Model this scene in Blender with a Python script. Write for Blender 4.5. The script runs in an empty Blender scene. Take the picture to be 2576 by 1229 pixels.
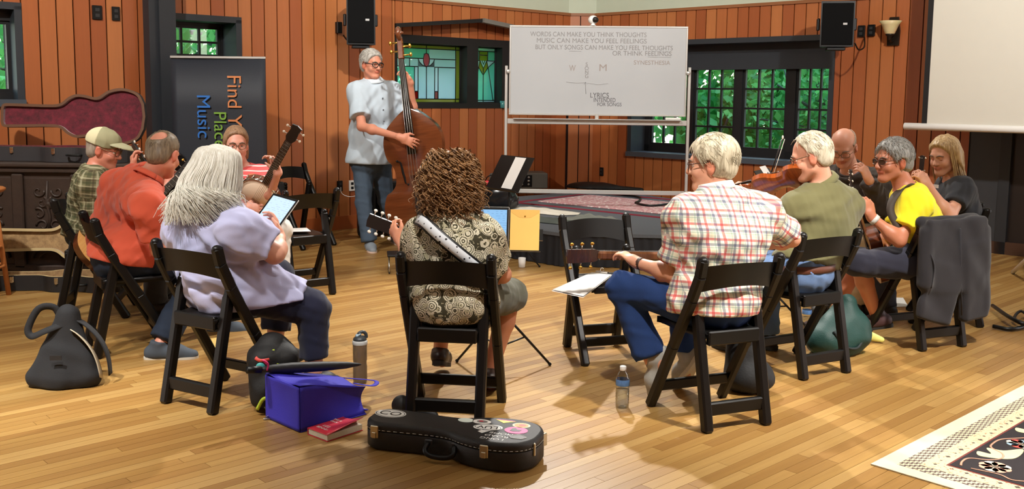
import bpy, bmesh, math, random
import numpy as np
from mathutils import Vector, Matrix, Quaternion

# ------------------------------------------------------------------ camera, world, lights, exposure
scene = bpy.context.scene
COL = scene.collection
IMG_W, IMG_H = 2576, 1229
FOC, PCX, PCY, CAM_Z = 2450.0, 1288.0, 515.0, 1.49
PITCH = math.atan((PCY - 238.0) / FOC)
ROLL = math.radians(0.65)
_f = np.array([0, math.cos(PITCH), -math.sin(PITCH)])
_r0 = np.array([1.0, 0, 0]); _u0 = np.array([0, math.sin(PITCH), math.cos(PITCH)])
_r = _r0 * math.cos(ROLL) + _u0 * math.sin(ROLL)
_u = _u0 * math.cos(ROLL) - _r0 * math.sin(ROLL)
cam_data = bpy.data.cameras.new('camera'); cam = bpy.data.objects.new('camera', cam_data); COL.objects.link(cam)
cam_data.sensor_fit = 'HORIZONTAL'; cam_data.sensor_width = 36.0
cam_data.lens = FOC / IMG_W * 36.0
cam_data.shift_x = 0.0
cam_data.shift_y = -(IMG_H / 2 - PCY) / IMG_W
cam_data.clip_start = 0.05; cam_data.clip_end = 200
cam.matrix_world = Matrix(((_r[0], _u[0], -_f[0], 0), (_r[1], _u[1], -_f[1], 0), (_r[2], _u[2], -_f[2], CAM_Z), (0, 0, 0, 1)))
scene.camera = cam

def ray(x, y): return _f * FOC + _r * (x - PCX) - _u * (y - PCY)
def at(x, y, Y):
    """world point that photo pixel (x, y) shows at world depth Y"""
    d = ray(x, y); return np.array([0, 0, CAM_Z]) + d * (Y / d[1])
def fl(x, y, z=0.0):
    d = ray(x, y); return np.array([0, 0, CAM_Z]) + d * ((z - CAM_Z) / d[2])

world = bpy.data.worlds.new('world'); scene.world = world; world.use_nodes = True
wn = world.node_tree; wn.nodes.clear()
_bg = wn.nodes.new('ShaderNodeBackground'); _wo = wn.nodes.new('ShaderNodeOutputWorld')
_sky = wn.nodes.new('ShaderNodeTexSky'); _sky.sky_type = 'PREETHAM'; _sky.turbidity = 6.0; _sky.sun_direction = (0.35, 0.6, 0.72)
wn.links.new(_sky.outputs[0], _bg.inputs[0]); wn.links.new(_bg.outputs[0], _wo.inputs[0])
_bg.inputs[1].default_value = 7.5

def spot(name, loc, target, power, size=75, blend=0.7, radius=0.12, col=(1.0, 0.83, 0.62)):
    d = bpy.data.lights.new(name, 'SPOT'); o = bpy.data.objects.new(name, d); COL.objects.link(o)
    d.energy = power; d.spot_size = math.radians(size); d.spot_blend = blend; d.shadow_soft_size = radius; d.color = col
    o.location = loc
    o.rotation_euler = (Vector(target) - Vector(loc)).to_track_quat('-Z', 'Y').to_euler()
    return o
def area(name, loc, target, power, sx, sy, col=(1.0, 0.9, 0.76)):
    d = bpy.data.lights.new(name, 'AREA'); o = bpy.data.objects.new(name, d); COL.objects.link(o)
    d.shape = 'RECTANGLE'; d.size = sx; d.size_y = sy; d.energy = power; d.color = col
    o.location = loc
    o.rotation_euler = (Vector(target) - Vector(loc)).to_track_quat('-Z', 'Y').to_euler()
    return o
WARM = (1.0, 0.96, 0.90); SOFT = (1.0, 0.98, 0.95)
# rows of ceiling spot lamps (track lighting) and two added area lights for soft fill
spot('ceiling_spot', (0.3, 8.7, 4.0), (0.0, 5.8, 0), 1150, 64, 0.6, 0.07, WARM)
spot('ceiling_spot', (-3.0, 3.0, 4.0), (-2.6, 3.9, 0), 1100, 52, 0.9, 0.07, WARM)
spot('ceiling_spot', (2.6, 3.0, 4.0), (2.1, 4.6, 0), 1300, 64, 0.9, 0.07, WARM)
spot('ceiling_spot', (0.3, 2.3, 4.0), (0.3, 5.5, 0.6), 620, 48, 0.7, 0.07, WARM)
spot('ceiling_spot', (-1.7, 2.3, 4.0), (-1.9, 5.2, 0.7), 480, 44, 0.7, 0.07, WARM)  # added spot, lifts the dark backs of the left group
spot('ceiling_spot', (-3.4, 4.4, 4.0), (-3.3, 9.0, 1.2), 720, 80, 0.8, 0.07, WARM)
spot('ceiling_spot', (-0.2, 6.4, 4.0), (0.0, 12.0, 1.4), 560, 80, 0.8, 0.07, WARM)
spot('ceiling_spot', (3.2, 5.2, 4.0), (3.2, 10.0, 1.4), 760, 85, 0.8, 0.07, WARM)
spot('ceiling_spot', (1.0, 8.4, 4.0), (2.6, 6.3, 1.0), 380, 60, 0.8, 0.07, WARM)  # added fill spot for the right group around the blonde woman
area('added_fill', (-0.3, 3.0, 4.1), (-0.3, 3.5, 0), 48, 7, 5, SOFT)  # added soft fill over the hall, stands for no fixture
area('added_fill', (0.0, 8.0, 4.1), (0.0, 8.0, 0), 40, 5, 3, SOFT)

scene.view_settings.view_transform = 'Standard'; scene.view_settings.look = 'None'
scene.view_settings.gamma = 1.0; scene.view_settings.use_curve_mapping = False
scene.view_settings.exposure = 0.0
# ------------------------------------------------------------------ materials
MATS = {}
def lin(c):
    """sRGB 0-255 -> linear"""
    return tuple(((v / 255 + 0.055) / 1.055) ** 2.4 if v > 10 else v / 255 / 12.92 for v in c)
class NT:
    def __init__(s, name):
        s.m = bpy.data.materials.new(name); s.m.use_nodes = True; s.t = s.m.node_tree; s.t.nodes.clear()
        s.out = s.n('ShaderNodeOutputMaterial'); s.b = s.n('ShaderNodeBsdfPrincipled'); s.l(s.b.outputs[0], s.out.inputs[0])
    def n(s, ty, **kw):
        x = s.t.nodes.new(ty)
        for k, v in kw.items(): setattr(x, k, v)
        return x
    def l(s, a, b): s.t.links.new(a, b)
    def val(s, inp, v):
        if hasattr(v, 'is_linked') or hasattr(v, 'links'): s.l(v, inp)
        else: inp.default_value = v
    def math(s, op, a, b=0.0, c=0.0, clamp=False):
        x = s.n('ShaderNodeMath', operation=op, use_clamp=clamp)
        s.val(x.inputs[0], a); s.val(x.inputs[1], b); s.val(x.inputs[2], c); return x.outputs[0]
    def mix(s, f, a, b, mode='MIX'):
        x = s.n('ShaderNodeMix', data_type='RGBA', blend_type=mode)
        s.val(x.inputs[0], f)
        for i, v in ((6, a), (7, b)):
            if isinstance(v, tuple): x.inputs[i].default_value = (*v[:3], 1)
            else: s.l(v, x.inputs[i])
        return x.outputs[2]
    def noise(s, vec, scale, detail=3, rough=0.5):
        x = s.n('ShaderNodeTexNoise'); x.inputs['Scale'].default_value = scale; x.inputs['Detail'].default_value = detail
        x.inputs['Roughness'].default_value = rough
        if vec is not None: s.l(vec, x.inputs['Vector'])
        return x.outputs[0]
    def vmul(s, vec, sc):
        x = s.n('ShaderNodeVectorMath', operation='MULTIPLY'); s.l(vec, x.inputs[0]); x.inputs[1].default_value = sc; return x.outputs[0]
    def vadd(s, vec, b):
        x = s.n('ShaderNodeVectorMath', operation='ADD'); s.l(vec, x.inputs[0]); s.l(b, x.inputs[1]); return x.outputs[0]
    def pos(s): return s.n('ShaderNodeNewGeometry').outputs['Position']
    def obj(s): return s.n('ShaderNodeTexCoord').outputs['Object']
    def attr(s, name):
        x = s.n('ShaderNodeAttribute'); x.attribute_name = name; return x
    def ramp(s, f, stops, interp='LINEAR'):
        x = s.n('ShaderNodeValToRGB'); x.color_ramp.interpolation = interp
        e = x.color_ramp.elements
        while len(e) < len(stops): e.new(0.5)
        for el, (p, c) in zip(e, stops): el.position = p; el.color = (*c[:3], 1)
        s.l(f, x.inputs[0]); return x.outputs[0]
    def bump(s, h, strength=0.3, dist=0.01):
        x = s.n('ShaderNodeBump'); x.inputs['Strength'].default_value = strength; x.inputs['Distance'].default_value = dist
        s.l(h, x.inputs['Height']); s.l(x.outputs[0], s.b.inputs['Normal'])
    def set(s, **kw):
        for k, v in kw.items(): s.val(s.b.inputs[k.replace('_', ' ')], v)
    def color(s, c):
        if isinstance(c, tuple): s.b.inputs['Base Color'].default_value = (*c[:3], 1)
        else: s.l(c, s.b.inputs['Base Color'])

def pm(name, rgb, rough=0.5, metal=0.0, var=0.12, vscale=8.0, bump=0.0, bscale=60.0, spec=0.5, **kw):
    """plain procedural material: colour with a noise variation and optional fine relief"""
    if name in MATS: return MATS[name]
    t = NT(name); c = lin(rgb); v = t.obj()
    n = t.noise(v, vscale, 3)
    t.color(t.mix(n, tuple(x * (1 - var) for x in c), tuple(min(1, x * (1 + var)) for x in c)))
    t.set(Roughness=rough, Metallic=metal)
    t.b.inputs['Specular IOR Level'].default_value = spec
    if bump: t.bump(t.noise(v, bscale, 2), bump, 0.004)
    for k, x in kw.items(): t.b.inputs[k.replace('_', ' ')].default_value = x
    MATS[name] = t.m; return t.m
def emis(name, rgb, strength):
    if name in MATS: return MATS[name]
    t = NT(name); c = lin(rgb); t.color(c); t.b.inputs['Emission Color'].default_value = (*c, 1); t.b.inputs['Emission Strength'].default_value = strength
    MATS[name] = t.m; return t.m

# ------------------------------------------------------------------ mesh helpers
def V(*a): return np.array(a, float)
def unit(v):
    v = np.array(v, float); return v / (np.linalg.norm(v) + 1e-12)
def rotz(a): c, s = math.cos(a), math.sin(a); return np.array([[c, -s, 0], [s, c, 0], [0, 0, 1.0]])
def frame(x, z):
    """3x3 with columns x, y, z from x dir and approximate z dir"""
    x = unit(x); y = unit(np.cross(z, x)); z = np.cross(x, y); return np.column_stack([x, y, z])
class MB:
    """collects shapes and links them as ONE mesh object"""
    def __init__(s): s.v = []; s.f = []; s.sm = []; s.mi = []
    def add(s, verts, faces, smooth=False, mi=0):
        o = len(s.v); s.v += [tuple(map(float, p)) for p in verts]; s.f += [tuple(o + i for i in f) for f in faces]
        s.sm += [smooth] * len(faces); s.mi += [mi] * len(faces); return s
    def box(s, c, size, R=None, bev=0.0, mi=0):
        hx, hy, hz = [x / 2 for x in size]
        if bev <= 0:
            P = [(-hx, -hy, -hz), (hx, -hy, -hz), (hx, hy, -hz), (-hx, hy, -hz), (-hx, -hy, hz), (hx, -hy, hz), (hx, hy, hz), (-hx, hy, hz)]
            Fs = [(0, 3, 2, 1), (4, 5, 6, 7), (0, 1, 5, 4), (1, 2, 6, 5), (2, 3, 7, 6), (3, 0, 4, 7)]
        else:
            b = min(bev, hx * .9, hy * .9, hz * .9); P = []; Fs = []
            idx = {}
            for sx in (-1, 1):
                for sy in (-1, 1):
                    for sz in (-1, 1):
                        for ax in range(3):
                            q = [sx * (hx - b), sy * (hy - b), sz * (hz - b)]; q[ax] = (sx * hx, sy * hy, sz * hz)[ax]
                            idx[(sx, sy, sz, ax)] = len(P); P.append(tuple(q))
            for ax in range(3):
                a1, a2 = [(1, 2), (2, 0), (0, 1)][ax]
                for sg in (-1, 1):
                    q = []
                    for p1, p2 in ((-1, -1), (1, -1), (1, 1), (-1, 1)):
                        k = [0, 0, 0]; k[ax] = sg; k[a1] = p1; k[a2] = p2; q.append(idx[(*k, ax)])
                    Fs.append(tuple(q if sg > 0 else q[::-1]))
            for ax in range(3):
                a1, a2 = [(1, 2), (2, 0), (0, 1)][ax]
                for p1 in (-1, 1):
                    for p2 in (-1, 1):
                        k0 = [0, 0, 0]; k0[a1] = p1; k0[a2] = p2; k1 = list(k0); k0[ax] = -1; k1[ax] = 1
                        q = [idx[(*k0, a1)], idx[(*k0, a2)], idx[(*k1, a2)], idx[(*k1, a1)]]
                        Fs.append(tuple(q if p1 * p2 < 0 else q[::-1]))
            for sx in (-1, 1):
                for sy in (-1, 1):
                    for sz in (-1, 1):
                        q = [idx[(sx, sy, sz, a)] for a in range(3)]
                        Fs.append(tuple(q if sx * sy * sz > 0 else q[::-1]))
        c = np.array(c, float)
        P = [c + (R @ np.array(p) if R is not None else np.array(p)) for p in P]
        return s.add(P, Fs, False, mi)
    def bar(s, a, b, w, d, up=(0, 0, 1), bev=0.0, mi=0):
        """rectangular bar from a to b, w across (perp. to up), d along up"""
        a = np.array(a, float); b = np.array(b, float); x = unit(b - a)
        if abs(x @ unit(up)) > .99: up = (0, 1, 0)
        R = frame(x, up)
        return s.box((a + b) / 2, (np.linalg.norm(b - a), w, d), R, bev, mi)
    def tube(s, path, r, n=8, cap=True, mi=0, closed=False, flat=1.0, fdir=None):
        P = [np.array(p, float) for p in path]; m = len(P)
        rr = [r] * m if np.isscalar(r) else list(r)
        T = [unit((P[(i + 1) % m] - P[i - 1]) if closed else (P[min(i + 1, m - 1)] - P[max(i - 1, 0)])) for i in range(m)]
        ref = np.array([0, 0, 1.0]) if fdir is None else np.array(fdir, float)
        if abs(T[0] @ unit(ref)) > .95: ref = np.array([0.3, 1.0, 0.1])
        nrm = unit(ref - T[0] * (ref @ T[0])); vs = []
        for i in range(m):
            nrm = unit(nrm - T[i] * (nrm @ T[i])); bi = np.cross(T[i], nrm)
            for k in range(n):
                a = 2 * math.pi * k / n; vs.append(P[i] + rr[i] * (math.cos(a) * nrm * flat + math.sin(a) * bi))
        fs = []
        for i in range(m if closed else m - 1):
            j = (i + 1) % m
            for k in range(n): fs.append((i * n + k, i * n + (k + 1) % n, j * n + (k + 1) % n, j * n + k))
        if cap and not closed: fs += [tuple(range(n))[::-1], tuple((m - 1) * n + k for k in range(n))]
        return s.add(vs, fs, True, mi)
    def lathe(s, prof, c=(0, 0, 0), R=None, n=20, mi=0, smooth=True, cap=True):
        """prof: list of (radius, height)"""
        c = np.array(c, float); vs = []; m = len(prof)
        for (r, h) in prof:
            for k in range(n):
                a = 2 * math.pi * k / n; p = np.array([r * math.cos(a), r * math.sin(a), h]); vs.append(c + (R @ p if R is not None else p))
        fs = []
        for i in range(m - 1):
            for k in range(n): fs.append((i * n + k, i * n + (k + 1) % n, (i + 1) * n + (k + 1) % n, (i + 1) * n + k))
        if cap: fs += [tuple(range(n))[::-1], tuple((m - 1) * n + k for k in range(n))]
        return s.add(vs, fs, smooth, mi)
    def prism(s, outline, z0, z1, c=(0, 0, 0), R=None, mi=0, smooth=False, ins=0.0):
        """outline of (x, y) counter-clockwise, extruded z0..z1"""
        c = np.array(c, float); n = len(outline); T = lambda p: c + (R @ np.array(p, float) if R is not None else np.array(p, float))
        vs = [T((x, y, z0)) for x, y in outline] + [T((x, y, z1)) for x, y in outline]
        s.add(vs, [(i, (i + 1) % n, n + (i + 1) % n, n + i) for i in range(n)], smooth, mi)
        s.add(vs, [tuple(range(n))[::-1], tuple(range(n, 2 * n))], False, mi); return s
    def ball(s, c, r, n=12, m=8, R=None, mi=0):
        r = (r, r, r) if np.isscalar(r) else r; c = np.array(c, float); vs = []; fs = []
        for i in range(m + 1):
            th = math.pi * i / m
            for k in range(n):
                a = 2 * math.pi * k / n; p = np.array([r[0] * math.sin(th) * math.cos(a), r[1] * math.sin(th) * math.sin(a), -r[2] * math.cos(th)])
                vs.append(c + (R @ p if R is not None else p))
        for i in range(m):
            for k in range(n): fs.append((i * n + k, i * n + (k + 1) % n, (i + 1) * n + (k + 1) % n, (i + 1) * n + k))
        return s.add(vs, fs, True, mi)
    def grid(s, fn, nu, nv, mi=0, thick=0.0, smooth=True):
        """surface fn(u, v) for u, v in 0..1, optionally a closed sheet of the given thickness"""
        P = np.array([[fn(i / nu, j / nv) for j in range(nv + 1)] for i in range(nu + 1)], float)
        q = [(i * (nv + 1) + j, (i + 1) * (nv + 1) + j, (i + 1) * (nv + 1) + j + 1, i * (nv + 1) + j + 1) for i in range(nu) for j in range(nv)]
        if thick <= 0: return s.add(P.reshape(-1, 3), q, smooth, mi)
        du = np.gradient(P, axis=0); dv = np.gradient(P, axis=1); N = np.cross(du, dv); N /= np.linalg.norm(N, axis=2, keepdims=True) + 1e-9
        B = P - N * thick; n = (nu + 1) * (nv + 1)
        vs = np.concatenate([P.reshape(-1, 3), B.reshape(-1, 3)]); fs = list(q) + [tuple(n + i for i in f)[::-1] for f in q]
        e = [i * (nv + 1) for i in range(nu + 1)] + [nu * (nv + 1) + j for j in range(1, nv + 1)] + [i * (nv + 1) + nv for i in range(nu - 1, -1, -1)] + [j for j in range(nv - 1, 0, -1)]
        for a, b in zip(e, e[1:] + e[:1]): fs.append((b, a, n + a, n + b))
        return s.add(vs, fs, smooth, mi)
    def mesh(s, name):
        me = bpy.data.meshes.new(name); me.from_pydata(s.v, [], s.f)
        me.polygons.foreach_set('use_smooth', s.sm); me.polygons.foreach_set('material_index', s.mi); me.update(); return me
    def build(s, name, mats, parent=None, loc=None, rot=None, label=None):
        return mkobj(name, s.mesh(name), mats, parent, loc, rot, label)
def mkobj(name, me, mats, parent=None, loc=None, rot=None, label=None):
    o = bpy.data.objects.new(name, me); COL.objects.link(o)
    if mats is not None and len(me.materials) == 0:
        for m in (mats if isinstance(mats, (list, tuple)) else [mats]): me.materials.append(m)
    if parent is not None: o.parent = parent
    if loc is not None: o.location = tuple(loc)
    if rot is not None: o.rotation_euler = rot
    if label: o['label'] = label
    return o
def tag(o, label, cat, group=None, kind=None):
    if label: o['label'] = label
    if cat: o['category'] = cat
    if group: o['group'] = group
    if kind: o['kind'] = kind
    return o
def empty(name, loc=(0, 0, 0), rz=0.0, label=None, cat=None, group=None, kind=None):
    o = bpy.data.objects.new(name, None); COL.objects.link(o); o.empty_display_size = 0.1
    o.location = tuple(map(float, loc)); o.rotation_euler = (0, 0, rz); return tag(o, label, cat, group, kind)
def empty_m(name, loc, R, label=None, cat=None, group=None, kind=None):
    o = bpy.data.objects.new(name, None); COL.objects.link(o); o.empty_display_size = 0.1
    M = Matrix.Identity(4)
    for i in range(3):
        for j in range(3): M[i][j] = float(R[i][j])
        M[i][3] = float(loc[i])
    o.matrix_world = M; return tag(o, label, cat, group, kind)
def copy_tree(o, parent=None):
    c = o.copy(); COL.objects.link(c)
    if parent is not None: c.parent = parent
    for ch in list(o.children): copy_tree(ch, c)
    return c
def catmull(pts, n=8, closed=False):
    P = [np.array(p, float) for p in pts]; m = len(P); out = []
    for i in range(m if closed else m - 1):
        p0 = P[(i - 1) % m] if (closed or i > 0) else 2 * P[0] - P[1]
        p1 = P[i]; p2 = P[(i + 1) % m]
        p3 = P[(i + 2) % m] if (closed or i + 2 < m) else 2 * P[-1] - P[-2]
        for k in range(n):
            t = k / n
            out.append(.5 * ((2 * p1) + (p2 - p0) * t + (2 * p0 - 5 * p1 + 4 * p2 - p3) * t * t + (3 * p1 - p0 - 3 * p2 + p3) * t ** 3))
    if not closed: out.append(P[-1])
    return out
def text(body, size, mat, parent, loc, R, name='lettering', ext=0.0003, sx=1.0, align='CENTER', label=None):
    cu = bpy.data.curves.new(name, 'FONT'); cu.body = body; cu.size = size; cu.extrude = ext; cu.align_x = align; cu.align_y = 'CENTER'
    tmp = bpy.data.objects.new('tmp', cu); COL.objects.link(tmp)
    dg = bpy.context.evaluated_depsgraph_get(); me = bpy.data.meshes.new_from_object(tmp.evaluated_get(dg)); bpy.data.objects.remove(tmp)
    me.name = name
    if sx != 1.0:
        for v in me.vertices: v.co.x *= sx
    me.materials.clear()
    o = mkobj(name, me, mat, parent, label=label)
    M = Matrix.Identity(4)
    for i in range(3):
        for j in range(3): M[i][j] = float(R[i][j])
        M[i][3] = float(loc[i])
    o.matrix_local = M; return o

# ------------------------------------------------------------------ smooth solids (signed distance grid -> one continuous mesh)
class Field:
    BIG = 0.05
    def __init__(s, lo, hi, h):
        s.h = h; s.lo = np.array(lo, float) - 4 * h; n = np.ceil((np.array(hi) + 4 * h - s.lo) / h).astype(int) + 1
        s.n = n; s.D = np.full(tuple(n), s.BIG, np.float32); s.L = np.zeros(tuple(n), np.int8)
    def sub(s, lo, hi):
        a = np.clip(np.floor((np.array(lo) - s.lo) / s.h).astype(int), 0, s.n - 1); b = np.clip(np.ceil((np.array(hi) - s.lo) / s.h).astype(int) + 1, 1, s.n)
        if np.any(b <= a): return None, None
        ax = [(s.lo[i] + s.h * np.arange(a[i], b[i])).astype(np.float32) for i in range(3)]
        return tuple(slice(a[i], b[i]) for i in range(3)), (ax[0][:, None, None], ax[1][None, :, None], ax[2][None, None, :])
    def put(s, sl, d, k, lab):
        cur = s.D[sl]
        if k > 0:
            hh = np.clip(.5 + .5 * (cur - d) / k, 0, 1); new = cur + (d - cur) * hh - k * hh * (1 - hh)
        else: new = np.minimum(cur, d)
        s.L[sl] = np.where(d < cur, lab, s.L[sl]); s.D[sl] = new
    def cut(s, sl, d, k=0.0, lab=None):
        cur = s.D[sl]; d = -d
        if k > 0:
            hh = np.clip(.5 - .5 * (cur - d) / k, 0, 1); new = cur + (d - cur) * hh + k * hh * (1 - hh)
        else: new = np.maximum(cur, d)
        if lab is not None: s.L[sl] = np.where(d > cur, lab, s.L[sl])
        s.D[sl] = new
    def _cone(s, P, a, b, ra, rb, sx, side, fa, fb):
        X, Y, Z = P; a = np.array(a, float); ab = np.array(b, float) - a; L = max(np.linalg.norm(ab), 1e-6)
        qx, qy, qz = X - a[0], Y - a[1], Z - a[2]
        t = (qx * ab[0] + qy * ab[1] + qz * ab[2]) / (L * L); tc = np.clip(t, 0, 1)
        rx, ry, rz = qx - tc * ab[0], qy - tc * ab[1], qz - tc * ab[2]; r2 = rx * rx + ry * ry + rz * rz
        if sx != 1.0:
            e = np.array(side, float); e = unit(e - ab * (e @ ab) / (L * L)); rs = rx * e[0] + ry * e[1] + rz * e[2]; r2 = r2 - rs * rs * (1 - 1 / (sx * sx))
        d = np.sqrt(np.maximum(r2, 0)) - (ra + (rb - ra) * tc)
        if fb: d = np.maximum(d, (t - 1) * L)
        if fa: d = np.maximum(d, -t * L)
        return d
    def cone(s, a, b, ra, rb, k=0.03, lab=0, sx=1.0, side=(1, 0, 0), fa=False, fb=False, neg=False):
        a = np.array(a, float); b = np.array(b, float); m = max(ra, rb) * max(sx, 1) + s.BIG + k
        sl, P = s.sub(np.minimum(a, b) - m, np.maximum(a, b) + m)
        if sl is None: return s
        d = s._cone(P, a, b, ra, rb, sx, side, fa, fb).astype(np.float32)
        (s.cut(sl, d, k, lab if neg == 2 else None) if neg else s.put(sl, d, k, lab)); return s
    def ell(s, c, r, R=None, k=0.03, lab=0, neg=False):
        c = np.array(c, float); r = np.array([r] * 3 if np.isscalar(r) else r, float); m = r.max() + s.BIG + k
        sl, (X, Y, Z) = s.sub(c - m, c + m)
        if sl is None: return s
        q = [X - c[0], Y - c[1], Z - c[2]]
        if R is not None: q = [R[0][i] * q[0] + R[1][i] * q[1] + R[2][i] * q[2] for i in range(3)]
        k0 = np.sqrt((q[0] / r[0]) ** 2 + (q[1] / r[1]) ** 2 + (q[2] / r[2]) ** 2); k1 = np.sqrt((q[0] / r[0] ** 2) ** 2 + (q[1] / r[1] ** 2) ** 2 + (q[2] / r[2] ** 2) ** 2)
        d = (k0 * (k0 - 1) / (k1 + 1e-6)).astype(np.float32)
        (s.cut(sl, d, k, lab if neg == 2 else None) if neg else s.put(sl, d, k, lab)); return s
    def boxr(s, c, half, R=None, rad=0.01, k=0.0, lab=0, neg=False):
        c = np.array(c, float); half = np.array(half, float); m = np.linalg.norm(half) + s.BIG + k
        sl, (X, Y, Z) = s.sub(c - m, c + m); q = [X - c[0], Y - c[1], Z - c[2]]
        if R is not None: q = [R[0][i] * q[0] + R[1][i] * q[1] + R[2][i] * q[2] for i in range(3)]
        q = [np.abs(q[i]) - half[i] + rad for i in range(3)]
        d = np.sqrt(np.maximum(q[0], 0) ** 2 + np.maximum(q[1], 0) ** 2 + np.maximum(q[2], 0) ** 2) + np.minimum(np.maximum(np.maximum(q[0], q[1]), q[2]), 0) - rad
        (s.cut(sl, d.astype(np.float32), k) if neg else s.put(sl, d.astype(np.float32), k, lab)); return s
    def half(s, p, n, k=0.0):
        """remove everything on the side n of the plane through p"""
        sl, (X, Y, Z) = s.sub(s.lo, s.lo + s.n * s.h); n = unit(n)
        s.cut(sl, -((X - p[0]) * n[0] + (Y - p[1]) * n[1] + (Z - p[2]) * n[2]).astype(np.float32), k); return s
    def disp(s, amp, freq, seed=0, stretch=(1, 1, 1), R=None):
        """fold-like relief: warped sines"""
        rs = np.random.RandomState(seed); sl, (X, Y, Z) = s.sub(s.lo, s.lo + s.n * s.h)
        g = [X, Y, Z]
        if R is not None: g = [R[0][i] * X + R[1][i] * Y + R[2][i] * Z for i in range(3)]
        g = [g[i] * stretch[i] for i in range(3)]; acc = 0
        for o in range(3):
            a = rs.normal(size=3); a /= np.linalg.norm(a); b = rs.normal(size=3); b /= np.linalg.norm(b); f = freq * (1.0, 1.7, 2.6)[o]
            w = np.sin(f * .7 * (b[0] * g[0] + b[1] * g[1] + b[2] * g[2]) + rs.uniform(0, 6))
            acc = acc + np.sin(f * (a[0] * g[0] + a[1] * g[1] + a[2] * g[2]) + 1.6 * w + rs.uniform(0, 6)) * (1, .6, .4)[o]
        s.D += (amp * acc).astype(np.float32); return s
    def extract(s):
        D = s.D; S = D < 0; h = s.h
        c = S[:-1, :-1, :-1].astype(np.int8)
        cnt = sum(S[i:i + D.shape[0] - 1, j:j + D.shape[1] - 1, k:k + D.shape[2] - 1].astype(np.int8) for i in (0, 1) for j in (0, 1) for k in (0, 1))
        act = (cnt > 0) & (cnt < 8); I = np.argwhere(act)
        if len(I) == 0: return np.zeros((0, 3)), np.zeros((0, 4), int), np.zeros(0, int)
        ids = np.full(act.shape, -1, np.int32); ids[act] = np.arange(len(I))
        cv = np.stack([D[I[:, 0] + i, I[:, 1] + j, I[:, 2] + k] for i in (0, 1) for j in (0, 1) for k in (0, 1)], 1)
        off = np.array([(i, j, k) for i in (0, 1) for j in (0, 1) for k in (0, 1)], float)
        acc = np.zeros((len(I), 3)); nn = np.zeros(len(I))
        for a in range(8):
            for ax, b in ((0, a + 4), (1, a + 2), (2, a + 1)):
                if off[a][ax] == 1: continue
                m = (cv[:, a] < 0) != (cv[:, b] < 0); va = cv[m, a]; vb = cv[m, b]; t = va / (va - vb)
                acc[m] += off[a] + t[:, None] * (off[b] - off[a]); nn[m] += 1
        v = s.lo + h * (I + acc / nn[:, None]); lab = s.L[I[:, 0], I[:, 1], I[:, 2]]; quads = []
        for ax in range(3):
            o1, o2 = [(1, 2), (2, 0), (0, 1)][ax]
            sl0 = [slice(1, -1)] * 3; sl1 = [slice(1, -1)] * 3; sl0[ax] = slice(0, -1); sl1[ax] = slice(1, None)
            s0 = S[tuple(sl0)]; s1 = S[tuple(sl1)]; E = np.argwhere(s0 != s1)
            if len(E) == 0: continue
            base = E.copy()
            for o in range(3):
                if o != ax: base[:, o] += 1
            sgn = s0[E[:, 0], E[:, 1], E[:, 2]]; q = []
            for d1, d2 in ((-1, -1), (0, -1), (0, 0), (-1, 0)):
                p = base.copy(); p[:, o1] += d1; p[:, o2] += d2; q.append(ids[p[:, 0], p[:, 1], p[:, 2]])
            q = np.stack(q, 1); q[~sgn] = q[~sgn][:, ::-1]; quads.append(q)
        return v, np.concatenate(quads), lab
def smooth_verts(v, q, it=1, lam=0.5):
    for _ in range(it):
        acc = np.zeros_like(v); n = np.zeros(len(v))
        for i in range(4):
            a, b = q[:, i], q[:, (i + 1) % 4]
            for ax in range(3): acc[:, ax] += np.bincount(a, v[b, ax], len(v)) + np.bincount(b, v[a, ax], len(v))
            n += np.bincount(a, minlength=len(v)) + np.bincount(b, minlength=len(v))
        v = v * (1 - lam) + lam * acc / np.maximum(n, 1)[:, None]
    return v
def quad_mesh(name, v, q, cols=None, uvp=None, mi=None):
    me = bpy.data.meshes.new(name); me.vertices.add(len(v)); me.vertices.foreach_set('co', np.ascontiguousarray(v, np.float32).ravel())
    me.loops.add(len(q) * 4); me.loops.foreach_set('vertex_index', np.ascontiguousarray(q, np.int32).ravel())
    me.polygons.add(len(q)); me.polygons.foreach_set('loop_start', np.arange(0, len(q) * 4, 4, dtype=np.int32))
    me.polygons.foreach_set('use_smooth', np.ones(len(q), bool))
    if mi is not None: me.polygons.foreach_set('material_index', np.ascontiguousarray(mi, np.int32))
    me.update(calc_edges=True)
    if cols is not None:
        at_ = me.attributes.new('col', 'FLOAT_COLOR', 'POINT'); at_.data.foreach_set('color', np.ascontiguousarray(cols, np.float32).ravel())
    if uvp is not None:
        at_ = me.attributes.new('uvp', 'FLOAT_VECTOR', 'POINT'); at_.data.foreach_set('vector', np.ascontiguousarray(uvp, np.float32).ravel())
    return me
def solid(name, F, mats, parent=None, base=(0, 0, 0), smooth=1, pal=None, uvf=None, label=None, labmat=False):
    """mesh object from a Field; pal maps label -> colour attribute, uvf(v, lab) -> pattern coordinates"""
    v, q, lab = F.extract()
    if smooth: v = smooth_verts(v, q, smooth)
    cols = None if pal is None else np.array([(*pal[min(l, len(pal) - 1)], 1) for l in range(max(int(lab.max()) + 1, 1))], np.float32)[lab] if len(v) else None
    uvp = None if uvf is None else uvf(v, lab)
    mi = lab[q[:, 0]] if labmat else None
    return mkobj(name, quad_mesh(name, v - np.array(base, float), q, cols, uvp, mi), mats, parent, label=label)
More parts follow.
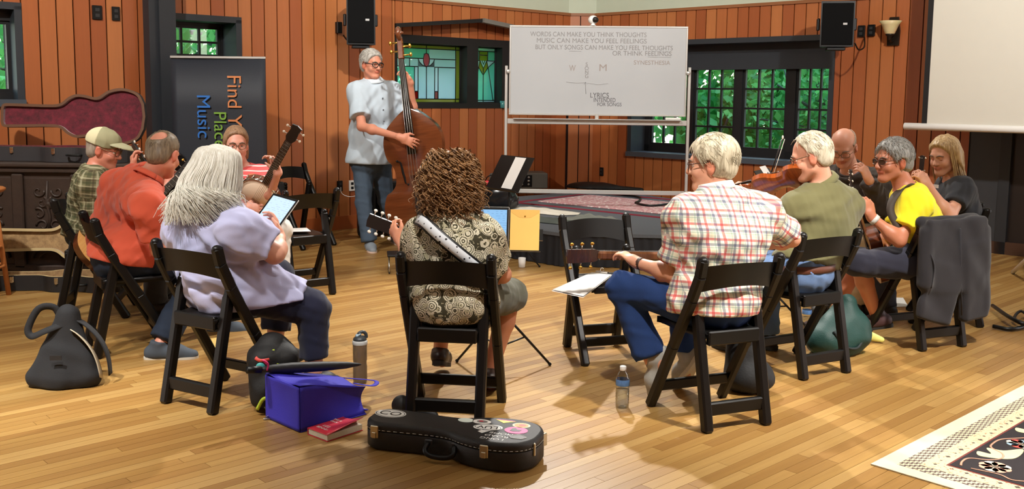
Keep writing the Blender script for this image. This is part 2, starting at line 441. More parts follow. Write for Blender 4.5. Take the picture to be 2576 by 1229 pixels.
# ------------------------------------------------------------------ room materials
def wood_boards(name, c0, c1, c2, rough=0.42):
    t = NT(name); p = t.pos(); rnd = t.n('ShaderNodeObjectInfo').outputs['Random']
    off = t.n('ShaderNodeCombineXYZ'); t.l(t.math('MULTIPLY', rnd, 37.0), off.inputs[2])
    v = t.vmul(t.vadd(p, off.outputs[0]), (26, 26, 1.3)); g = t.noise(v, 1.0, 5, 0.62); fine = t.noise(t.vmul(p, (160, 160, 6)), 1.0, 2)
    base = t.ramp(rnd, [(0.0, lin(c0)), (0.45, lin(c1)), (1.0, lin(c2))])
    col = t.mix(t.math('MULTIPLY', g, 0.42), base, t.mix(0.6, base, (0.10, 0.025, 0.008)))
    col = t.mix(t.math('MULTIPLY', fine, 0.12), col, (0.07, 0.02, 0.006))
    t.color(col); t.set(Roughness=rough); t.bump(g, 0.12, 0.004); MATS[name] = t.m; return t.m
M_BOARD = wood_boards('redwood_board', (168, 88, 46), (186, 106, 57), (200, 124, 70))
M_GROOVE = pm('groove_dark', (40, 16, 8), 0.8)
M_PLASTER = pm('pale_plaster', (200, 208, 188), 0.85, var=0.04)
M_DARKPAINT = pm('charcoal_paint', (44, 48, 54), 0.55, var=0.1)
M_BLACKPAINT = pm('black_paint', (22, 22, 24), 0.5, var=0.1)
M_BLACK = pm('black_plastic', (12, 12, 13), 0.42, var=0.15, spec=.35)
M_CHAIR = pm('black_resin', (13, 11, 10), 0.40, spec=.35, var=0.2, vscale=14, bump=0.05, bscale=220)
M_STEEL = pm('steel', (190, 188, 182), 0.3, 1.0)
M_CHROME = pm('chrome', (215, 212, 205), 0.15, 1.0)
M_BRASS = pm('brass', (214, 170, 80), 0.25, 1.0)
M_WHITE = pm('white_paint', (232, 230, 226), 0.4, var=0.03)
M_ALU = pm('aluminium', (205, 204, 200), 0.35, 0.6, var=0.03)
def floor_wood():
    t = NT('oak_floor'); p = t.pos(); r = t.attr('rnd').outputs['Fac']
    mp = t.n('ShaderNodeMapping'); mp.inputs['Rotation'].default_value = (0, 0, -math.radians(43)); t.l(p, mp.inputs['Vector'])
    off = t.n('ShaderNodeCombineXYZ'); t.l(t.math('MULTIPLY', r, 91.0), off.inputs[0]); t.l(t.math('MULTIPLY', r, 57.0), off.inputs[1])
    q = t.vadd(mp.outputs[0], off.outputs[0])
    g = t.noise(t.vmul(q, (1.6, 38, 1)), 1.0, 5, 0.65); blotch = t.noise(t.vmul(q, (2.2, 7, 1)), 1.0, 3)
    base = t.ramp(r, [(0.0, lin((152, 113, 58))), (0.3, lin((172, 133, 72))), (0.65, lin((184, 146, 82))), (1.0, lin((200, 164, 100)))])
    col = t.mix(t.math('MULTIPLY', g, 0.6), base, lin((112, 76, 38)))
    col = t.mix(t.math('MULTIPLY', blotch, 0.35), col, lin((146, 100, 54)))
    t.color(col); t.set(Roughness=t.math('ADD', t.math('MULTIPLY', g, 0.15), 0.30)); t.b.inputs['Specular IOR Level'].default_value = 0.45
    t.bump(g, 0.06, 0.003); return t.m
M_FLOOR = floor_wood()
# ------------------------------------------------------------------ floor of oak strips
PA = math.radians(43.0); AX = V(math.cos(PA), math.sin(PA), 0); BX = V(-math.sin(PA), math.cos(PA), 0)
A0, A1, B0, B1 = -6.2, 10.2, -4.2, 9.4
RP = np.column_stack([AX, BX, V(0, 0, 1)])
floor = MB().box((RP @ V((A0 + A1) / 2, (B0 + B1) / 2, -0.07)), (A1 - A0, B1 - B0, 0.1), RP).build('floor', pm('floor_gap', (70, 40, 18), 0.7)); tag(floor, 'honey oak strip floor of the hall', 'floor', kind='structure')
rnd = random.Random(5); planks = []
w = 0.057; b = B0
while b < B1 - 0.01:
    a = A0 + rnd.uniform(-1.2, 0)
    while a < A1:
        L = rnd.uniform(0.6, 1.9); a0, a1 = max(a, A0), min(a + L, A1)
        if a1 - a0 > 0.05: planks.append((a0, a1, b, rnd.random()))
        a += L
    b += w
def plank_mb(mb, a0, a1, b0):
    g = 0.0009; pts = [RP @ V(x, y, z) for z in (-0.02, 0.0) for x, y in ((a0 + g, b0 + g), (a1 - g, b0 + g), (a1 - g, b0 + w - g), (a0 + g, b0 + w - g))]
    mb.add(pts, [(4, 5, 6, 7), (0, 1, 5, 4), (1, 2, 6, 5), (2, 3, 7, 6), (3, 0, 4, 7)])
def vis(pl):
    c = RP @ V((pl[0] + pl[1]) / 2, pl[2], 0); d = c - V(0, 0, CAM_Z); z = d @ _f
    if z < 0.5: return 99
    x = PCX + FOC * (d @ _r) / z; y = PCY - FOC * (d @ _u) / z
    return z - 0.2 * (pl[1] - pl[0]) if -150 < x < IMG_W + 150 and y < IMG_H + 30 else 99
planks.sort(key=vis)
def with_rnd(me, vals):
    at_ = me.attributes.new('rnd', 'FLOAT', 'FACE'); at_.data.foreach_set('value', vals); return me
for pl in planks[:300]:
    mb = MB(); plank_mb(mb, *pl[:3]); mkobj('plank', with_rnd(mb.mesh('plank'), [pl[3]] * 5), M_FLOOR, floor)
mb = MB(); vals = []
for pl in planks[300:]: plank_mb(mb, *pl[:3]); vals += [pl[3]] * 5
o = mkobj('distant_planks', with_rnd(mb.mesh('distant_planks'), vals), M_FLOOR, floor); o['kind'] = 'stuff'

# ------------------------------------------------------------------ walls
class WallFrame:
    def __init__(s, x, y, deg): s.o = V(x, y, 0); s.a = math.radians(deg); s.R = rotz(s.a)
    def px(s, x, y, off=0.0):
        """photo pixel -> local (x along wall, z) on the plane local y = off"""
        d = ray(x, y); n = s.R[:, 1]; o = s.o + n * off - V(0, 0, CAM_Z); t = (o @ n) / (d @ n)
        p = s.R.T @ (V(0, 0, CAM_Z) + d * t - s.o); return p[0], p[2]
    def w(s, x, y, z): return s.o + s.R @ V(x, y, z)
WL = WallFrame(0.73, 13.0, 42.5); WR = WallFrame(1.07, 13.0, -44.0)
ZW = 2.54; ZC = 4.2; BW = 0.143; TH = 0.42
def slab(mb, x0, x1, z0, z1, y0, y1): mb.box(((x0 + x1) / 2, (y0 + y1) / 2, (z0 + z1) / 2), (x1 - x0, y1 - y0, z1 - z0))
def wall_with_openings(name, fr, x0, x1, ops, label, y0=0.0, y1=TH, parent=None):
    mb = MB(); ops = sorted(ops); x = x0
    for (a, b_, z0, z1) in ops:
        if a > x: slab(mb, x, a, -0.05, ZW, y0, y1)
        if z0 > 0: slab(mb, a, b_, -0.05, z0, y0, y1)
        if z1 < ZW: slab(mb, a, b_, z1, ZW, y0, y1)
        x = b_
    slab(mb, x, x1, -0.05, ZW, y0, y1)
    o = mb.build(name, M_GROOVE); o.location = tuple(fr.o); o.rotation_euler = (0, 0, fr.a); tag(o, label, 'wall', kind='structure'); return o
_unit = MB().box((0, 0, 0), (1, 1, 1)).mesh('board'); _unit.materials.append(M_BOARD)
def board(wall, xa, xb, za, zb, y=0.0, th=0.022):
    if zb - za < 0.03: return
    g = 0.006; o = bpy.data.objects.new('board', _unit); COL.objects.link(o); o.parent = wall
    o.location = ((xa + xb) / 2, y - th / 2, (za + zb) / 2); o.scale = (xb - xa - 2 * g, th, zb - za)
def boards(wall, x0, x1, z0, z1, ops, y=0.0, phase=0.0, top=None):
    n0 = math.floor((x0 - phase) / BW); x = phase + n0 * BW
    while x < x1:
        a, b_ = max(x, x0), min(x + BW, x1)
        if b_ - a > 0.03:
            segs = [(z0, z1 if top is None else top((a + b_) / 2))]
            for (oa, ob, oz0, oz1) in ops:
                if ob <= a + 0.02 or oa >= b_ - 0.02: continue
                if oa > a + 0.02 or ob < b_ - 0.02:   # partly cut by the opening: split sideways
                    if oa > a + 0.02: board(wall, a, oa, oz0, oz1, y)
                    if ob < b_ - 0.02: board(wall, ob, b_, oz0, oz1, y)
                segs = [q for (s0, s1) in segs for q in ((s0, min(s1, oz0)), (max(s0, oz1), s1)) if q[1] - q[0] > 0.02]
            for (s0, s1) in segs: board(wall, a, b_, s0, s1, y)
        x += BW
def P(fr, x, y, off=0.0): return fr.px(x, y, off)
# -- left wall with two windows and the gabled alcove that ends at the corner
RCX, RCD = P(WL, 991, 150)[0], 0.20
gab_l = P(WL, 991, 64)[1]; apx, apz = P(WL, 1208, 52)
w1r = P(WL, 47, 140)[0]; w1 = (w1r - 1.05, w1r, P(WL, 50, 262)[1], P(WL, 44, 16)[1])
w2 = (P(WL, 420, 90)[0], P(WL, 598, 100)[0], 1.34, P(WL, 500, 45)[1])
LX0 = -11.5
wall_left = wall_with_openings('wall_left', WL, LX0, RCX, [w1, w2], 'redwood board wall behind the bass player')
def gable(x): return gab_l + (apz - gab_l) * (1 - abs(x - apx) / (apx - RCX)) if x >= RCX - 1e-6 else 9
boards(wall_left, LX0, RCX, 0.15, ZW, [w1, w2])
# alcove back (with the leaded window) and the boards over the gable
ax0, ax1 = RCX, 0.0
w3 = (RCX + 0.02, P(WL, 1278, 180, RCD)[0], P(WL, 1100, 272, RCD)[1], P(WL, 1100, 92, RCD)[1])
mb = MB()
slab(mb, ax0, w3[0], -0.05, ZW, RCD, TH + RCD); slab(mb, w3[0], w3[1], -0.05, w3[2], RCD, TH + RCD); slab(mb, w3[0], w3[1], w3[3], ZW, RCD, TH + RCD); slab(mb, w3[1], ax1 + 0.3, -0.05, ZW, RCD, TH + RCD)
mb.build('alcove_back', M_GROOVE, wall_left)
boards(wall_left, ax0, ax1, 0.15, ZW, [w3], y=RCD, top=lambda x: gable(x) + 0.05)
n = 0; x = math.floor(RCX / BW) * BW
while x < ax1:
    a, b_ = max(x, RCX), min(x + BW, ax1)
    if b_ - a > 0.03:
        m = MB(); g = 0.006; za, zb = gable(a), gable(b_); y0, y1 = -0.022, 0.0; a += g; b_ -= g
        m.add([(a, y0, za), (b_, y0, zb), (b_, y1, zb), (a, y1, za), (a, y0, ZW), (b_, y0, ZW), (b_, y1, ZW), (a, y1, ZW)], [(0, 3, 2, 1), (4, 5, 6, 7), (0, 1, 5, 4), (1, 2, 6, 5), (2, 3, 7, 6), (3, 0, 4, 7)])
        m.build('board', M_BOARD, wall_left)
    x += BW
mb = MB()
for (xa, xb) in ((RCX, apx), (apx, ax1)):
    za, zb = gable(xa), gable(xb)
    mb.add([(xa, 0, za + .03), (xb, 0, zb + .03), (xb, RCD, zb + .03), (xa, RCD, za + .03), (xa, 0, ZW), (xb, 0, ZW), (xb, RCD, ZW), (xa, RCD, ZW)], [(0, 3, 2, 1), (4, 5, 6, 7), (0, 1, 5, 4), (1, 2, 6, 5), (2, 3, 7, 6), (3, 0, 4, 7)])
slab(mb, -0.03, 0.0, -0.05, gable(0.0) + .03, 0.0, RCD)
mb.build('gable_backing', M_GROOVE, wall_left)
board(wall_left, -0.045, -0.033 + 0.03, 0.15, gable(0.0), RCD - 0.005, RCD - 0.01)
mb = MB(); mb.bar((RCX, -0.02, gable(RCX)), (apx, -0.02, apz), 0.05, 0.045); mb.build('gable_trim', M_BLACKPAINT, wall_left)
mb = MB(); mb.bar((apx, -0.03, apz), (ax1, -0.03, gable(ax1)), 0.09, 0.05); mb.build('gable_trim', pm('grey_trim', (120, 116, 110), 0.5), wall_left, label='pale grey sloping edge of the alcove')
# -- corner facet and right wall
fang = 0.0; WF = WallFrame(0.73, 13.0, 0.0)
wall_corner = wall_with_openings('wall_corner', WF, 0.0, 0.34, [], 'narrow board strip where the two board walls meet', 0.0, 0.3)
boards(wall_corner, 0.0, 0.34, 0.15, ZW, [], phase=0.0)
w4 = (P(WR, 1586, 340)[0], P(WR, 2092, 250)[0], P(WR, 1700, 395)[1], P(WR, 1900, 100)[1])
RX1 = 9.0
al = (P(WR, 2432, 500)[0], P(WR, 2432, 500)[0] + 3.2, 0.0, 2.3)      # dark doorway under the projection screen
wall_right = wall_with_openings('wall_right', WR, 0.0, RX1, [w4, al], 'redwood board wall with the garden windows', 0.0, TH)
boards(wall_right, 0.0, RX1, 0.15, ZW, [w4, al])
# plaster above, picture rail, baseboards
for nm, fr, x0, x1, wl_ in (('wall_upper_left', WL, LX0, 0.1, None), ('wall_upper_corner', WF, -0.05, 0.39, None), ('wall_upper_right', WR, -0.1, RX1, None)):
    m = MB(); slab(m, x0, x1, ZW, ZC + 0.1, 0.03, TH); o = m.build(nm, M_PLASTER); o.location = tuple(fr.o); o.rotation_euler = (0, 0, fr.a); tag(o, 'pale green plaster above the boards', 'wall', kind='structure')
for nm, fr, x0, x1 in (('trim_1', WL, LX0, 0.0), ('trim_2', WF, 0.0, 0.34), ('trim_3', WR, 0.0, RX1)):
    m = MB(); slab(m, x0, x1, ZW - 0.015, ZW + 0.02, -0.04, 0.03); o = m.build(nm, pm('rail_wood', (150, 96, 58), 0.5)); o.location = tuple(fr.o); o.rotation_euler = (0, 0, fr.a); tag(o, 'thin wooden rail along the top of the boards', 'trim', kind='structure')
M_BASE = wood_boards('baseboard_wood', (176, 92, 46), (184, 100, 50), (190, 108, 56))
for nm, fr, segs in (('baseboard_left', WL, [(LX0, RCX, 0.0), (RCX, 0.0, RCD)]), ('baseboard_corner', WF, [(0, 0.34, 0.0)]), ('baseboard_right', WR, [(0, al[0], 0.0), (al[1], RX1, 0.0)])):
    m = MB()
    for (x0, x1, y) in segs: slab(m, x0, x1, 0.0, 0.15, y - 0.03, y)
    o = m.build(nm, M_BASE); o.location = tuple(fr.o); o.rotation_euler = (0, 0, fr.a); tag(o, 'plain wooden skirting board', 'baseboard', kind='structure')
# rest of the shell (behind and beside the camera)
cA, cB = -6.0, -4.0
shell = [('wall_rear_left', (cA, (B0 + B1) / 2), (0.2, B1 - B0)), ('wall_rear_right', ((A0 + A1) / 2, cB), (A1 - A0, 0.2))]
for nm, c, s_ in shell:
    m = MB().box(RP @ V(c[0], c[1], ZC / 2 - 0.02), (s_[0], s_[1], ZC + 0.04), RP); o = m.build(nm, pm('rear_wall_wood', (176, 120, 80), 0.6)); tag(o, 'plain wooden wall behind the viewer', 'wall', kind='structure')
ceiling = MB().box(RP @ V((A0 + A1) / 2, (B0 + B1) / 2 + .3, ZC + 0.1), (A1 - A0 + 2, B1 - B0 + 2, 0.15), RP).build('ceiling', pm('ceiling_white', (214, 210, 198), 0.85)); tag(ceiling, 'plain pale ceiling of the hall', 'ceiling', kind='structure')

# ------------------------------------------------------------------ windows
def glass_mat(name, rgb=(235, 245, 245), alpha=0.12, rough=0.03):
    if name in MATS: return MATS[name]
    t = NT(name); t.t.nodes.remove(t.b); g = t.n('ShaderNodeBsdfGlossy'); g.inputs['Roughness'].default_value = rough
    tr = t.n('ShaderNodeBsdfTransparent'); tr.inputs[0].default_value = (*lin(rgb), 1); mx = t.n('ShaderNodeMixShader'); mx.inputs[0].default_value = alpha
    mx.inputs[0].default_value = 0.06
    t.l(tr.outputs[0], mx.inputs[1]); t.l(g.outputs[0], mx.inputs[2]); t.l(mx.outputs[0], t.out.inputs[0]); MATS[name] = t.m; return t.m
M_GLASS = glass_mat('window_glass')
def window(name, fr, op, off, casements, rows, cols, label, head=0.0, side_l=0.0, side_r=0.0, sillz=0.04, bars=True):
    """lined opening op with glazed casements (x0, x1, z0, z1) standing at depth off"""
    root = empty(name, fr.o, fr.a, label, 'window', kind='structure')
    a, b_, z0, z1 = op; lin_m = MB(); t = 0.03
    slab(lin_m, a - 0.03, a + t, z0, z1, -0.03, off + 0.1); slab(lin_m, b_ - t, b_ + 0.03, z0, z1, -0.03, off + 0.1)
    slab(lin_m, a - 0.03, b_ + 0.03, z1 - t, z1 + 0.03, -0.03, off + 0.1); slab(lin_m, a + t, b_ - t, z1 - t - head, z1 - t, off - 0.06, off + 0.1) if head else None
    lin_m.build('window_frame', M_DARKPAINT, root)
    slab(m := MB(), a - 0.03, b_ + 0.03, z0 - 0.02, z0 + sillz, -0.06, off + 0.1); m.build('window_sill', pm('grey_sill', (74, 80, 88), 0.45), root)
    xs = [a + t] + [v for c in casements for v in c[:2]] + [b_ - t]
    mu = MB(); cz0 = min(c[2] for c in casements); cz1 = max(c[3] for c in casements)
    for i in range(0, len(xs), 2):
        if xs[i + 1] - xs[i] > 0.005: slab(mu, xs[i], xs[i + 1], z0 + sillz, z1 - t, off, off + 0.09)
    slab(mu, a + t, b_ - t, cz1, z1 - t, off, off + 0.09); slab(mu, a + t, b_ - t, z0 + sillz, cz0, off, off + 0.09)
    mu.build('mullion', M_BLACKPAINT, root)
    for (x0, x1, c0, c1) in casements:
        fm = MB(); e = 0.03
        for q in ((x0, x0 + e, c0, c1), (x1 - e, x1, c0, c1), (x0 + e, x1 - e, c0, c0 + e), (x0 + e, x1 - e, c1 - e, c1)): slab(fm, *q, off + 0.02, off + 0.06)
        sash = fm.build('sash', M_BLACKPAINT, root)
        if not bars: continue
        X = [x0 + e + (x1 - x0 - 2 * e) * i / cols for i in range(cols + 1)]; Z = [c0 + e + (c1 - c0 - 2 * e) * i / rows for i in range(rows + 1)]
        for xx in X[1:-1]: m = MB(); slab(m, xx - 0.011, xx + 0.011, c0 + e, c1 - e, off + 0.025, off + 0.055); m.build('muntin', M_BLACKPAINT, sash)
        for zz in Z[1:-1]: m = MB(); slab(m, x0 + e, x1 - e, zz - 0.011, zz + 0.011, off + 0.027, off + 0.053); m.build('muntin', M_BLACKPAINT, sash)
        for i in range(cols):
            for j in range(rows): m = MB(); slab(m, X[i] + .009, X[i + 1] - .009, Z[j] + .009, Z[j + 1] - .009, off + 0.038, off + 0.042); m.build('pane', M_GLASS, sash)
    return root
wo = 0.26
x1b = P(WL, 8, 150, wo)[0]
window('window_1', WL, w1, 0.10, [(w1[0] + .12, P(WL, 30, 150, .1)[0], w1[2] + .1, w1[3] - .12)], 1, 1, 'dark framed window at the edge of the picture above the open guitar case')
c2 = (w2[0] + 0.05, P(WL, 556, 100, wo)[0], 1.42, P(WL, 500, 64, wo)[1])
window('window_2', WL, w2, wo, [c2], 5, 3, 'small paned window above the dark banner')
cz0, cz1 = P(WR, 1870, 376, wo)[1], P(WR, 1870, 168, wo)[1]
xs4 = [(P(WR, a, 300, wo)[0], P(WR, b_, 300, wo)[0]) for a, b_ in ((1634, 1728), (1742, 1846), (1864, 1976), (1998, 2092))]
window('window_4', WR, w4, wo, [(a, b_, cz0, cz1) for a, b_ in xs4], 4, 3, 'wide row of paned windows looking onto green trees', head=0.30)
# leaded stained glass window in the alcove
def tinted(name, rgb, emit=0.0):
    t = NT(name); t.t.nodes.remove(t.b); c = lin(rgb); n = t.noise(t.vmul(t.pos(), (1, 1, 0.6)), 9.0, 3)
    tr = t.n('ShaderNodeBsdfTransparent'); t.l(t.mix(n, tuple(x * .75 for x in c), tuple(min(1, x * 1.15) for x in c)), tr.inputs[0])
    df = t.n('ShaderNodeBsdfTranslucent'); df.inputs[0].default_value = (*c, 1); gl = t.n('ShaderNodeBsdfGlossy'); gl.inputs['Roughness'].default_value = 0.1
    mx = t.n('ShaderNodeMixShader'); mx.inputs[0].default_value = 0.45; t.l(tr.outputs[0], mx.inputs[1]); t.l(df.outputs[0], mx.inputs[2])
    m2 = t.n('ShaderNodeMixShader'); m2.inputs[0].default_value = 0.05; t.l(mx.outputs[0], m2.inputs[1]); t.l(gl.outputs[0], m2.inputs[2]); t.l(m2.outputs[0], t.out.inputs[0]); return t.m
G_CLEAR, G_TEAL, G_AMBER, G_PINK, G_WHITE, G_RED = [tinted('glass_' + n_, c) for n_, c in (('clear', (226, 242, 248)), ('teal', (176, 236, 222)), ('amber', (196, 190, 110)), ('pink', (232, 150, 160)), ('white', (236, 246, 255)), ('red', (190, 70, 60)))]
so = RCD + 0.10
root3 = empty('window_3', WL.o, WL.a, 'leaded stained glass window in the board alcove', 'window', kind='structure')
a, b_, z0, z1 = w3; m = MB()
def spx(x, y): return P(WL, x, y, so)
g1 = (P(WL, 1022, 190, so)[0], P(WL, 1158, 190, so)[0]); gz0, gz1 = spx(1090, 259)[1], spx(1090, 113)[1]
g2 = (P(WL, 1186, 190, so)[0], P(WL, 1246, 190, so)[0]); hz0, hz1 = spx(1215, 258)[1], spx(1215, 119)[1]
g1 = (g1[0] - 0.22, g1[1])
for q in ((a, g1[0], z0, z1), (g1[1], g2[0], z0, z1), (g2[1], b_, z0, z1)): slab(m, *q, RCD - 0.03, so + 0.08)
for gx, za, zb in ((g1, gz0, gz1), (g2, hz0, hz1)): slab(m, gx[0], gx[1], z0, za, RCD - 0.03, so + 0.08); slab(m, gx[0], gx[1], zb, z1, RCD - 0.03, so + 0.08)
m.build('window_frame', M_BLACKPAINT, root3)
def lite(gx, za, zb, panes, leads, nm):
    """panes: (material, polygon in 0..1 coordinates); leads: polylines"""
    T = lambda u, v: (gx[0] + u * (gx[1] - gx[0]), za + v * (zb - za))
    sash = MB(); slab(sash, gx[0], gx[1], za, za + .012, so - .005, so + .02); slab(sash, gx[0], gx[1], zb - .012, zb, so - .005, so + .02); slab(sash, gx[0], gx[0] + .012, za, zb, so - .005, so + .02); slab(sash, gx[1] - .012, gx[1], za, zb, so - .005, so + .02)
    s_ = sash.build('sash', M_BLACKPAINT, root3)
    for k, (mt, poly) in enumerate(panes):
        mb = MB(); q = [T(*p) for p in poly]; d = so + 0.006; n_ = len(q)
        mb.add([(x, d, z) for x, z in q] + [(x, d + 0.004, z) for x, z in q], [tuple(range(n_)), tuple(range(n_, 2 * n_))[::-1]] + [((i + 1) % n_, i, n_ + i, n_ + (i + 1) % n_) for i in range(n_)]); mb.build('pane', mt, s_)
    ld = MB()
    for pl in leads: ld.tube([(T(*p)[0], so + 0.005, T(*p)[1]) for p in pl], 0.006, 6)
    ld.build('lead_line', M_BLACKPAINT, s_)
def rect(u0, v0, u1, v1): return [(u0, v0), (u1, v0), (u1, v1), (u0, v1)]
tul = [(0.5 + 0.045 * math.sin(t_) * (1 if True else 1), 0.74 + 0.115 * math.cos(t_)) for t_ in [i * math.pi / 8 for i in range(16)]]
pan = [(G_AMBER, rect(0, 0, .07, 1)), (G_AMBER, rect(.93, 0, 1, 1)), (G_AMBER, rect(.07, 0, .93, .07)), (G_AMBER, rect(.07, .93, .93, 1)),
       (G_CLEAR, rect(.07, .62, .38, .76)), (G_CLEAR, rect(.62, .62, .93, .76)), (G_TEAL, rect(.07, .76, .46, .93)), (G_CLEAR, rect(.54, .76, .93, .93)),
       (G_TEAL, rect(.07, .07, .33, .62)), (G_CLEAR, rect(.38, .07, .62, .62)), (G_CLEAR, rect(.67, .07, .93, .62)),
       (G_WHITE, rect(.33, .2, .38, .62)), (G_WHITE, rect(.62, .2, .67, .62)), (G_RED, rect(.33, .07, .38, .2)), (G_RED, rect(.62, .07, .67, .2)),
       (G_PINK, tul[::-1]), (G_WHITE, [(.38, .76), (.40, .70), (.44, .65), (.5, .62), (.46, .70), (.455, .76)]), (G_WHITE, [(.62, .76), (.545, .76), (.54, .70), (.5, .62), (.56, .65), (.60, .70)]), (G_TEAL, rect(.455, .85, .545, .93))]
lds = [[(.07, 0), (.07, 1)], [(.93, 0), (.93, 1)], [(0, .07), (1, .07)], [(0, .93), (1, .93)], [(.07, .62), (.38, .62)], [(.62, .62), (.93, .62)], [(.07, .76), (.455, .76)], [(.545, .76), (.93, .76)], [(.33, .07), (.33, .62)], [(.38, .07), (.38, .62)], [(.62, .07), (.62, .62)], [(.67, .07), (.67, .62)], [(.33, .2), (.38, .2)], [(.62, .2), (.67, .2)], tul + tul[:1], [(.5, .855), (.5, 1)], [(.5, .07), (.5, .62)], [(.38, .76), (.40, .70), (.44, .65), (.5, .62), (.56, .65), (.60, .70), (.62, .76)], [(.26, .62), (.26, .76)]]
lite(g1, gz0, gz1, pan, lds, 'a')
pan2 = [(G_TEAL, [(0, .93), (0, .76), (.32, .76), (.32, .93)]), (G_TEAL, [(.68, .93), (.68, .76), (1, .76), (1, .93)]), (G_CLEAR, rect(0, .93, 1, 1)), (G_AMBER, rect(.32, .76, .68, .93)), (G_WHITE, [(0, .76), (.3, .64), (.36, .76)]), (G_WHITE, [(.64, .76), (.7, .64), (1, .76)]),
        (G_AMBER, [(.36, .76), (.3, .64), (.46, .51), (.5, .62)]), (G_AMBER, [(.5, .62), (.54, .51), (.7, .64), (.64, .76)]), (G_CLEAR, [(.36, .76), (.5, .62), (.64, .76)]),
        (G_TEAL, [(0, .76), (0, .04), (.08, .04), (.3, .64)]), (G_TEAL, [(1, .76), (.7, .64), (.92, .04), (1, .04)]), (G_TEAL, [(.08, .04), (.5, .04), (.5, .51), (.46, .51), (.3, .64)]), (G_TEAL, [(.5, .04), (.92, .04), (.7, .64), (.54, .51), (.5, .51)]), (G_CLEAR, rect(0, 0, 1, .04))]
lds2 = [[(0, .93), (1, .93)], [(.32, .76), (.32, .93)], [(.68, .76), (.68, .93)], [(.32, .86), (.68, .86)], [(0, .76), (.36, .76), (.5, .62), (.64, .76), (1, .76)], [(0, .76), (.3, .64), (.36, .76)], [(1, .76), (.7, .64), (.64, .76)], [(.3, .64), (.5, .5), (.7, .64)], [(.5, 0), (.5, .62)], [(.08, .04), (.3, .64)], [(.92, .04), (.7, .64)], [(0, .04), (1, .04)], [(.44, .76), (.5, .69), (.56, .76)]]
lite(g2, hz0, hz1, pan2, lds2, 'b')
# teal candle cup on the alcove sill
cx, cz = P(WL, 1264, 252, RCD - 0.03)
o = MB().lathe([(0.028, 0), (0.034, 0.002), (0.038, 0.09), (0.033, 0.09), (0.03, 0.01)], n=16).build('tumbler', pm('teal_glass', (96, 176, 176), 0.2, Transmission_Weight=0.4)); o.location = tuple(WL.w(cx, RCD - 0.035, w3[2] + 0.002)); tag(o, 'small teal tumbler on the stained glass window ledge', 'tumbler')
# -- dark pillar
pl0, pl1 = P(WL, 362, 200)[0], P(WL, 424, 200)[0]
m = MB(); slab(m, pl0, pl1, -0.0, ZC, -0.16, 0.1); slab(m, pl0 + 0.08, pl1 - 0.0, 0.0, ZC, -0.20, -0.16)
o = m.build('pillar', M_DARKPAINT); o.location = tuple(WL.o); o.rotation_euler = (0, 0, WL.a); tag(o, 'dark charcoal painted pillar beside the banner', 'pillar', kind='structure')
# -- dark doorway recess on the right wall
m = MB(); slab(m, al[0], al[1], 0, al[3], 0.5, 0.55); slab(m, al[0] - 0.02, al[0], 0, al[3], -0.02, 0.55); slab(m, al[0], al[1], al[3], al[3] + 0.05, -0.02, 0.55); slab(m, al[0], al[1], -0.02, 0.0, 0, 0.55)
o = m.build('wall_recess', pm('near_black', (24, 22, 22), 0.6)); o.location = tuple(WR.o); o.rotation_euler = (0, 0, WR.a); tag(o, 'dark recess below the projection screen', 'wall', kind='structure')
dr = empty('door_1', WR.o, WR.a, 'slate grey painted door panel below the projection screen', 'door', kind='structure')
gx1 = P(WR, 2512, 480)[0]
m = MB(); slab(m, al[0], gx1, 0.12, al[3], -0.01, 0.05); m.build('door_panel', pm('slate_panel', (52, 54, 58), 0.5), dr)
m = MB(); slab(m, gx1, gx1 + 0.10, 0.0, al[3], -0.03, 0.06); m.build('door_post', pm('dark_slate', (38, 40, 44), 0.5), dr)
m = MB(); slab(m, gx1 + .1, al[1], 0.12, al[3], 0.02, 0.06); m.build('door_panel', pm('dark_brown_panel', (30, 22, 20), 0.4), dr)
for q in range(3): m = MB(); slab(m, gx1 + .25, al[1] - .1, 0.3 + .62 * q, 0.8 + .62 * q, 0.005, 0.02); m.build('raised_panel', pm('dark_brown_panel', (30, 22, 20), 0.4), dr)
m = MB(); slab(m, al[0], al[1], 0.0, 0.12, -0.03, 0.06); m.build('kick_board', pm('walnut', (70, 44, 28), 0.5), dr)
# ------------------------------------------------------------------ outdoors
ground = MB().box((0, 22, -0.9), (70, 46, 0.1)).build('lawn', pm('lawn_green', (78, 110, 62), 0.9, var=0.3, vscale=1.5)); tag(ground, 'green lawn outside the windows', 'lawn', kind='structure')
road = MB().box((11.5, 19.0, -0.84), (26, 4.0, 0.03), rotz(math.radians(-40))).build('road', pm('asphalt', (122, 132, 146), 0.8)); tag(road, 'grey road seen below the tree outside', 'road', kind='structure')
def leaf_mat():
    t = NT('leaf'); r = t.attr('rnd').outputs['Fac']
    t.color(t.ramp(r, [(0, lin((44, 120, 70))), (0.5, lin((88, 170, 96))), (1, lin((150, 208, 130)))])); t.set(Roughness=0.5)
    t.b.inputs['Transmission Weight'].default_value = 0.0
    tl = t.n('ShaderNodeBsdfTranslucent'); tl.inputs[0].default_value = (*lin((120, 205, 110)), 1); mx = t.n('ShaderNodeMixShader'); mx.inputs[0].default_value = 0.4
    t.l(t.b.outputs[0], mx.inputs[1]); t.l(tl.outputs[0], mx.inputs[2]); t.l(mx.outputs[0], t.out.inputs[0]); return t.m
M_LEAF = leaf_mat(); M_BARK = pm('bark', (92, 88, 90), 0.9, var=0.35, vscale=6, bump=0.6, bscale=18)
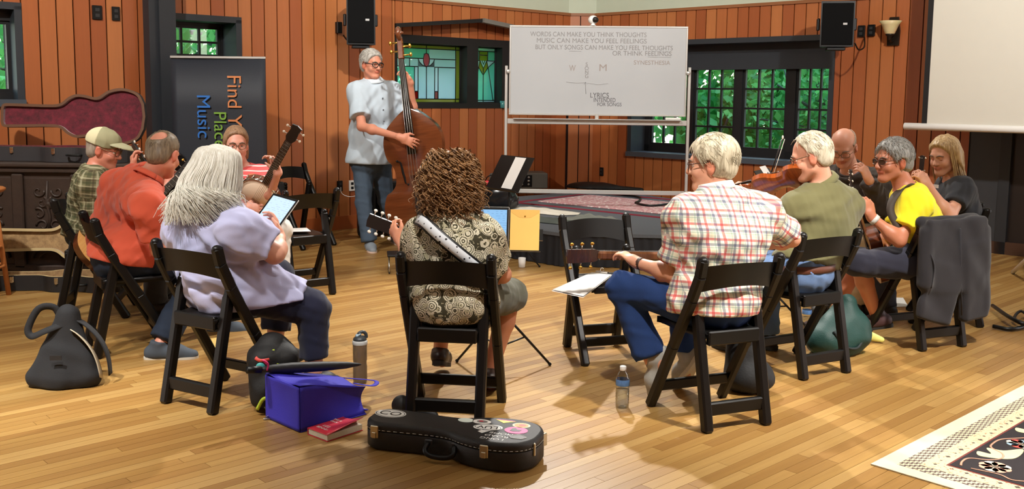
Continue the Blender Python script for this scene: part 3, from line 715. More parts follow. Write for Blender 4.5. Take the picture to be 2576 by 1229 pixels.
def tree(loc, h, rad, nleaf, leaf, seed, label, trunk_r=0.14, zlo=0.1):
    rs = np.random.RandomState(seed); root = empty('tree', loc, 0, label, 'tree', 'trees outside the windows'); tr = MB(); br = MB()
    tr.tube(catmull([(0, 0, 0), (.05, .03, h * .3), (-.06, .05, h * .6), (.05, 0, h)], 4), list(np.linspace(trunk_r, trunk_r * .3, 13)), 8)
    tips = []
    for i in range(16):
        z = h * rs.uniform(.18, .95); a = rs.uniform(0, 6.28); L = rad * rs.uniform(.6, 1.0)
        p = [V(0, 0, z), V(math.cos(a) * L * .5, math.sin(a) * L * .5, z + L * rs.uniform(-.05, .3)), V(math.cos(a + .3) * L, math.sin(a + .3) * L, z + L * rs.uniform(-.1, .45))]
        pp = catmull(p, 4); br.tube(pp, list(np.linspace(trunk_r * .35, .012, len(pp))), 5); tips += pp[3:]
        for _ in range(2):
            q = pp[rs.randint(3, len(pp))]; e = q + rs.normal(size=3) * rad * .22; br.tube([q, (q + e) / 2 + rs.normal(size=3) * .05, e], [.02, .013, .006], 4); tips += [e, (q + e) / 2]
    tr.build('trunk', M_BARK, root); br.build('branches', M_BARK, root)
    tips = np.array(tips); c = tips[rs.randint(0, len(tips), nleaf)] + rs.normal(size=(nleaf, 3)) * rad * .16
    c[:, 2] = np.maximum(c[:, 2], zlo)
    d = rs.normal(size=(nleaf, 3)); d[:, 2] -= .5; d /= np.linalg.norm(d, axis=1, keepdims=True); e = np.cross(d, rs.normal(size=(nleaf, 3))); e /= np.linalg.norm(e, axis=1, keepdims=True)
    s_ = leaf * rs.uniform(.6, 1.3, (nleaf, 1)); nn = np.cross(d, e)
    v = np.stack([c, c + d * s_ * .5 + e * s_ * .34 + nn * s_ * .08, c + d * s_, c + d * s_ * .5 - e * s_ * .34 + nn * s_ * .08], 1).reshape(-1, 3); q = np.arange(nleaf * 4).reshape(-1, 4)
    me = quad_mesh('leaves', v, q); at_ = me.attributes.new('rnd', 'FLOAT', 'FACE'); at_.data.foreach_set('value', rs.uniform(0, 1, nleaf).astype(np.float32))
    o = mkobj('leaves', me, M_LEAF, root); o['kind'] = 'stuff'
for i, (x, y, h, r, n_, s_) in enumerate([(5.6, 14.6, 5.0, 2.1, 8000, .12), (7.6, 12.9, 5.2, 2.0, 8000, .12), (4.2, 17.2, 6, 2.6, 10000, .21), (10.4, 16.4, 7, 3.2, 12000, .24)]):
    tree((x, y, -.86), h, r, n_, s_, 10 + i, ['leafy tree with low branches filling the middle of the wide window', 'leafy tree at the screen end of the wide window', 'leafy tree behind the whiteboard end of the wide window', 'tall tree far beyond the road outside'][i], zlo=0.9)
for i, (x, y, h, r, n_, s_) in enumerate([(-2.3, 16.2, 6, 2.2, 8000, .15), (-5.0, 13.9, 6, 2.4, 8000, .16), (-7.6, 11.4, 6, 2.2, 6000, .15), (1.2, 17.8, 7, 2.6, 8000, .2), (-8.5, 16.5, 8, 3.2, 9000, .24)]):
    tree((x, y, -.86), h, r, n_, s_, 30 + i, ['leafy tree behind the stained glass', 'leafy tree behind the small window over the banner', 'leafy tree beyond the window at the picture edge', 'leafy tree behind the narrow stained glass pane', 'tall tree far behind the small window'][i], zlo=0.5)
tb = MB().tube(catmull([(-1.12, 14.6, -.9), (-1.08, 14.6, 1.5), (-1.14, 14.6, 3.6), (-1.0, 14.7, 6)], 4), list(np.linspace(.46, .36, 13)), 14).build('trunk', M_BARK, empty('old_tree', (0, 0, 0), 0, 'thick grey old tree seen through the stained glass', 'tree', 'trees outside the windows'))
# parked pale car beyond the window
cr = empty('parked_car', (9.9, 19.8, -.82), math.radians(-40), 'pale car parked on the road outside', 'car')
side = [(-2.1, .25), (2.1, .25), (2.15, .65), (1.35, .85), (.75, 1.35), (-.9, 1.38), (-1.7, .92), (-2.15, .8)]
MB().prism(side, -.8, .8, R=np.array([[1, 0, 0], [0, 0, -1.0], [0, 1, 0]])).build('body', pm('car_paint', (206, 214, 222), .25), cr)
MB().prism([(-1.5, .92), (1.2, .9), (.68, 1.27), (-.85, 1.3)], -.81, .81, R=np.array([[1, 0, 0], [0, 0, -1.0], [0, 1, 0]])).build('side_window', pm('car_glass', (30, 36, 42), .1), cr)
for sx in (-1.3, 1.35):
    for sy in (-.78, .78): MB().lathe([(.2, -.1), (.31, -.1), (.31, .1), (.2, .1)], (sx, sy, .31), np.array([[1, 0, 0], [0, 0, -1.0], [0, 1, 0]]), 16).build('wheel', M_BLACK, cr)
# ------------------------------------------------------------------ folding chairs
def make_chair():
    r = empty('folding_chair')
    def side(sg):
        m = MB(); x = sg * 0.203
        pts = [(x, 0.215, 0.0), (x, 0.02, 0.34), (x, -0.125, 0.585), (x, -0.185, 0.70), (x, -0.205, 0.775)]
        for a, b_ in zip(pts, pts[1:]):
            m.bar(V(*a), V(*b_) + 0.012 * unit(V(*b_) - V(*a)), 0.042, 0.050, (0, 1, .4), 0.009)
        m.ball((x, -0.206, 0.778), (0.0225, 0.027, 0.02), 10, 6); m.build('back_post', M_CHAIR, r)
        m = MB(); x = sg * 0.157
        m.bar((x, -0.215, 0.0), (x, -0.085, 0.60), 0.046, 0.05, (0, 1, .2), 0.009); m.ball((x, -0.083, 0.607), (0.0235, 0.026, 0.022), 10, 6); m.build('leg', M_CHAIR, r)
        MB().lathe([(0.004, 0), (0.012, 0), (0.012, 0.006), (0.004, 0.008)], (sg * 0.181, -0.11, 0.555), np.array([[0, 0, sg * 1.0], [0, 1, 0], [-sg * 1.0, 0, 0]]), 10).build('pivot_bolt', M_STEEL, r)
    side(-1); side(1)
    def back(u, v):
        x = (u - .5) * 0.40; e = (2 * u - 1) ** 2; z0 = 0.648 - 0.03 * e + 0.008; z1 = 0.765 - 0.016 * e
        z = z0 + v * (z1 - z0); return (x, -0.170 - 0.045 * (1 - e) - 0.28 * (z - 0.66), z)
    MB().grid(back, 14, 4, thick=-0.016).build('backrest', M_CHAIR, r)
    m = MB(); prof = []
    def seat(u, v):
        x = (u - .5) * 0.355 * (1 - 0.24 * max(0, .55 - v) / .55); y = -0.17 + v * 0.385; e = max(abs(2 * u - 1), abs(2 * v - 1)); return (x, y, 0.447 - 0.012 * (1 - e ** 4) + 0.006 * v + (0.004 if e < .85 else 0) - (0.012 if e > .97 else 0))
    MB().grid(seat, 16, 16, thick=0.03).build('seat', M_CHAIR, r)
    m = MB(); m.bar((-0.136, -0.158, 0.414), (0.136, -0.158, 0.414), 0.03, 0.066, bev=0.006); m.build('seat_rail', M_CHAIR, r)
    m = MB(); m.bar((-0.16, 0.205, 0.424), (0.16, 0.205, 0.424), 0.03, 0.04, bev=0.006); m.build('seat_rail', M_CHAIR, r)
    m = MB(); m.bar((-0.15, -0.194, 0.10), (0.15, -0.194, 0.10), 0.03, 0.06, bev=0.006); m.build('rung', M_CHAIR, r)
    m = MB(); m.bar((-0.19, 0.148, 0.118), (0.19, 0.148, 0.118), 0.03, 0.05, bev=0.006); m.build('rung', M_CHAIR, r)
    return r
CHAIRS = dict(
    red=((-2.21, 5.55), 32, 'black folding chair under the man in the orange polo shirt'),
    white=((-1.41, 4.65), 60, 'black folding chair under the white-haired woman in lavender'),
    curly=((-0.265, 4.44), 83, 'black folding chair under the curly-haired woman in the patterned blouse'),
    plaid=((0.95, 4.47), 112, 'black folding chair under the man in the red plaid shirt'),
    olive=((1.60, 5.31), 118, 'black folding chair under the fiddler in the olive polo shirt'),
    yellow=((2.52, 5.93), 112, 'black folding chair with a dark jacket hung over its back'),
    cap=((-2.78, 6.45), 12, 'black folding chair under the man in the khaki cap'),
    banjo=((-1.92, 7.3), -70, 'black folding chair under the banjo player in the striped shirt'),
    brown=((2.50, 7.0), -122, 'black folding chair under the man in the brown jacket'),
    blonde=((2.95, 6.52), 160, 'black folding chair under the blonde woman'),
    empty_paper=((0.55, 5.53), -73, 'empty black folding chair with a clipboard on its seat'),
    empty_left=((-1.58, 7.20), 127, 'empty black folding chair with a sheet of paper on its seat, beside the tablet'),
    empty_far=((-2.03, 9.42), -35, 'empty black folding chair against the wall by the dark banner'))
_ch = make_chair(); CH = {}
for i, (k, (p, h, lb)) in enumerate(CHAIRS.items()):
    o = _ch if i == 0 else copy_tree(_ch); o.location = (p[0], p[1], 0.0); o.rotation_euler = (0, 0, math.radians(h - 90)); tag(o, lb, 'chair', 'black folding chairs in the circle'); CH[k] = o
def chl(k, x, y, z):
    """chair-local point (x right, y forward) to world"""
    (p, h, _) = CHAIRS[k]; return V(p[0], p[1], 0) + rotz(math.radians(h - 90)) @ V(x, y, z)

# ------------------------------------------------------------------ stage
SZ = 0.30
stage = empty('stage', (0.4, 8.4, 0), 0, 'low black stage with a pleated skirt in front of the corner', 'stage')
poly = [(-0.15, 8.95), (0.42, 8.40), (1.62, 8.33), (3.0, 9.75), (1.2, 12.35), (-0.75, 10.75)]
sl_ = [(x - 0.4, y - 8.4) for x, y in poly]
MB().prism(sl_, SZ - 0.03, SZ).build('stage_deck', pm('stage_carpet', (84, 88, 94), 0.9, var=0.15, vscale=60), stage)
m = MB()
for i in (5, 0, 1, 2):
    a = V(*sl_[i], 0); b_ = V(*sl_[(i + 1) % 6], 0); L = np.linalg.norm(b_ - a); n = V((b_ - a)[1], -(b_ - a)[0], 0) / L; k = int(L / 0.02)
    m.grid(lambda u, v, a=a, b_=b_, n=n, L=L: a + (b_ - a) * u - n * (0.02 - 0.013 * (1 + math.sin(u * L * 62 + 1.3 * math.sin(u * L * 17))) * (0.4 + 0.6 * (1 - v))) + V(0, 0, 0.005 + v * (SZ - 0.035)), k, 3)
m.build('skirt', pm('skirt_cloth', (24, 25, 30), 0.8), stage)
def persian(name, field, accents, cream):
    t = NT(name); p = t.obj(); n1 = t.noise(p, 7.0, 5, .7); n2 = t.noise(p, 26.0, 4, .7)
    vo = t.n('ShaderNodeTexVoronoi'); vo.inputs['Scale'].default_value = 13.0; t.l(p, vo.inputs['Vector'])
    c = t.mix(t.math('SMOOTH_MIN', n1, 1.0, .1), lin(field), lin(accents)); c = t.mix(t.math('GREATER_THAN', n2, 0.56), c, lin(cream)); c = t.mix(t.math('LESS_THAN', vo.outputs['Distance'], .22), c, lin(accents))
    t.color(t.mix(t.math('MULTIPLY', n1, .5), c, lin(cream))); t.set(Roughness=.95); t.bump(n2, .3, .005); return t.m
ru = V(math.cos(math.radians(-40)), math.sin(math.radians(-40)), 0); rv = V(-ru[1], ru[0], 0)
R_ = np.column_stack([ru, rv, V(0, 0, 1)]); c0 = V(-0.02, 10.72, SZ) + ru * 1.40 + rv * 0.80
rug = empty_m('stage_rug', c0, R_, 'faded red and cream oriental rug on the stage', 'rug')
MB().box((0, 0, 0.006), (2.5, 1.0, 0.01), bev=0.003).build('pile', persian('stage_rug_pile', (190, 116, 122), (158, 70, 86), (230, 218, 214)), rug)
m = MB()
for q in ((0, -.765, 2.76, .03), (0, .765, 2.76, .03), (-1.365, 0, .03, 1.5), (1.365, 0, .03, 1.5)): m.box((q[0], q[1], 0.006), (q[2], q[3], 0.011))
m.build('border', pm('rug_border', (132, 38, 54), .95, bump=.2), rug)
# ------------------------------------------------------------------ whiteboard on its rolling stand
wl, wr = at(1281, 180, 10.33), at(1728, 180, 10.25); wu = unit((wr - wl) * V(1, 1, 0)); wnv = V(-wu[1], wu[0], 0); RW = np.column_stack([wu, wnv, V(0, 0, 1)])
zt, zb = at(1505, 65, 10.29)[2], at(1505, 291, 10.29)[2]; ww = np.linalg.norm((wr - wl)[:2]); wc = (wl + wr) / 2; wc[2] = SZ
wb = empty_m('whiteboard', wc, RW, 'large white marker board on a rolling metal stand', 'whiteboard'); zt -= SZ; zb -= SZ
def wbm():
    t = NT('whiteboard_surface'); v = t.obj(); n = t.noise(v, 1.2, 3); t.color(t.mix(n, lin((166, 168, 170)), lin((178, 180, 182)))); t.set(Roughness=0.16); t.b.inputs['Specular IOR Level'].default_value = .5; return t.m
pan_ = MB().box((0, 0, (zt + zb) / 2), (ww - 0.02, 0.018, zt - zb - 0.02)).build('panel', wbm(), wb)
m = MB(); e = .018
for q in ((0, zt - e / 2, ww, e), (0, zb + e / 2, ww, e)): m.box((q[0], 0, q[1]), (q[2], .03, q[3]), bev=.004)
for sx in (-1, 1): m.box((sx * (ww / 2 - e / 2), 0, (zt + zb) / 2), (e, .03, zt - zb - 2 * e), bev=.004)
m.build('frame', M_ALU, wb)
for sx in (-1, 1):
    px_ = sx * (ww / 2 + .03); ptop = at(1505, 172, 10.29)[2] - SZ
    p_ = MB().box((px_, .012, (ptop + .05) / 2 + .02), (.03, .03, ptop - .05), bev=.005).build('stand_post', M_ALU, wb)
    MB().bar((px_, -.3, .075), (px_, .3, .075), .035, .03, bev=.006).build('foot', M_ALU, wb)
    for sy in (-.28, .28): MB().lathe([(.01, -.012), (.03, -.012), (.03, .012), (.01, .012)], (px_, sy, .03), np.array([[0, 0, 1.0], [0, 1, 0], [-1, 0, 0]]), 12).build('caster', M_BLACK, wb)
    MB().lathe([(.006, 0), (.022, .004), (.022, .02), (.006, .024)], (px_ - sx * .018, -.01, ptop - .04), np.array([[1, 0, 0], [0, 0, -1.0], [0, 1, 0]]), 12).build('clamp_knob', M_ALU, wb)
zr = at(1500, 307, 10.29)[2] - SZ; MB().box((0, 0, zr), (ww + .03, .03, .055), bev=.006).build('tray_rail', M_ALU, wb)
MB().box((0, -.035, zr + .03), (ww - .1, .06, .008)).build('pen_tray', M_ALU, wb)
MB().box((0.0, .0, zr + .055), (.04, .04, .06), bev=.006).build('tray_bracket', M_ALU, wb)
zr2 = at(1500, 483, 10.29)[2] - SZ; MB().box((0, .012, zr2), (ww + .03, .03, .045), bev=.006).build('lower_rail', M_ALU, wb)
M_INK = pm('faded_marker', (126, 124, 123), .6, var=.3, vscale=40); M_INK2 = pm('dark_marker', (84, 83, 86), .6, var=.3, vscale=40); M_INK3 = pm('faint_marker', (142, 132, 126), .6)
RT = np.array([[1, 0, 0], [0, 0, -1.0], [0, 1, 0]])
_wi = np.linalg.inv(RW)
def wpt(x, y):
    p = at(x, y, 10.28); d = ray(x, y); n = wnv; o = wc - wnv * .012 - V(0, 0, CAM_Z); t_ = (o @ n) / (d @ n); q = V(0, 0, CAM_Z) + d * t_ - wc; q = _wi @ q; return (q[0], -0.0105, q[2])
for s_, x, y, h, wpx, mt in (('WORDS CAN MAKE YOU THINK THOUGHTS', 1480, 87, 12, 288, M_INK), ('MUSIC CAN MAKE YOU FEEL FEELINGS', 1488, 103, 12, 272, M_INK), ('BUT ONLY SONGS CAN MAKE YOU FEEL THOUGHTS', 1519, 120, 12, 340, M_INK), ('OR THINK FEELINGS', 1615, 135, 12, 146, M_INK), ('SYNESTHESIA', 1640, 158, 11, 90, M_INK3), ('W', 1440, 172, 16, 16, M_INK3), ('M', 1517, 171, 18, 18, M_INK3), ('LYRICS', 1508, 240, 13, 46, M_INK2), ('INTENDED', 1521, 252, 11, 54, M_INK2), ('FOR SONGS', 1533, 263, 9, 60, M_INK2)):
    sc = 10.28 / FOC; o = text(s_, h * sc * 1.35, mt, pan_, wpt(x, y), RT, 'writing'); wd = max(v.co.x for v in o.data.vertices) - min(v.co.x for v in o.data.vertices)
    for v in o.data.vertices: v.co.x *= wpx * sc / wd
for i, ch_ in enumerate('SONG'): text(ch_, 11 * 10.28 / FOC * 1.2, M_INK, pan_, wpt(1476, 162 + i * 10), RT, 'writing')
for pl in (((1424, 206), (1450, 209), (1473, 208)), ((1478, 209), (1505, 213), (1530, 210)), ((1474, 236), (1473, 222), (1473, 207)), ((1469, 213), (1473, 206), (1478, 212)), ((1432, 128), (1462, 129)), ((1640, 129), (1690, 131)), ((1630, 143), (1688, 144))):
    MB().tube([wpt(*p) for p in pl], .0022, 4, flat=.3).build('marker_stroke', M_INK, pan_)
# round camera on the board's top edge
q = wpt(1492, 64); cr_ = empty_m('webcam', wc + RW @ V(q[0], 0.0, zt), RW, 'small round white camera with dark dome on the whiteboard top', 'camera')
MB().lathe([(.03, 0), (.035, .004), (.02, .012), (.016, .03)], n=16).build('base', M_WHITE, cr_)
MB().ball((0, .01, .062), (.052, .045, .046), 16, 10).build('housing', M_WHITE, cr_); MB().ball((.022, -.022, .06), (.034, .026, .032), 16, 10).build('lens_dome', pm('dark_dome', (28, 22, 20), .12), cr_)
er = MB().box((0, 0, 0.012), (.16, .05, .024), bev=.006).build('whiteboard_eraser', pm('eraser_felt', (216, 216, 210), .8)); q = wpt(1692, 305); er.location = tuple(wc + RW @ V(q[0], -.036, zr + .034)); er.rotation_euler = (0, 0, math.atan2(wu[1], wu[0])); tag(er, 'pale eraser lying on the whiteboard pen tray', 'eraser')
# ------------------------------------------------------------------ banner stand
bY = 8.9; bl, br_ = at(428, 145, bY), at(668, 147, bY); bn = empty('banner_stand', ((bl[0] + br_[0]) / 2, bY, 0), 0, 'dark navy roll-up banner with colourful sideways lettering', 'banner'); bwid = br_[0] - bl[0]; bz = bl[2]
t = NT('banner_print'); tc = t.obj(); n = t.noise(tc, 90, 2); t.color(t.mix(n, lin((38, 42, 50)), lin((46, 50, 60)))); t.set(Roughness=.6); MATS['banner_print'] = t.m
sheet = MB().grid(lambda u, v: ((u - .5) * bwid, .012 * math.sin(3 * u + 1), .07 + v * (bz - .07)), 16, 4, thick=.002).build('banner_sheet', t.m, bn)
MB().box((0, 0.004, bz + .008), (bwid, .025, .022), bev=.004).build('top_rail', M_ALU, bn)
MB().box((0, .02, .035), (bwid + .04, .16, .07), bev=.015).build('base_cassette', M_ALU, bn); MB().tube([(0, .06, .06), (0, .03, bz)], .011, 8).build('support_pole', M_ALU, bn)
RB = np.array([[0, 1.0, 0], [0, 0, -1.0], [-1.0, 0, 0]])          # reads from top to bottom
def bpt(x, y): p = at(x, y, bY); return (p[0] - (bl[0] + br_[0]) / 2, -.016, p[2])
for s_, x, y0, cap, rgb in (('Find Your', 588, 191, 37, (222, 140, 84)), ('Place', 553, 282, 33, (128, 178, 62)), ('Music', 511, 240, 35, (44, 118, 206))):
    mt = pm('print_' + s_.split()[0].lower(), rgb, .6, var=.03); p0 = bpt(x, y0)
    o = text(s_, cap * bY / FOC * 1.36, mt, sheet, p0, RB, 'lettering', align='LEFT')
    ys = [v.co.x for v in o.data.vertices]; x0 = min(ys); full = dict(Find=3.95, Place=2.3, Music=2.55)[s_.split()[0]]
    for v in o.data.vertices: v.co.x = (v.co.x - x0) * 1.0
# ------------------------------------------------------------------ carved chest and guitar cases
M_CARVED = pm('dark_carved_oak', (58, 44, 36), .5, var=.3, vscale=20, bump=.35, bscale=60)
cY = 7.55; cL, cR = -4.45, -2.88; ct = at(100, 409, cY)[2]; cd = .42
cb = empty('carved_chest', ((cL + cR) / 2, cY + cd / 2, 0), 0, 'dark carved wooden chest under the open guitar case', 'chest'); cw = cR - cL
MB().box((0, 0, (ct - .05) / 2 + .03), (cw - .06, cd - .06, ct - .11), bev=.01).build('body', M_CARVED, cb)
MB().box((0, -.01, ct - .02), (cw + .02, cd + .03, .04), bev=.012).build('top', M_CARVED, cb); MB().box((0, -.005, ct - .06), (cw - .02, cd, .045), bev=.01).build('top_moulding', M_CARVED, cb)
MB().box((0, -.005, .06), (cw, cd, .12), bev=.012).build('plinth', M_CARVED, cb); MB().box((0, -cd / 2 + .015, .30), (cw - .02, .05, .035), bev=.008).build('middle_rail', M_CARVED, cb)
for i in range(5):
    x = cw / 2 - .06 - i * .46; m = MB().box((x, -cd / 2 + .02, ct * .5), (.09, .05, ct - .18), bev=.01); m.build('stile', M_CARVED, cb)
for i in range(4):
    x = cw / 2 - .06 - .23 - i * .46; pnl = MB().box((x, -cd / 2 + .033, .575), (.36, .02, .46), bev=.006).build('panel', M_CARVED, cb); m = MB(); rr = random.Random(i)
    y = -cd / 2 + .02
    for sg in (-1, 1):
        for k in range(4):
            c_ = (x + sg * (.05 + .025 * (k % 2)), .43 + k * .09); sp = [(c_[0] + sg * (.05 - .0028 * t_) * math.cos(t_ * .42 + k), y, c_[1] + (.05 - .0028 * t_) * math.sin(t_ * .42 + k)) for t_ in range(16)]
            m.tube(sp, [.011 - .0004 * t_ for t_ in range(16)], 6)
    m.tube([(x, y, .38), (x + .012, y, .5), (x - .012, y, .62), (x, y, .78)], [.014, .012, .012, .008], 6); m.lathe([(.001, .0), (.05, .0), (.04, .015), (.02, .02), (.001, .028)], (x, y + .012, .6), np.array([[1, 0, 0], [0, 0, -1.0], [0, 1, 0]]), 14)
    m.build('carving', M_CARVED, pnl)
for i in range(3):
    m = MB(); x = cw / 2 - .29 - i * .46; m.tube([(x + .14 * math.cos(a), -cd / 2 + .018, .17 + .09 * math.sin(a)) for a in np.linspace(0, math.pi, 9)], .012, 6); m.tube([(x + .08 * math.cos(a), -cd / 2 + .018, .17 + .05 * math.sin(a)) for a in np.linspace(0, math.pi, 9)], .01, 6); m.build('lunette_carving', M_CARVED, cb)
def case_outline(L=1.10, lb=.215, ub=.165, wa=.145, nk=.085, n=7):
    half = [(0, .0), (.012, lb * .45), (.06, lb * .82), (.17, lb), (.28, lb * .92), (.37, wa), (.46, ub * .97), (.53, ub), (.59, ub * .85), (.65, nk * 1.12), (.74, nk), (L - .1, nk * 1.06), (L - .02, nk * 1.02), (L, nk * .6)]
    half = half[:1] + [tuple(p) for p in catmull(half[1:], 4)] + [(L, 0)]
    return [(x, -y) for x, y in half] + [(x, y) for x, y in half[::-1][1:-1]]
def open_case(loc, rz, lid_deg, lining, shell, trim, label, depth=.115, lid_d=.05, sc=1.0, hs=1):
    """guitar case: local x from the body end to the neck end, hinge along +y"""
    r = empty('guitar_case', loc, rz, label, 'guitar case'); ol = [(x * sc, y * sc) for x, y in case_outline()]; n = len(ol); cen = np.mean(ol, 0)
    def inset(o_, d):
        P_ = np.array(o_); out = []
        for i in range(n):
            t_ = unit(np.append(P_[(i + 1) % n] - P_[i - 1], 0)); out.append(tuple(P_[i] + d * np.array([-t_[1], t_[0]])))
        return out
    inn = inset(ol, .022)
    def tray(h, flip, parent, nm, zoff=0.0):
        s_ = -1 if flip else 1; m = MB(); z = lambda q: s_ * q + zoff
        vs = [(x, y, z(0)) for x, y in ol] + [(x, y, z(h)) for x, y in ol] + [(x, y, z(h)) for x, y in inn] + [(x, y, z(.02)) for x, y in inn]
        fs = [(i, (i + 1) % n, n + (i + 1) % n, n + i) for i in range(n)]; rim = [(n + i, n + (i + 1) % n, 2 * n + (i + 1) % n, 2 * n + i) for i in range(n)]
        ins = [(2 * n + i, 2 * n + (i + 1) % n, 3 * n + (i + 1) % n, 3 * n + i) for i in range(n)]
        fx = lambda F_: [f[::-1] for f in F_] if flip else F_
        m.add(vs, fx(fs + [tuple(range(n))[::-1]]), False, 0); m.add(vs, fx(rim), False, 1); m.add(vs, fx(ins + [tuple(range(3 * n, 4 * n))]), False, 2)
        return m.build(nm, [shell, trim, lining], parent)
    tray(depth, False, r, 'case_bottom')
    hy = hs * max(y for x, y in ol); lid = tray(lid_d, True, r, 'case_lid', lid_d)
    ca, sa = math.cos(math.radians(lid_deg)), math.sin(math.radians(lid_deg))
    for v in lid.data.vertices:                           # closed position, then turned about the hinge
        x, y, zz = v.co; y -= hy; v.co = (x, hy + y * ca + hs * zz * sa, depth + .004 - hs * y * sa + zz * ca)
    lid.data.update()
    for lx in (.17, .52, .86):
        yy = -hs * max([abs(y) for x, y in ol if abs(x - lx * sc) < .05] + [.08]); q_ = -hs
        lt = MB().box((lx * sc, yy + q_ * .004, depth - .03), (.03, .008, .045), bev=.003).build('latch', M_CHROME, r); MB().box((lx * sc, yy + q_ * .010, depth - .045), (.018, .006, .02), bev=.002).build('latch_tongue', M_CHROME, lt)
    hx = .36 * sc; hyy = -hs * max(abs(y) for x, y in ol if abs(x - hx) < .05)
    MB().tube(catmull([(hx - .06, hyy - hs * .005, depth * .5), (hx - .045, hyy - hs * .035, depth * .5), (hx + .045, hyy - hs * .035, depth * .5), (hx + .06, hyy - hs * .005, depth * .5)], 4), .009, 8).build('handle', M_BLACK, r)
    return r
def plush(name, c0, c1):
    t = NT(name); v = t.obj(); n = t.noise(v, 22, 4, .7); t.color(t.ramp(n, [(.3, lin(c0)), (.75, lin(c1))])); t.set(Roughness=.9); t.b.inputs['Sheen Weight'].default_value = .6; t.bump(n, .6, .01); return t.m
M_TOLEX = pm('black_case_vinyl', (30, 29, 30), .55, var=.2, bump=.25, bscale=300); M_TOLEXG = pm('grey_case_vinyl', (52, 50, 52), .55, var=.2, bump=.25, bscale=300)
cx_ = -3.02
open_case((cx_, cY + .215, ct + .003), math.pi, 97, plush('burgundy_plush', (66, 10, 22), (128, 30, 50)), M_TOLEXG, pm('case_edge', (104, 70, 48), .7), 'open guitar case lined in burgundy plush on the carved chest', hs=-1, sc=1.08)
gp = fl(196, 700)
open_case((-2.86, 7.30, .003), math.radians(187), 99, plush('tan_plush', (128, 98, 62), (186, 152, 104)), M_TOLEX, pm('cream_edge', (190, 168, 122), .8), 'open guitar case lined in tan plush on the floor before the chest', hs=-1)
# wooden stool at the picture edge
sp_ = at(-58, 478, 6.9); st = empty('wooden_stool', (sp_[0], 6.9, 0), .3, 'orange-brown wooden stool at the picture edge before the chest', 'stool'); M_OAK = pm('stool_oak', (176, 108, 56), .4, var=.2)
MB().lathe([(.01, -.035), (.165, -.035), (.185, -.02), (.185, -.008), (.17, 0), (.01, -.004)], (0, 0, sp_[2] + .02), n=28).build('seat', M_OAK, st)
for a in range(4):
    c_, s_ = math.cos(a * math.pi / 2 + .2), math.sin(a * math.pi / 2 + .2); MB().tube([(.10 * c_, .10 * s_, sp_[2] - .02), (.17 * c_, .17 * s_, 0)], [.02, .018], 10).build('leg', M_OAK, st)
for zz, rr_ in ((.22, .15), (.36, .135)): MB().tube([(rr_ * math.cos(a), rr_ * math.sin(a), zz) for a in np.linspace(0, 2 * math.pi, 20, endpoint=False)], .01, 8, closed=True).build('foot_ring', M_OAK, st)
# ------------------------------------------------------------------ loudspeakers on wall brackets
def speaker(x0, x1, ytop, ybot, Y, yaw, label, fr, wx):
    a, b_ = at(x0, (ytop + ybot) / 2, Y), at(x1, (ytop + ybot) / 2, Y); wd = b_[0] - a[0]; z1_, z0_ = at(x0, ytop, Y)[2], at(x0, ybot, Y)[2]
    r = empty('loudspeaker', ((a[0] + b_[0]) / 2, Y, z0_), yaw, label, 'loudspeaker', 'wall loudspeakers'); h = z1_ - z0_
    ol = [(-wd / 2, 0), (wd / 2, 0), (wd / 2 - .05, .26), (-wd / 2 + .05, .26)]
    MB().prism(ol, 0, h).build('cabinet', M_BLACK, r)
    MB().box((0, -.006, h / 2), (wd - .03, .012, h - .04), bev=.004).build('grille', pm('speaker_mesh', (7, 7, 8), .8, spec=.15), r)
    MB().box((wd * .22, -.014, h * .5), (.04, .003, .02)).build('badge', pm('badge_silver', (190, 190, 190), .4), r)
    for sx in (-1, 1): MB().box((sx * (wd / 2 + .014), .10, h / 2), (.03, .08, .12), bev=.006).build('yoke', M_BLACK, r)
    MB().bar((0, .24, -.01), (0, .24 + .25, .05), .05, .03).build('bracket_arm', M_BLACK, r); MB().box((0, .10, -.02), (.18, .16, .03), bev=.005).build('bracket_plate', M_BLACK, r)
    return r
speaker(872, 944, -14, 112, 10.15, math.radians(12), 'black loudspeaker hung on the board wall above the bass player', WL, 0)
speaker(2066, 2148, 2, 117, 9.95, math.radians(-12), 'black loudspeaker hung over the corner of the wide window', WR, 0)
# ------------------------------------------------------------------ projection screen
s0 = at(2275, 317, 9.5); sd = WR.R[:, 0]; RS = np.column_stack([sd, WR.R[:, 1], V(0, 0, 1)])
scr = empty_m('projection_screen', s0, RS, 'large white pull-down projection screen with a round white bottom bar', 'projection screen')
MB().tube([(0, 0, 0), (.004, 0, 0), (2.9, 0, 0)], [.030, .034, .034], 14).build('bottom_bar', M_WHITE, scr)
MB().box((1.55, 0, 1.42), (2.68, .004, 2.78)).build('screen_fabric', pm('screen_white', (216, 212, 200), .8, var=.02), scr)
for x in (.19, 2.91): MB().box((x, -.001, 1.42), (.05, .007, 2.78)).build('black_border', M_BLACKPAINT, scr)
MB().box((1.5, 0, 2.86), (3.1, .12, .13), bev=.02).build('housing', M_WHITE, scr)
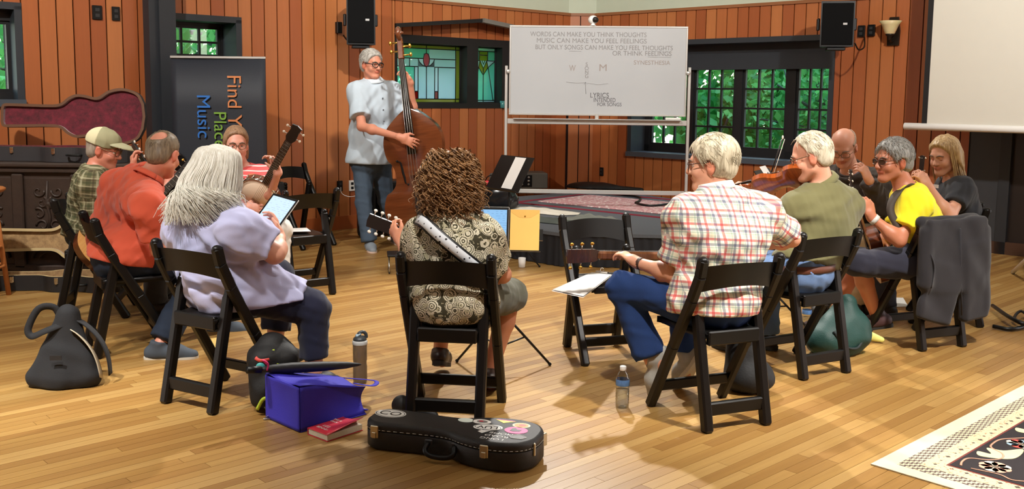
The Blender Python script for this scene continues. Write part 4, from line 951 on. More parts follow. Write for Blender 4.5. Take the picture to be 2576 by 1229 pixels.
# ------------------------------------------------------------------ wall lamp, switches, outlets
sx_, sz_ = P(WR, 2252, 78); sc_ = empty_m('wall_sconce', WR.w(sx_, -.022, sz_ - .1), WR.R, 'unlit wall sconce with a cream glass bell shade beside the screen', 'wall lamp')
MB().prism([(-.06, -.05), (.06, -.05), (.065, .10), (.045, .24), (-.045, .24), (-.065, .10)], 0, .025, R=np.array([[1, 0, 0], [0, 0, -1.0], [0, 1, 0]])).build('back_plate', pm('dark_bronze', (48, 38, 30), .4, .6), sc_)
MB().tube(catmull([(0, -.02, .0), (0, -.07, -.01), (0, -.10, .02), (0, -.105, .05)], 4), .012, 8).lathe([(.012, -.03), (.022, -.02), (.016, 0), (.04, .02), (.045, .035)], (0, -.105, .03), n=14).build('arm', pm('dark_bronze', (48, 38, 30), .4, .6), sc_)
MB().lathe([(.04, 0), (.05, .01), (.066, .05), (.085, .095), (.112, .135), (.106, .135), (.078, .09), (.058, .045), (.03, .012)], (0, -.105, .06), n=24, cap=False).build('glass_shade', pm('cream_glass', (232, 208, 160), .35, Subsurface_Weight=.3), sc_)
def plate(fr, x, y, w_, h_, mat_, label, nm='wall_outlet', cat='outlet', holes=True, d=.02, off=-.022):
    xx, zz = P(fr, x, y); r = empty_m(nm, fr.w(xx, off, zz), fr.R, label, cat); MB().box((0, -d / 2, 0), (w_, d, h_), bev=.004).build('plate', mat_, r)
    if holes:
        for k in (-1, 1): MB().box((0, -d - .001, k * h_ * .2), (w_ * .45, .004, h_ * .24), bev=.001).build('socket', M_BLACK if mat_ is not M_BLACK else pm('socket_grey', (44, 44, 46), .5), r)
    return r
plate(WL, 241, 32, .085, .125, M_BLACK, 'black wall plate over the burgundy case, nearer the window'); plate(WL, 288, 35, .07, .125, M_BLACK, 'black wall plate over the burgundy case, nearer the pillar')
plate(WL, 846, 70, .06, .12, M_BLACK, 'black cable box on the boards beside the left loudspeaker', 'cable_box', 'cable box', False, .05)
plate(WL, 851, 467, .065, .115, M_BLACK, 'black outlet low on the boards beside the white outlet'); plate(WL, 881, 466, .072, .118, M_WHITE, 'white outlet low on the boards beside the bass player'); plate(WR, 1517, 431, .06, .11, M_BLACK, 'small black outlet low on the boards under the whiteboard')
plate(WR, 2171, 79, .075, .12, M_BLACK, 'black junction box beside the right loudspeaker, nearer the window', 'junction_box', 'junction box', True, .03); plate(WR, 2196, 77, .075, .12, M_BLACK, 'black junction box beside the right loudspeaker, nearer the sconce', 'junction_box', 'junction box', True, .03)
def cable(pts, r_, mat_, label, nm='cable', n=6):
    o = MB().tube(catmull(pts, n), r_, 6).build(nm, mat_); tag(o, label, 'cable'); return o
cable([at(2150, 108, 9.96), at(2160, 125, 10.0), at(2174, 118, 10.1), WR.w(*[P(WR, 2180, 95)[0], -.05, P(WR, 2180, 95)[1]])], .008, M_BLACK, 'black cable drooping from the right loudspeaker to the junction box')
cable([at(852, 78, 10.7), at(862, 86, 10.65), at(872, 100, 10.5), at(880, 104, 10.4)], .008, M_BLACK, 'black cable from the wall box to the left loudspeaker')
q0 = WL.w(P(WL, 851, 470)[0], -.05, P(WL, 851, 470)[1]); cable([q0, q0 + V(.02, -.05, -.06), q0 + V(.12, -.1, -.09), q0 + V(.3, -.1, -.05)], .004, M_WHITE, 'thin white cord plugged into the black outlet')
# ------------------------------------------------------------------ things on the stage
def on_stage(px, py): return fl(px, py, SZ)
b0 = on_stage(1300, 474); bx_ = empty('stage_box', (b0[0] - .1, b0[1] + .15, SZ), math.radians(8), 'grey equipment case with a panel of jack sockets on the stage', 'equipment case')
MB().box((0, 0, .10), (.95, .38, .20), bev=.012).build('case_body', pm('case_grey', (98, 94, 86), .6), bx_); jp = MB().box((.10, -.192, .10), (.34, .008, .15), bev=.002).build('jack_panel', M_BLACK, bx_)
for i in range(4):
    for j in range(3): MB().lathe([(.006, 0), (.014, 0), (.014, .006), (.006, .006)], (-.03 + i * .085, -.197, .055 + j * .045), np.array([[1, 0, 0], [0, 0, -1.0], [0, 1, 0]]), 10).build('jack_socket', M_STEEL, jp)
g0 = on_stage(1520, 478); F_ = Field((-.55, -.2, 0), (.55, .2, .12), .012); F_.ell((-.18, 0, .0), (.34, .16, .085)); F_.cone((.0, 0, .0), (.5, 0, 0), .06, .04, k=.08); F_.half((0, 0, .0), (0, 0, -1))
o = solid('gig_bag', F_, pm('black_nylon', (24, 24, 26), .5, bump=.3, bscale=30)); o.location = (g0[0], g0[1] + .12, SZ + .002); o.rotation_euler = (0, 0, math.radians(-25)); tag(o, 'black padded bag lying flat on the stage under the whiteboard', 'bag')
cable([on_stage(1490, 487) + V(0, 0, .02), on_stage(1560, 492) + V(0, 0, .02), on_stage(1607, 500) + V(0, 0, .02), on_stage(1608, 510) + V(0, 0, .02), on_stage(1600, 515) + V(0, 0, .02), on_stage(1640, 522) + V(0, 0, .02), on_stage(1712, 513) + V(0, 0, .02)], .014, M_BLACK, 'black cable snaking over the stage rug')
# crumpled cloths on the stage edge
def cloth(loc, sx, sy, h, rz, mat_, label, seed, nm='cloth'):
    rs = random.Random(seed); ph = [rs.uniform(0, 6) for _ in range(8)]
    def fn(u, v):
        e = min(u, 1 - u, v, 1 - v); z = h * min(1, e * 6) * (.55 + .2 * math.sin(9 * u + 3 * v + ph[0]) + .2 * math.sin(14 * v - 6 * u + ph[1]) + .12 * math.sin(23 * u + 17 * v + ph[2])); return ((u - .5) * sx * (1 + .08 * math.sin(7 * v + ph[3])), (v - .5) * sy * (1 + .1 * math.sin(6 * u + ph[4])), max(.006, z))
    o = MB().grid(fn, 30, 20, thick=.004).build(nm, mat_); o.location = tuple(loc); o.rotation_euler = (0, 0, rz); return tag(o, label, 'cloth')
cloth(on_stage(1365, 535) + V(0, .1, .003), .8, .34, .03, math.radians(-42), pm('off_white_cloth', (206, 200, 186), .9), 'crumpled off-white sheet along the stage edge', 3, 'crumpled_sheet')
cloth(on_stage(1350, 556) + V(.02, .08, .003), .7, .28, .045, math.radians(-42), pm('grey_green_cloth', (74, 80, 74), .9), 'dark grey-green tarp bunched at the stage edge', 5, 'tarp')
cloth(on_stage(1485, 556) + V(0, .05, .003), .5, .24, .06, math.radians(-10), pm('grey_blanket', (110, 112, 104), .9), 'folded grey blanket on the stage behind the empty chair', 7, 'blanket')
# black gear behind the bass player
for (x0, x1, y0, y1, Y, lb) in ((893, 938, 470, 580, 9.95, 'black equipment box on the floor behind the bass player'), (935, 1000, 455, 545, 10.1, 'black amplifier behind the bass player')):
    a, b_ = at(x0, y0, Y), at(x1, y1, Y); r = empty('amplifier', ((a[0] + b_[0]) / 2, Y + .15, 0), .2, lb, 'amplifier'); w_ = b_[0] - a[0]
    MB().box((0, 0, a[2] / 2 + .01), (w_, .3, a[2] - .02), bev=.015).build('cabinet', M_BLACK, r); MB().box((0, -.153, a[2] / 2), (w_ - .04, .008, a[2] - .08), bev=.003).build('grille', pm('speaker_mesh', (7, 7, 8), .8, spec=.15), r); MB().tube(catmull([(-.06, 0, a[2] - .005), (-.05, 0, a[2] + .02), (.05, 0, a[2] + .02), (.06, 0, a[2] - .005)], 3), .008, 6).build('handle', M_BLACK, r)
# ------------------------------------------------------------------ people
def skin_mat():
    t = NT('skin'); c = t.attr('col').outputs['Color']; p = t.obj(); n = t.noise(p, 18, 5, .65); f = t.noise(p, 160, 3)
    t.color(t.mix(t.math('MULTIPLY', n, .5), c, t.mix(.5, c, (0.40, 0.10, 0.06)))); t.set(Roughness=.48); t.b.inputs['Subsurface Weight'].default_value = .12; t.b.inputs['Subsurface Radius'].default_value = (.02, .008, .004); t.b.inputs['Subsurface Scale'].default_value = .4
    t.bump(f, .15, .002); return t.m
M_SKIN = skin_mat()
def cloth_mat(name, rgb, rough=.85, var=.10, weave=260, wb=.12, fold=.4):
    if name in MATS: return MATS[name]
    t = NT(name); p = t.obj(); c = lin(rgb); n = t.noise(p, 9, 3); t.color(t.mix(n, tuple(x * (1 - var) for x in c), tuple(min(1, x * (1 + var)) for x in c))); t.set(Roughness=rough); t.b.inputs['Specular IOR Level'].default_value = .2; t.b.inputs['Sheen Weight'].default_value = .15
    t.bump(folds(t, p, weave, wb, fold), .6, .02); MATS[name] = t.m; return t.m
def folds(t, p, weave=260, wb=.12, fold=.4):
    rn = t.n('ShaderNodeTexNoise'); rn.noise_type = 'RIDGED_MULTIFRACTAL'; rn.inputs['Scale'].default_value = 4.2; rn.inputs['Detail'].default_value = 2.0; rn.inputs['Distortion'].default_value = .9; t.l(p, rn.inputs['Vector'])
    return t.math('ADD', t.math('MULTIPLY', t.noise(p, weave, 1), wb * .3), t.math('MULTIPLY', rn.outputs[0], fold * 2.2))
def denim(name, rgb):
    if name in MATS: return MATS[name]
    t = NT(name); p = t.obj(); c = lin(rgb); n = t.noise(p, 5, 4); f = t.noise(t.vmul(p, (300, 300, 60)), 1, 2); k = t.mix(n, tuple(x * .7 for x in c), tuple(min(1, x * 1.35) for x in c)); t.color(t.mix(t.math('MULTIPLY', f, .3), k, tuple(min(1, x * 1.8) for x in c))); t.set(Roughness=.85); t.b.inputs['Specular IOR Level'].default_value = .2; t.bump(folds(t, p), .6, .02); MATS[name] = t.m; return t.m
def hair_mat(name, c0, c1, rough=.5, stretch=(90, 90, 9)):
    t = NT(name); p = t.obj(); n = t.noise(t.vmul(p, stretch), 1.0, 3, .6); b_ = t.noise(p, 7, 2); k = t.ramp(n, [(.3, lin(c0)), (.7, lin(c1))]); t.color(t.mix(t.math('MULTIPLY', b_, .4), k, lin(c0))); t.set(Roughness=rough); t.bump(n, .5, .004); return t.m
def plaid_mat(name, base, stripes, rough=.85):
    """woven check from pattern coordinates: stripes = (period, offset, width, colour, strength)"""
    t = NT(name); u = t.attr('uvp').outputs['Vector']; sp = t.n('ShaderNodeSeparateXYZ'); t.l(u, sp.inputs[0]); c = None; col = lin(base)
    for (per, off, wid, rgb, st) in stripes:
        for ax in (0, 1):
            w_ = t.math('ABSOLUTE', t.math('SUBTRACT', t.math('FRACT', t.math('ADD', t.math('DIVIDE', sp.outputs[ax], per), off)), .5)); mk = t.math('MULTIPLY', t.math('LESS_THAN', w_, wid / per / 2), st); col = t.mix(mk, col, lin(rgb))
    t.color(col); t.set(Roughness=rough); t.b.inputs['Specular IOR Level'].default_value = .2; p = t.obj(); t.bump(folds(t, p), .6, .02); return t.m

def hand(F, w, d, n, side, curl=.5, lab=0, sc=1.0, spread=.12, thumb=.6, curls=None):
    """five-fingered hand from wrist w along d; n = palm normal; side +1 right hand, -1 left hand"""
    w = np.array(w, float); d = unit(d); n = unit(np.array(n, float) - d * (np.array(n, float) @ d)); a = np.cross(d, n) * side    # a points to the thumb side
    s_ = sc; pc = w + d * .05 * s_
    F.cone(w - d * .01, w + d * .03 * s_, .024 * s_, .027 * s_, k=.02, lab=lab, sx=1.15, side=a)
    F.cone(w + d * .03 * s_, w + d * .088 * s_, .0155 * s_, .0135 * s_, k=.012, lab=lab, sx=2.6, side=a)
    F.ell(w + d * .035 * s_ + a * .022 * s_ + n * .006, (.02 * s_, .02 * s_, .02 * s_), k=.012, lab=lab)
    for i, (off, L) in enumerate(((.031, .072), (.0105, .080), (-.0105, .074), (-.030, .058))):
        c = curl if curls is None else curls[i]; p = w + d * (.092 - .004 * abs(i - 1)) * s_ + a * off * s_; ang = 0.0; sp_ = spread * (1.5 - i) / 1.5
        dd = unit(d + a * sp_)
        for j, (fr, am) in enumerate(((.46, .75), (.30, 1.05), (.24, .8))):
            ang += c * am * 1.25; v = dd * math.cos(ang) + n * math.sin(ang); q = p + v * L * fr * s_; r0, r1 = (.0088, .0084, .0076)[j] * s_, (.0084, .0076, .0066)[j] * s_; F.cone(p, q, r0, r1, k=.003, lab=lab); p = q
    p = w + d * .028 * s_ + a * .03 * s_ + n * .004; v = unit(d * .72 + a * .62 + n * .25 * thumb); q = p + v * .042 * s_; F.cone(p, q, .0125 * s_, .0105 * s_, k=.012, lab=lab); v = unit(d * .85 + a * .25 * (1 - thumb) + n * .6 * thumb); F.cone(q, q + v * .033 * s_, .0102 * s_, .008 * s_, k=.004, lab=lab)

def head_frame(c, f, up=(0, 0, 1), s=1.0):
    f = unit(f); r = unit(np.cross(f, up)); u = np.cross(r, f); R = np.column_stack([r, f, u]); c = np.array(c, float)
    return (lambda x, y, z: c + R @ (V(x, y, z) * s)), R
def head_prims(F, T, R, s, fem=False, beard=False):
    E_ = lambda c, r, **k: F.ell(T(*c), np.array(r) * s, R, **k)
    C_ = lambda a, b_, ra, rb, **k: F.cone(T(*a), T(*b_), ra * s, rb * s, **k)
    E_((0, -.012, .035), (.075, .096, .086), k=.02)
    E_((0, .02, -.035), (.061, .066, .066), k=.03)
    C_((0, .045, -.05), (0, .066, -.098), .042, .024, k=.025); E_((0, .078, -.095), (.02, .016, .017), k=.015)
    for x in (-1, 1):
        E_((x * .038, .058, -.03), (.026, .028, .026), k=.02); C_((x * .045, .01, -.06), (x * .022, .062, -.097), .022, .018, k=.02)
    C_((-.034, .078, .026), (.034, .078, .026), .013, .013, k=.02)
    for x in (-1, 1): E_((x * .031, .099, .004), (.019, .014, .013), k=.012, neg=True)
    C_((0, .086, .012), (0, .106, -.026), .009, .0125, k=.012); E_((0, .107, -.028), (.0125, .011, .0105), k=.008)
    for x in (-1, 1): E_((x * .0125, .097, -.031), (.009, .011, .0075), k=.006)
    C_((-.02, .084, -.0585), (.02, .084, -.0585), .007, .007, k=.008, lab=1); E_((0, .0905, -.055), (.020, .008, .005), k=.004, lab=1); E_((0, .089, -.064), (.017, .008, .0055), k=.004, lab=1)
    E_((0, .099, -.0595), (.024, .006, .0016), k=.003, neg=True)
    for x in (-1, 1):
        E_((x * .078, -.008, -.008), (.011, .021, .034), k=.008, lab=2); E_((x * .072, -.006, -.032), (.008, .012, .012), k=.008, lab=2); E_((x * .090, -.004, -.004), (.008, .012, .02), k=.004, neg=True)
SKIN_PAL = lambda rgb: [lin(rgb), lin((min(255, rgb[0] * .90), rgb[1] * .74, rgb[2] * .72)), lin((min(255, rgb[0] * .98), rgb[1] * .86, rgb[2] * .83))]
def torso_prims(F, J, g=1.0, off=0.0, belly=0.0, lab=0, k=.05, dep=1.0):
    side = unit(J['SR'] - J['SL']); P_, M_, C_, N_ = J['P'], J['M'], J['C'], J['N']; fw = J['fw']
    F.cone(P_, M_, .115 * g * dep + off, .105 * g * dep + belly * .4 + off, k=k, sx=1.4, side=side, lab=lab)
    F.cone(M_, C_, .105 * g * dep + belly * .4 + off, .108 * g * dep + off, k=k, sx=1.42, side=side, lab=lab)
    F.cone(C_, C_ + (N_ - C_) * .72, .108 * g * dep + off, .068 * g + off, k=k, sx=1.5, side=side, lab=lab)
    F.ell(P_ - V(0, 0, .01), (.165 * g + off, .14 * g + off, .115 * g + off), np.column_stack([side, np.cross(V(0, 0, 1), side), V(0, 0, 1)]), k=k, lab=lab)
    if belly: F.ell(M_ * .6 + P_ * .4 + fw * (.05 + belly * .5), (.14 * g + off, .10 * g + belly * .6 + off, .14 * g + off), np.column_stack([side, np.cross(V(0, 0, 1), side), V(0, 0, 1)]), k=k, lab=lab)
    for S in ('SL', 'SR'):
        E_ = J['E' + S[1]]; F.cone(N_ * .80 + C_ * .20, J[S], .050 * g + off, .044 * g + off, k=.07, lab=lab); F.cone(C_ * .55 + N_ * .45, J[S], .078 * g + off, .046 * g + off, k=.08, lab=lab); F.cone(C_ * .9 + M_ * .1, J[S] * .7 + C_ * .3, .085 * g * dep + off, .06 * g + off, k=.08, lab=lab)
def bbox(J, m=.16): A = np.array([v for k_, v in J.items() if k_ not in ('fw', 'hd', 'hu')]); return A.min(0) - m, A.max(0) + m
def foot_prims(F, a, d, lab=0):
    d = unit(d); dn = np.cross(unit(np.cross(d, V(0, 0, 1))), d) * -1
    F.cone(a, a + dn * .045 - d * .01, .030, .026, k=.02, lab=lab); F.cone(a + dn * .055 - d * .02, a + dn * .060 + d * .10, .021, .020, k=.02, lab=lab, sx=1.15, side=np.cross(d, dn)); F.cone(a + dn * .060 + d * .10, a + dn * .064 + d * .135, .020, .012, k=.02, lab=lab, sx=1.3, side=np.cross(d, dn))
def skin_plain(rgb): return pm('eyelid_%d_%d_%d' % rgb, (int(rgb[0] * .95), int(rgb[1] * .88), int(rgb[2] * .86)), .5)
def person(label, J, skin=(214, 160, 132), g=1.0, ga=1.0, gl=1.0, belly=0.0, hs=1.0, hands=None, vox=.0074, toes=None, dep=1.0, lids=.30):
    J = {k: np.array(v, float) for k, v in J.items()}
    root = empty('person', (J['P'][0], J['P'][1], 0), 0, label, 'person'); base = V(J['P'][0], J['P'][1], 0)
    lo, hi = bbox(J); F = Field(lo, hi, vox); T, R = head_frame(J['H'], J['hd'], J.get('hu', V(0, 0, 1)), hs)
    torso_prims(F, J, g, 0, belly, dep=dep)
    F.cone(J['N'] + (J['C'] - J['N']) * .2, T(0, -.025, -.05), .060 * hs, .052 * hs, k=.03); head_prims(F, T, R, hs)
    for s_ in 'LR':
        S, E, W = J['S' + s_], J['E' + s_], J['W' + s_]; F.ell(S, .048 * ga, k=.05); F.cone(S, E, .046 * ga, .040 * ga, k=.03); F.cone(E, W, .041 * ga, .0265 * ga ** .5, k=.02); F.ell(E + (W - E) * .28, .044 * ga, k=.03)
        h = dict(d=W - E, n=(0, 0, -1), curl=.5); h.update((hands or {}).get(s_, {})); hd_ = np.array(h.pop('d'), float); hand(F, W, hd_, h.pop('n'), 1 if s_ == 'R' else -1, **h)
        Hp, K, A = J['H' + s_], J['K' + s_], J['A' + s_]; F.cone(Hp, K, .084 * gl, .057 * gl ** .5, k=.04); F.ell(K, .056 * gl ** .5, k=.02); F.cone(K, K + (A - K) * .35, .05 * gl ** .5, .053 * gl ** .5, k=.02); F.cone(K + (A - K) * .35, A, .053 * gl ** .5, .036, k=.02)
        foot_prims(F, A, (toes or {}).get(s_, J['fw']))
    v, q, lab = F.extract(); v = smooth_verts(v, q, 1, .4); pal = np.array([(*c, 1) for c in SKIN_PAL(skin)], np.float32)
    body = mkobj('body', quad_mesh('body', v - base, q, pal[np.clip(lab, 0, 2)]), M_SKIN, root)
    sk = lin(skin)
    for x, sd in ((-.031, 'l'), (.031, 'r')):
        e = MB().ball(T(x, .0725, .004) - base, .0120 * hs, 10, 8, R, mi=0); e.ball(T(x, .0792, .003) - base, .0062 * hs, 8, 6, R, mi=1); e.build('eye', [pm('sclera', (226, 220, 212), .3), pm('iris', (48, 38, 32), .2)], root)
        ld = MB(); rl = .0131 * hs; c_e = T(x, .0722, .004) - base
        def lidf(u, v, c_e=c_e, rl=rl): th = -1.9 + (1.3 + lids * 1.5) * u; ph = (v - .5) * 2.6; q_ = V(math.sin(ph), math.cos(ph) * math.cos(th), -math.sin(th) * math.cos(ph)); return c_e + R @ (q_ * rl)
        ld.grid(lidf, 8, 8, thick=.0008); eo = [c_ for c_ in root.children if c_.name.startswith('eye')][-1]; ld.build('eyelid', skin_plain(skin), eo)
        br = MB().tube([T(x * 1.75, .078, .022) - base, T(x, .093, .030) - base, T(x * .4, .096, .024) - base], [.002 * hs, .0045 * hs, .003 * hs], 6); br.build('eyebrow', J_BROW, root)
    return dict(root=root, base=base, J=J, T=T, R=R, hs=hs, g=g, ga=ga, gl=gl, belly=belly, dep=dep)
J_BROW = pm('eyebrow_hair', (120, 100, 86), .8)
def shirt(p, mat_, off=.014, sleeve=.62, sl_r=(.062, .070), hem=.02, neck=.068, vox=.0096, fold=.004, name='shirt', seed=1, open_f=False, long=False, freq=44, uv=False, label=None, hemn=None, neckz=0.0, drape=0.0, dr=.10):
    J = p['J']; lo, hi = bbox({k: J[k] for k in ('P', 'M', 'C', 'N', 'SL', 'SR', 'EL', 'ER', 'WL', 'WR')}, .22); F = Field(lo, hi, vox); g, ga = p['g'], p['ga']
    torso_prims(F, J, g, off, p['belly'], dep=p['dep'])
    if hem > -.02: F.ell(J['P'] - V(0, 0, .01), (.172 * g + off + .012, .148 * g + off + .012, .122 * g + off + .012), np.column_stack([unit(J['SR'] - J['SL']), np.cross(V(0, 0, 1), unit(J['SR'] - J['SL'])), V(0, 0, 1)]), k=.06)
    for i, s_ in enumerate('LR'):
        S, E, W = J['S' + s_], J['E' + s_], J['W' + s_]; F.ell(S, .047 * ga + off, k=.06, lab=i + 1)
        if long: F.cone(S, E, .049 * ga + off * 1.3, .045 * ga + off * 1.2, k=.03, lab=i + 1); F.cone(E, E + (W - E) * .95, .045 * ga + off * 1.2, .034 * ga + off, k=.02, lab=i + 1, fb=True)
        else: F.cone(S, S + (E - S) * sleeve, sl_r[0] * ga * .94, sl_r[1] * ga, k=.07, lab=i + 1, fb=True)
    for s_ in 'LR':
        if drape: F.cone(J['H' + s_], J['H' + s_] + (J['K' + s_] - J['H' + s_]) * drape, dr * p['gl'] + off, (dr - .015) * p['gl'] + off, k=.07, fb=True)
    if fold: F.disp(fold, freq, seed)
    ax = unit(J['N'] - J['P'] + V(0, 0, .25)) if hemn is None else unit(hemn); F.half(J['P'] - ax * hem, -ax); nd = unit(J['H'] - J['N']); nb = J['N'] + (J['C'] - J['N']) * .1 - nd * (.03 + neckz); F.cone(nb, nb + nd * .3, neck, neck * 1.3, k=.004, neg=True)
    uvf = None
    if uv:
        sd = unit(J['SR'] - J['SL'])
        def uvf(v, lab):
            out = np.zeros((len(v), 3)); up = unit(J['N'] - J['P']); f = np.cross(up, sd); q = v - J['P']; s0, f0 = q @ sd, q @ f; out[:, 0] = np.arctan2(s0, -f0) * .17; bk = np.abs(f0) < 99; out[:, 0] = np.where(np.abs(s0) < .2, s0, out[:, 0]); out[:, 1] = q @ up
            for i, s_ in enumerate('LR'):
                S, E = J['S' + s_], J['E' + s_]; d = unit(E - S); qq = v - S; m_ = (lab == i + 1) & (qq @ d > .03); a1 = unit(np.cross(d, V(0.2, .1, 1))); a2 = np.cross(d, a1); out[m_, 0] = np.arctan2(qq[m_] @ a2, qq[m_] @ a1) * .062; out[m_, 1] = qq[m_] @ d
            return out
    return solid(name, F, mat_, p['root'], p['base'], 1, uvf=uvf, label=label)
def trousers(p, mat_, off=.012, to=1.0, vox=.0112, fold=.004, name='trousers', seed=3, cuff=1.25, waist=.10, label=None, ts=1.0):
    J = p['J']; lo, hi = bbox({k: J[k] for k in ('P', 'HL', 'HR', 'KL', 'KR', 'AL', 'AR')}, .24); F = Field(lo, hi, vox); g, gl = p['g'], p['gl']; side = unit(J['SR'] - J['SL']); Rm = np.column_stack([side, np.cross(V(0, 0, 1), side), V(0, 0, 1)])
    F.ell(J['P'] - V(0, 0, .01), (.172 * g + off, .148 * g + off, .122 * g + off), Rm, k=.03); F.cone(J['P'], J['M'], .117 * g * p['dep'] + off, .107 * g * p['dep'] + off, k=.03, sx=1.4, side=side)
    ax = unit(J['N'] - J['P'] + V(0, 0, .25)); F.half(J['P'] + ax * waist, ax)
    for s_ in 'LR':
        Hp, K, A = J['H' + s_], J['K' + s_], J['A' + s_]; r1 = .064 * gl ** .5 + off; tk = min(to, 1.0)
        if to <= 0: F.cone(Hp, Hp + (K - Hp) * (1 + to), .09 * gl * ts + off, (.072 * gl ** .5 + off) * ts, k=.05, fb=True); continue
        F.cone(Hp, K, .088 * gl * ts + off, r1 * ts, k=.05); F.cone(K, K + (A - K) * tk, r1 * ts, (r1 * .92 + .0) * cuff / 1.1, k=.03, fb=True)
    if fold: F.disp(fold, 46, seed)
    return solid(name, F, mat_, p['root'], p['base'], 1, label=label)
def shoe(p, side_, d, mat_, sole, L=.29, low=False, laces=None, label=None):
    A = p['J']['A' + side_]; d = unit(d); R = frame(d, V(0, 0, 1)) if abs(d[2]) < .95 else frame(d, V(-1, 0, .3)); y = R[:, 1]; u = R[:, 2]; b = p['base']; o = A - u * .085   # o under the ankle on the sole plane
    F = Field(np.minimum(o - d * .1, o + d * .24) - .16, np.maximum(o - d * .1, o + d * .24) + .16, .0078); q = lambda x, z, w=0: o + d * x + u * z + y * w
    F.cone(q(-.045, .045), q(.09, .044), .043, .046, k=.02, sx=1.0, side=y); F.cone(q(.09, .042), q(L - .13, .028), .042, .030, k=.03, sx=1.15, side=y); F.cone(q(-.015, .05), q(-.005, .085 if low else .112), .044, .046 if not low else .046, k=.02, fb=True)
    if low: F.ell(q(.05, .085), (.05, .04, .028), R, k=.01, neg=True)
    F.half(q(0, .016), -u); sh = solid('shoe', F, mat_, p['root'], b, 1, label=label)
    ol = [(-.088, 0), (-.08, .026), (-.04, .036), (.03, .034), (.08, .044), (L - .16, .045), (L - .115, .03), (L - .10, 0)]; ol = [(x, -w) for x, w in ol] + [(x, w) for x, w in ol[::-1][1:-1]]; ol = [tuple(z_) for z_ in catmull([V(*w, 0)[:2] for w in ol], 3, True)]
    MB().prism(ol, 0, .024, o - b, R, smooth=True).build('sole', sole, sh)
    if laces:
        m = MB()
        for k_ in range(4): xx = .035 + .022 * k_; zz = .088 - .011 * k_; m.tube([q(xx, zz - .008, -.024) - b, q(xx + .006, zz + .002, 0) - b, q(xx, zz - .008, .024) - b], .0028, 5)
        m.build('laces', laces, sh)
    return sh
def glasses(p, mat_, lens=None, wid=.026, hgt=.019, thick=.0022):
    T, b = p['T'], p['base']; m = MB()
    for x in (-.032, .032):
        ring = [T(x + wid * abs(math.cos(a)) ** .7 * np.sign(math.cos(a)), .103 - .012 * (abs(x + wid * math.cos(a)) / .06) ** 2, .003 + hgt * abs(math.sin(a)) ** .7 * np.sign(math.sin(a))) - b for a in np.linspace(0, 2 * math.pi, 20, endpoint=False)]; m.tube(ring, thick, 6, closed=True)
    m.tube([T(-.008, .106, .008) - b, T(0, .109, .010) - b, T(.008, .106, .008) - b], thick, 6)
    for s_ in (-1, 1): m.tube([T(s_ * .058, .095, .008) - b, T(s_ * .078, .06, .012) - b, T(s_ * .082, .0, .014) - b, T(s_ * .082, -.016, -.004) - b], thick, 6)
    g_ = m.build('glasses', mat_, p['root'])
    if lens:
        m = MB()
        for x in (-.032, .032): m.add([T(x + wid * .95 * math.cos(a), .1025 - .012 * (abs(x + wid * math.cos(a)) / .06) ** 2, .003 + hgt * .95 * math.sin(a)) - b for a in np.linspace(0, 2 * math.pi, 16, endpoint=False)], [tuple(range(16))])
        m.build('lenses', lens, g_)
    return g_
def hair_short(p, mat_, thick=.012, bald=None, fl_=.045, nape=-.075, noise=.003, vox=.0055, top=1.0, freq=60, front=.04, parts=None, ears=True, seed=2):
    T, R, s, b = p['T'], p['R'], p['hs'], p['base']; c = T(0, -.015, .03); F = Field(c - .17, c + .17, vox)
    F.ell(T(0, -.014, .037), np.array([.075 + thick, .096 + thick, .086 + thick * top]) * s, R, k=0); F.ell(T(0, -.05, -.02), np.array([.060 + thick, .05 + thick, .06]) * s, R, k=.02)
    for fn in parts or []: fn(F, T, R, s)
    F.disp(noise, freq, seed, (1, 1, .45), R)
    n_ = R @ V(0, .86, -.5); F.half(T(0, fl_, front), n_, .006); F.half(T(0, 0, nape), -R[:, 2], .006)
    if ears:
        for x in (-1, 1): F.ell(T(x * .085, .0, -.012), np.array([.03, .028, .036]) * s, R, k=.006, neg=True)
    if bald: F.ell(T(*bald[0]), np.array(bald[1]) * s, R, k=.012, neg=True)
    return solid('hair', F, mat_, p['root'], b, 1)
def strands(p, name, mat_, gen, n, r=.0035, seg=3, seed=1):
    rs = np.random.RandomState(seed); m = MB()
    for i in range(n):
        pts = gen(rs, i)
        if pts is None: continue
        pts = [x - p['base'] for x in catmull(pts, 4)]; k_ = len(pts); m.tube(pts, [r * (1 - .75 * j / (k_ - 1)) * rs.uniform(.7, 1.2) for j in range(k_)], seg, cap=False)
    return m.build(name, mat_, p['root'])
def collar(p, mat_, r=.068, h=.035, flare=1.25, label=None, tilt=0.0):
    J = p['J']; nd = unit(J['H'] - J['N']); nb = J['N'] + (J['C'] - J['N']) * .06 + nd * (tilt - .006); R = frame(unit(np.cross(nd, V(0, 0, 1)) + V(1e-3, 0, 0)), nd); f = J['fw']; m = MB(); n = 28
    def fn(u, v):
        a = 2 * math.pi * u; rr = r * (1 + .02 * math.sin(3 * a)); z = [0.012, h, h * .95, -.004][0] if v < 0 else None
        prof = [(rr, .0), (rr * .98, h), (rr * 1.08, h * 1.02), (rr * flare, h * .25)]; k_ = min(int(v * 3), 2); t_ = v * 3 - k_; q = [prof[k_][i] * (1 - t_) + prof[k_ + 1][i] * t_ for i in range(2)]
        return nb - p['base'] + R @ V(q[0] * math.cos(a), q[0] * math.sin(a), q[1])
    m.grid(fn, n, 6, thick=.003); return m.build('collar', mat_, p['root'], label=label)
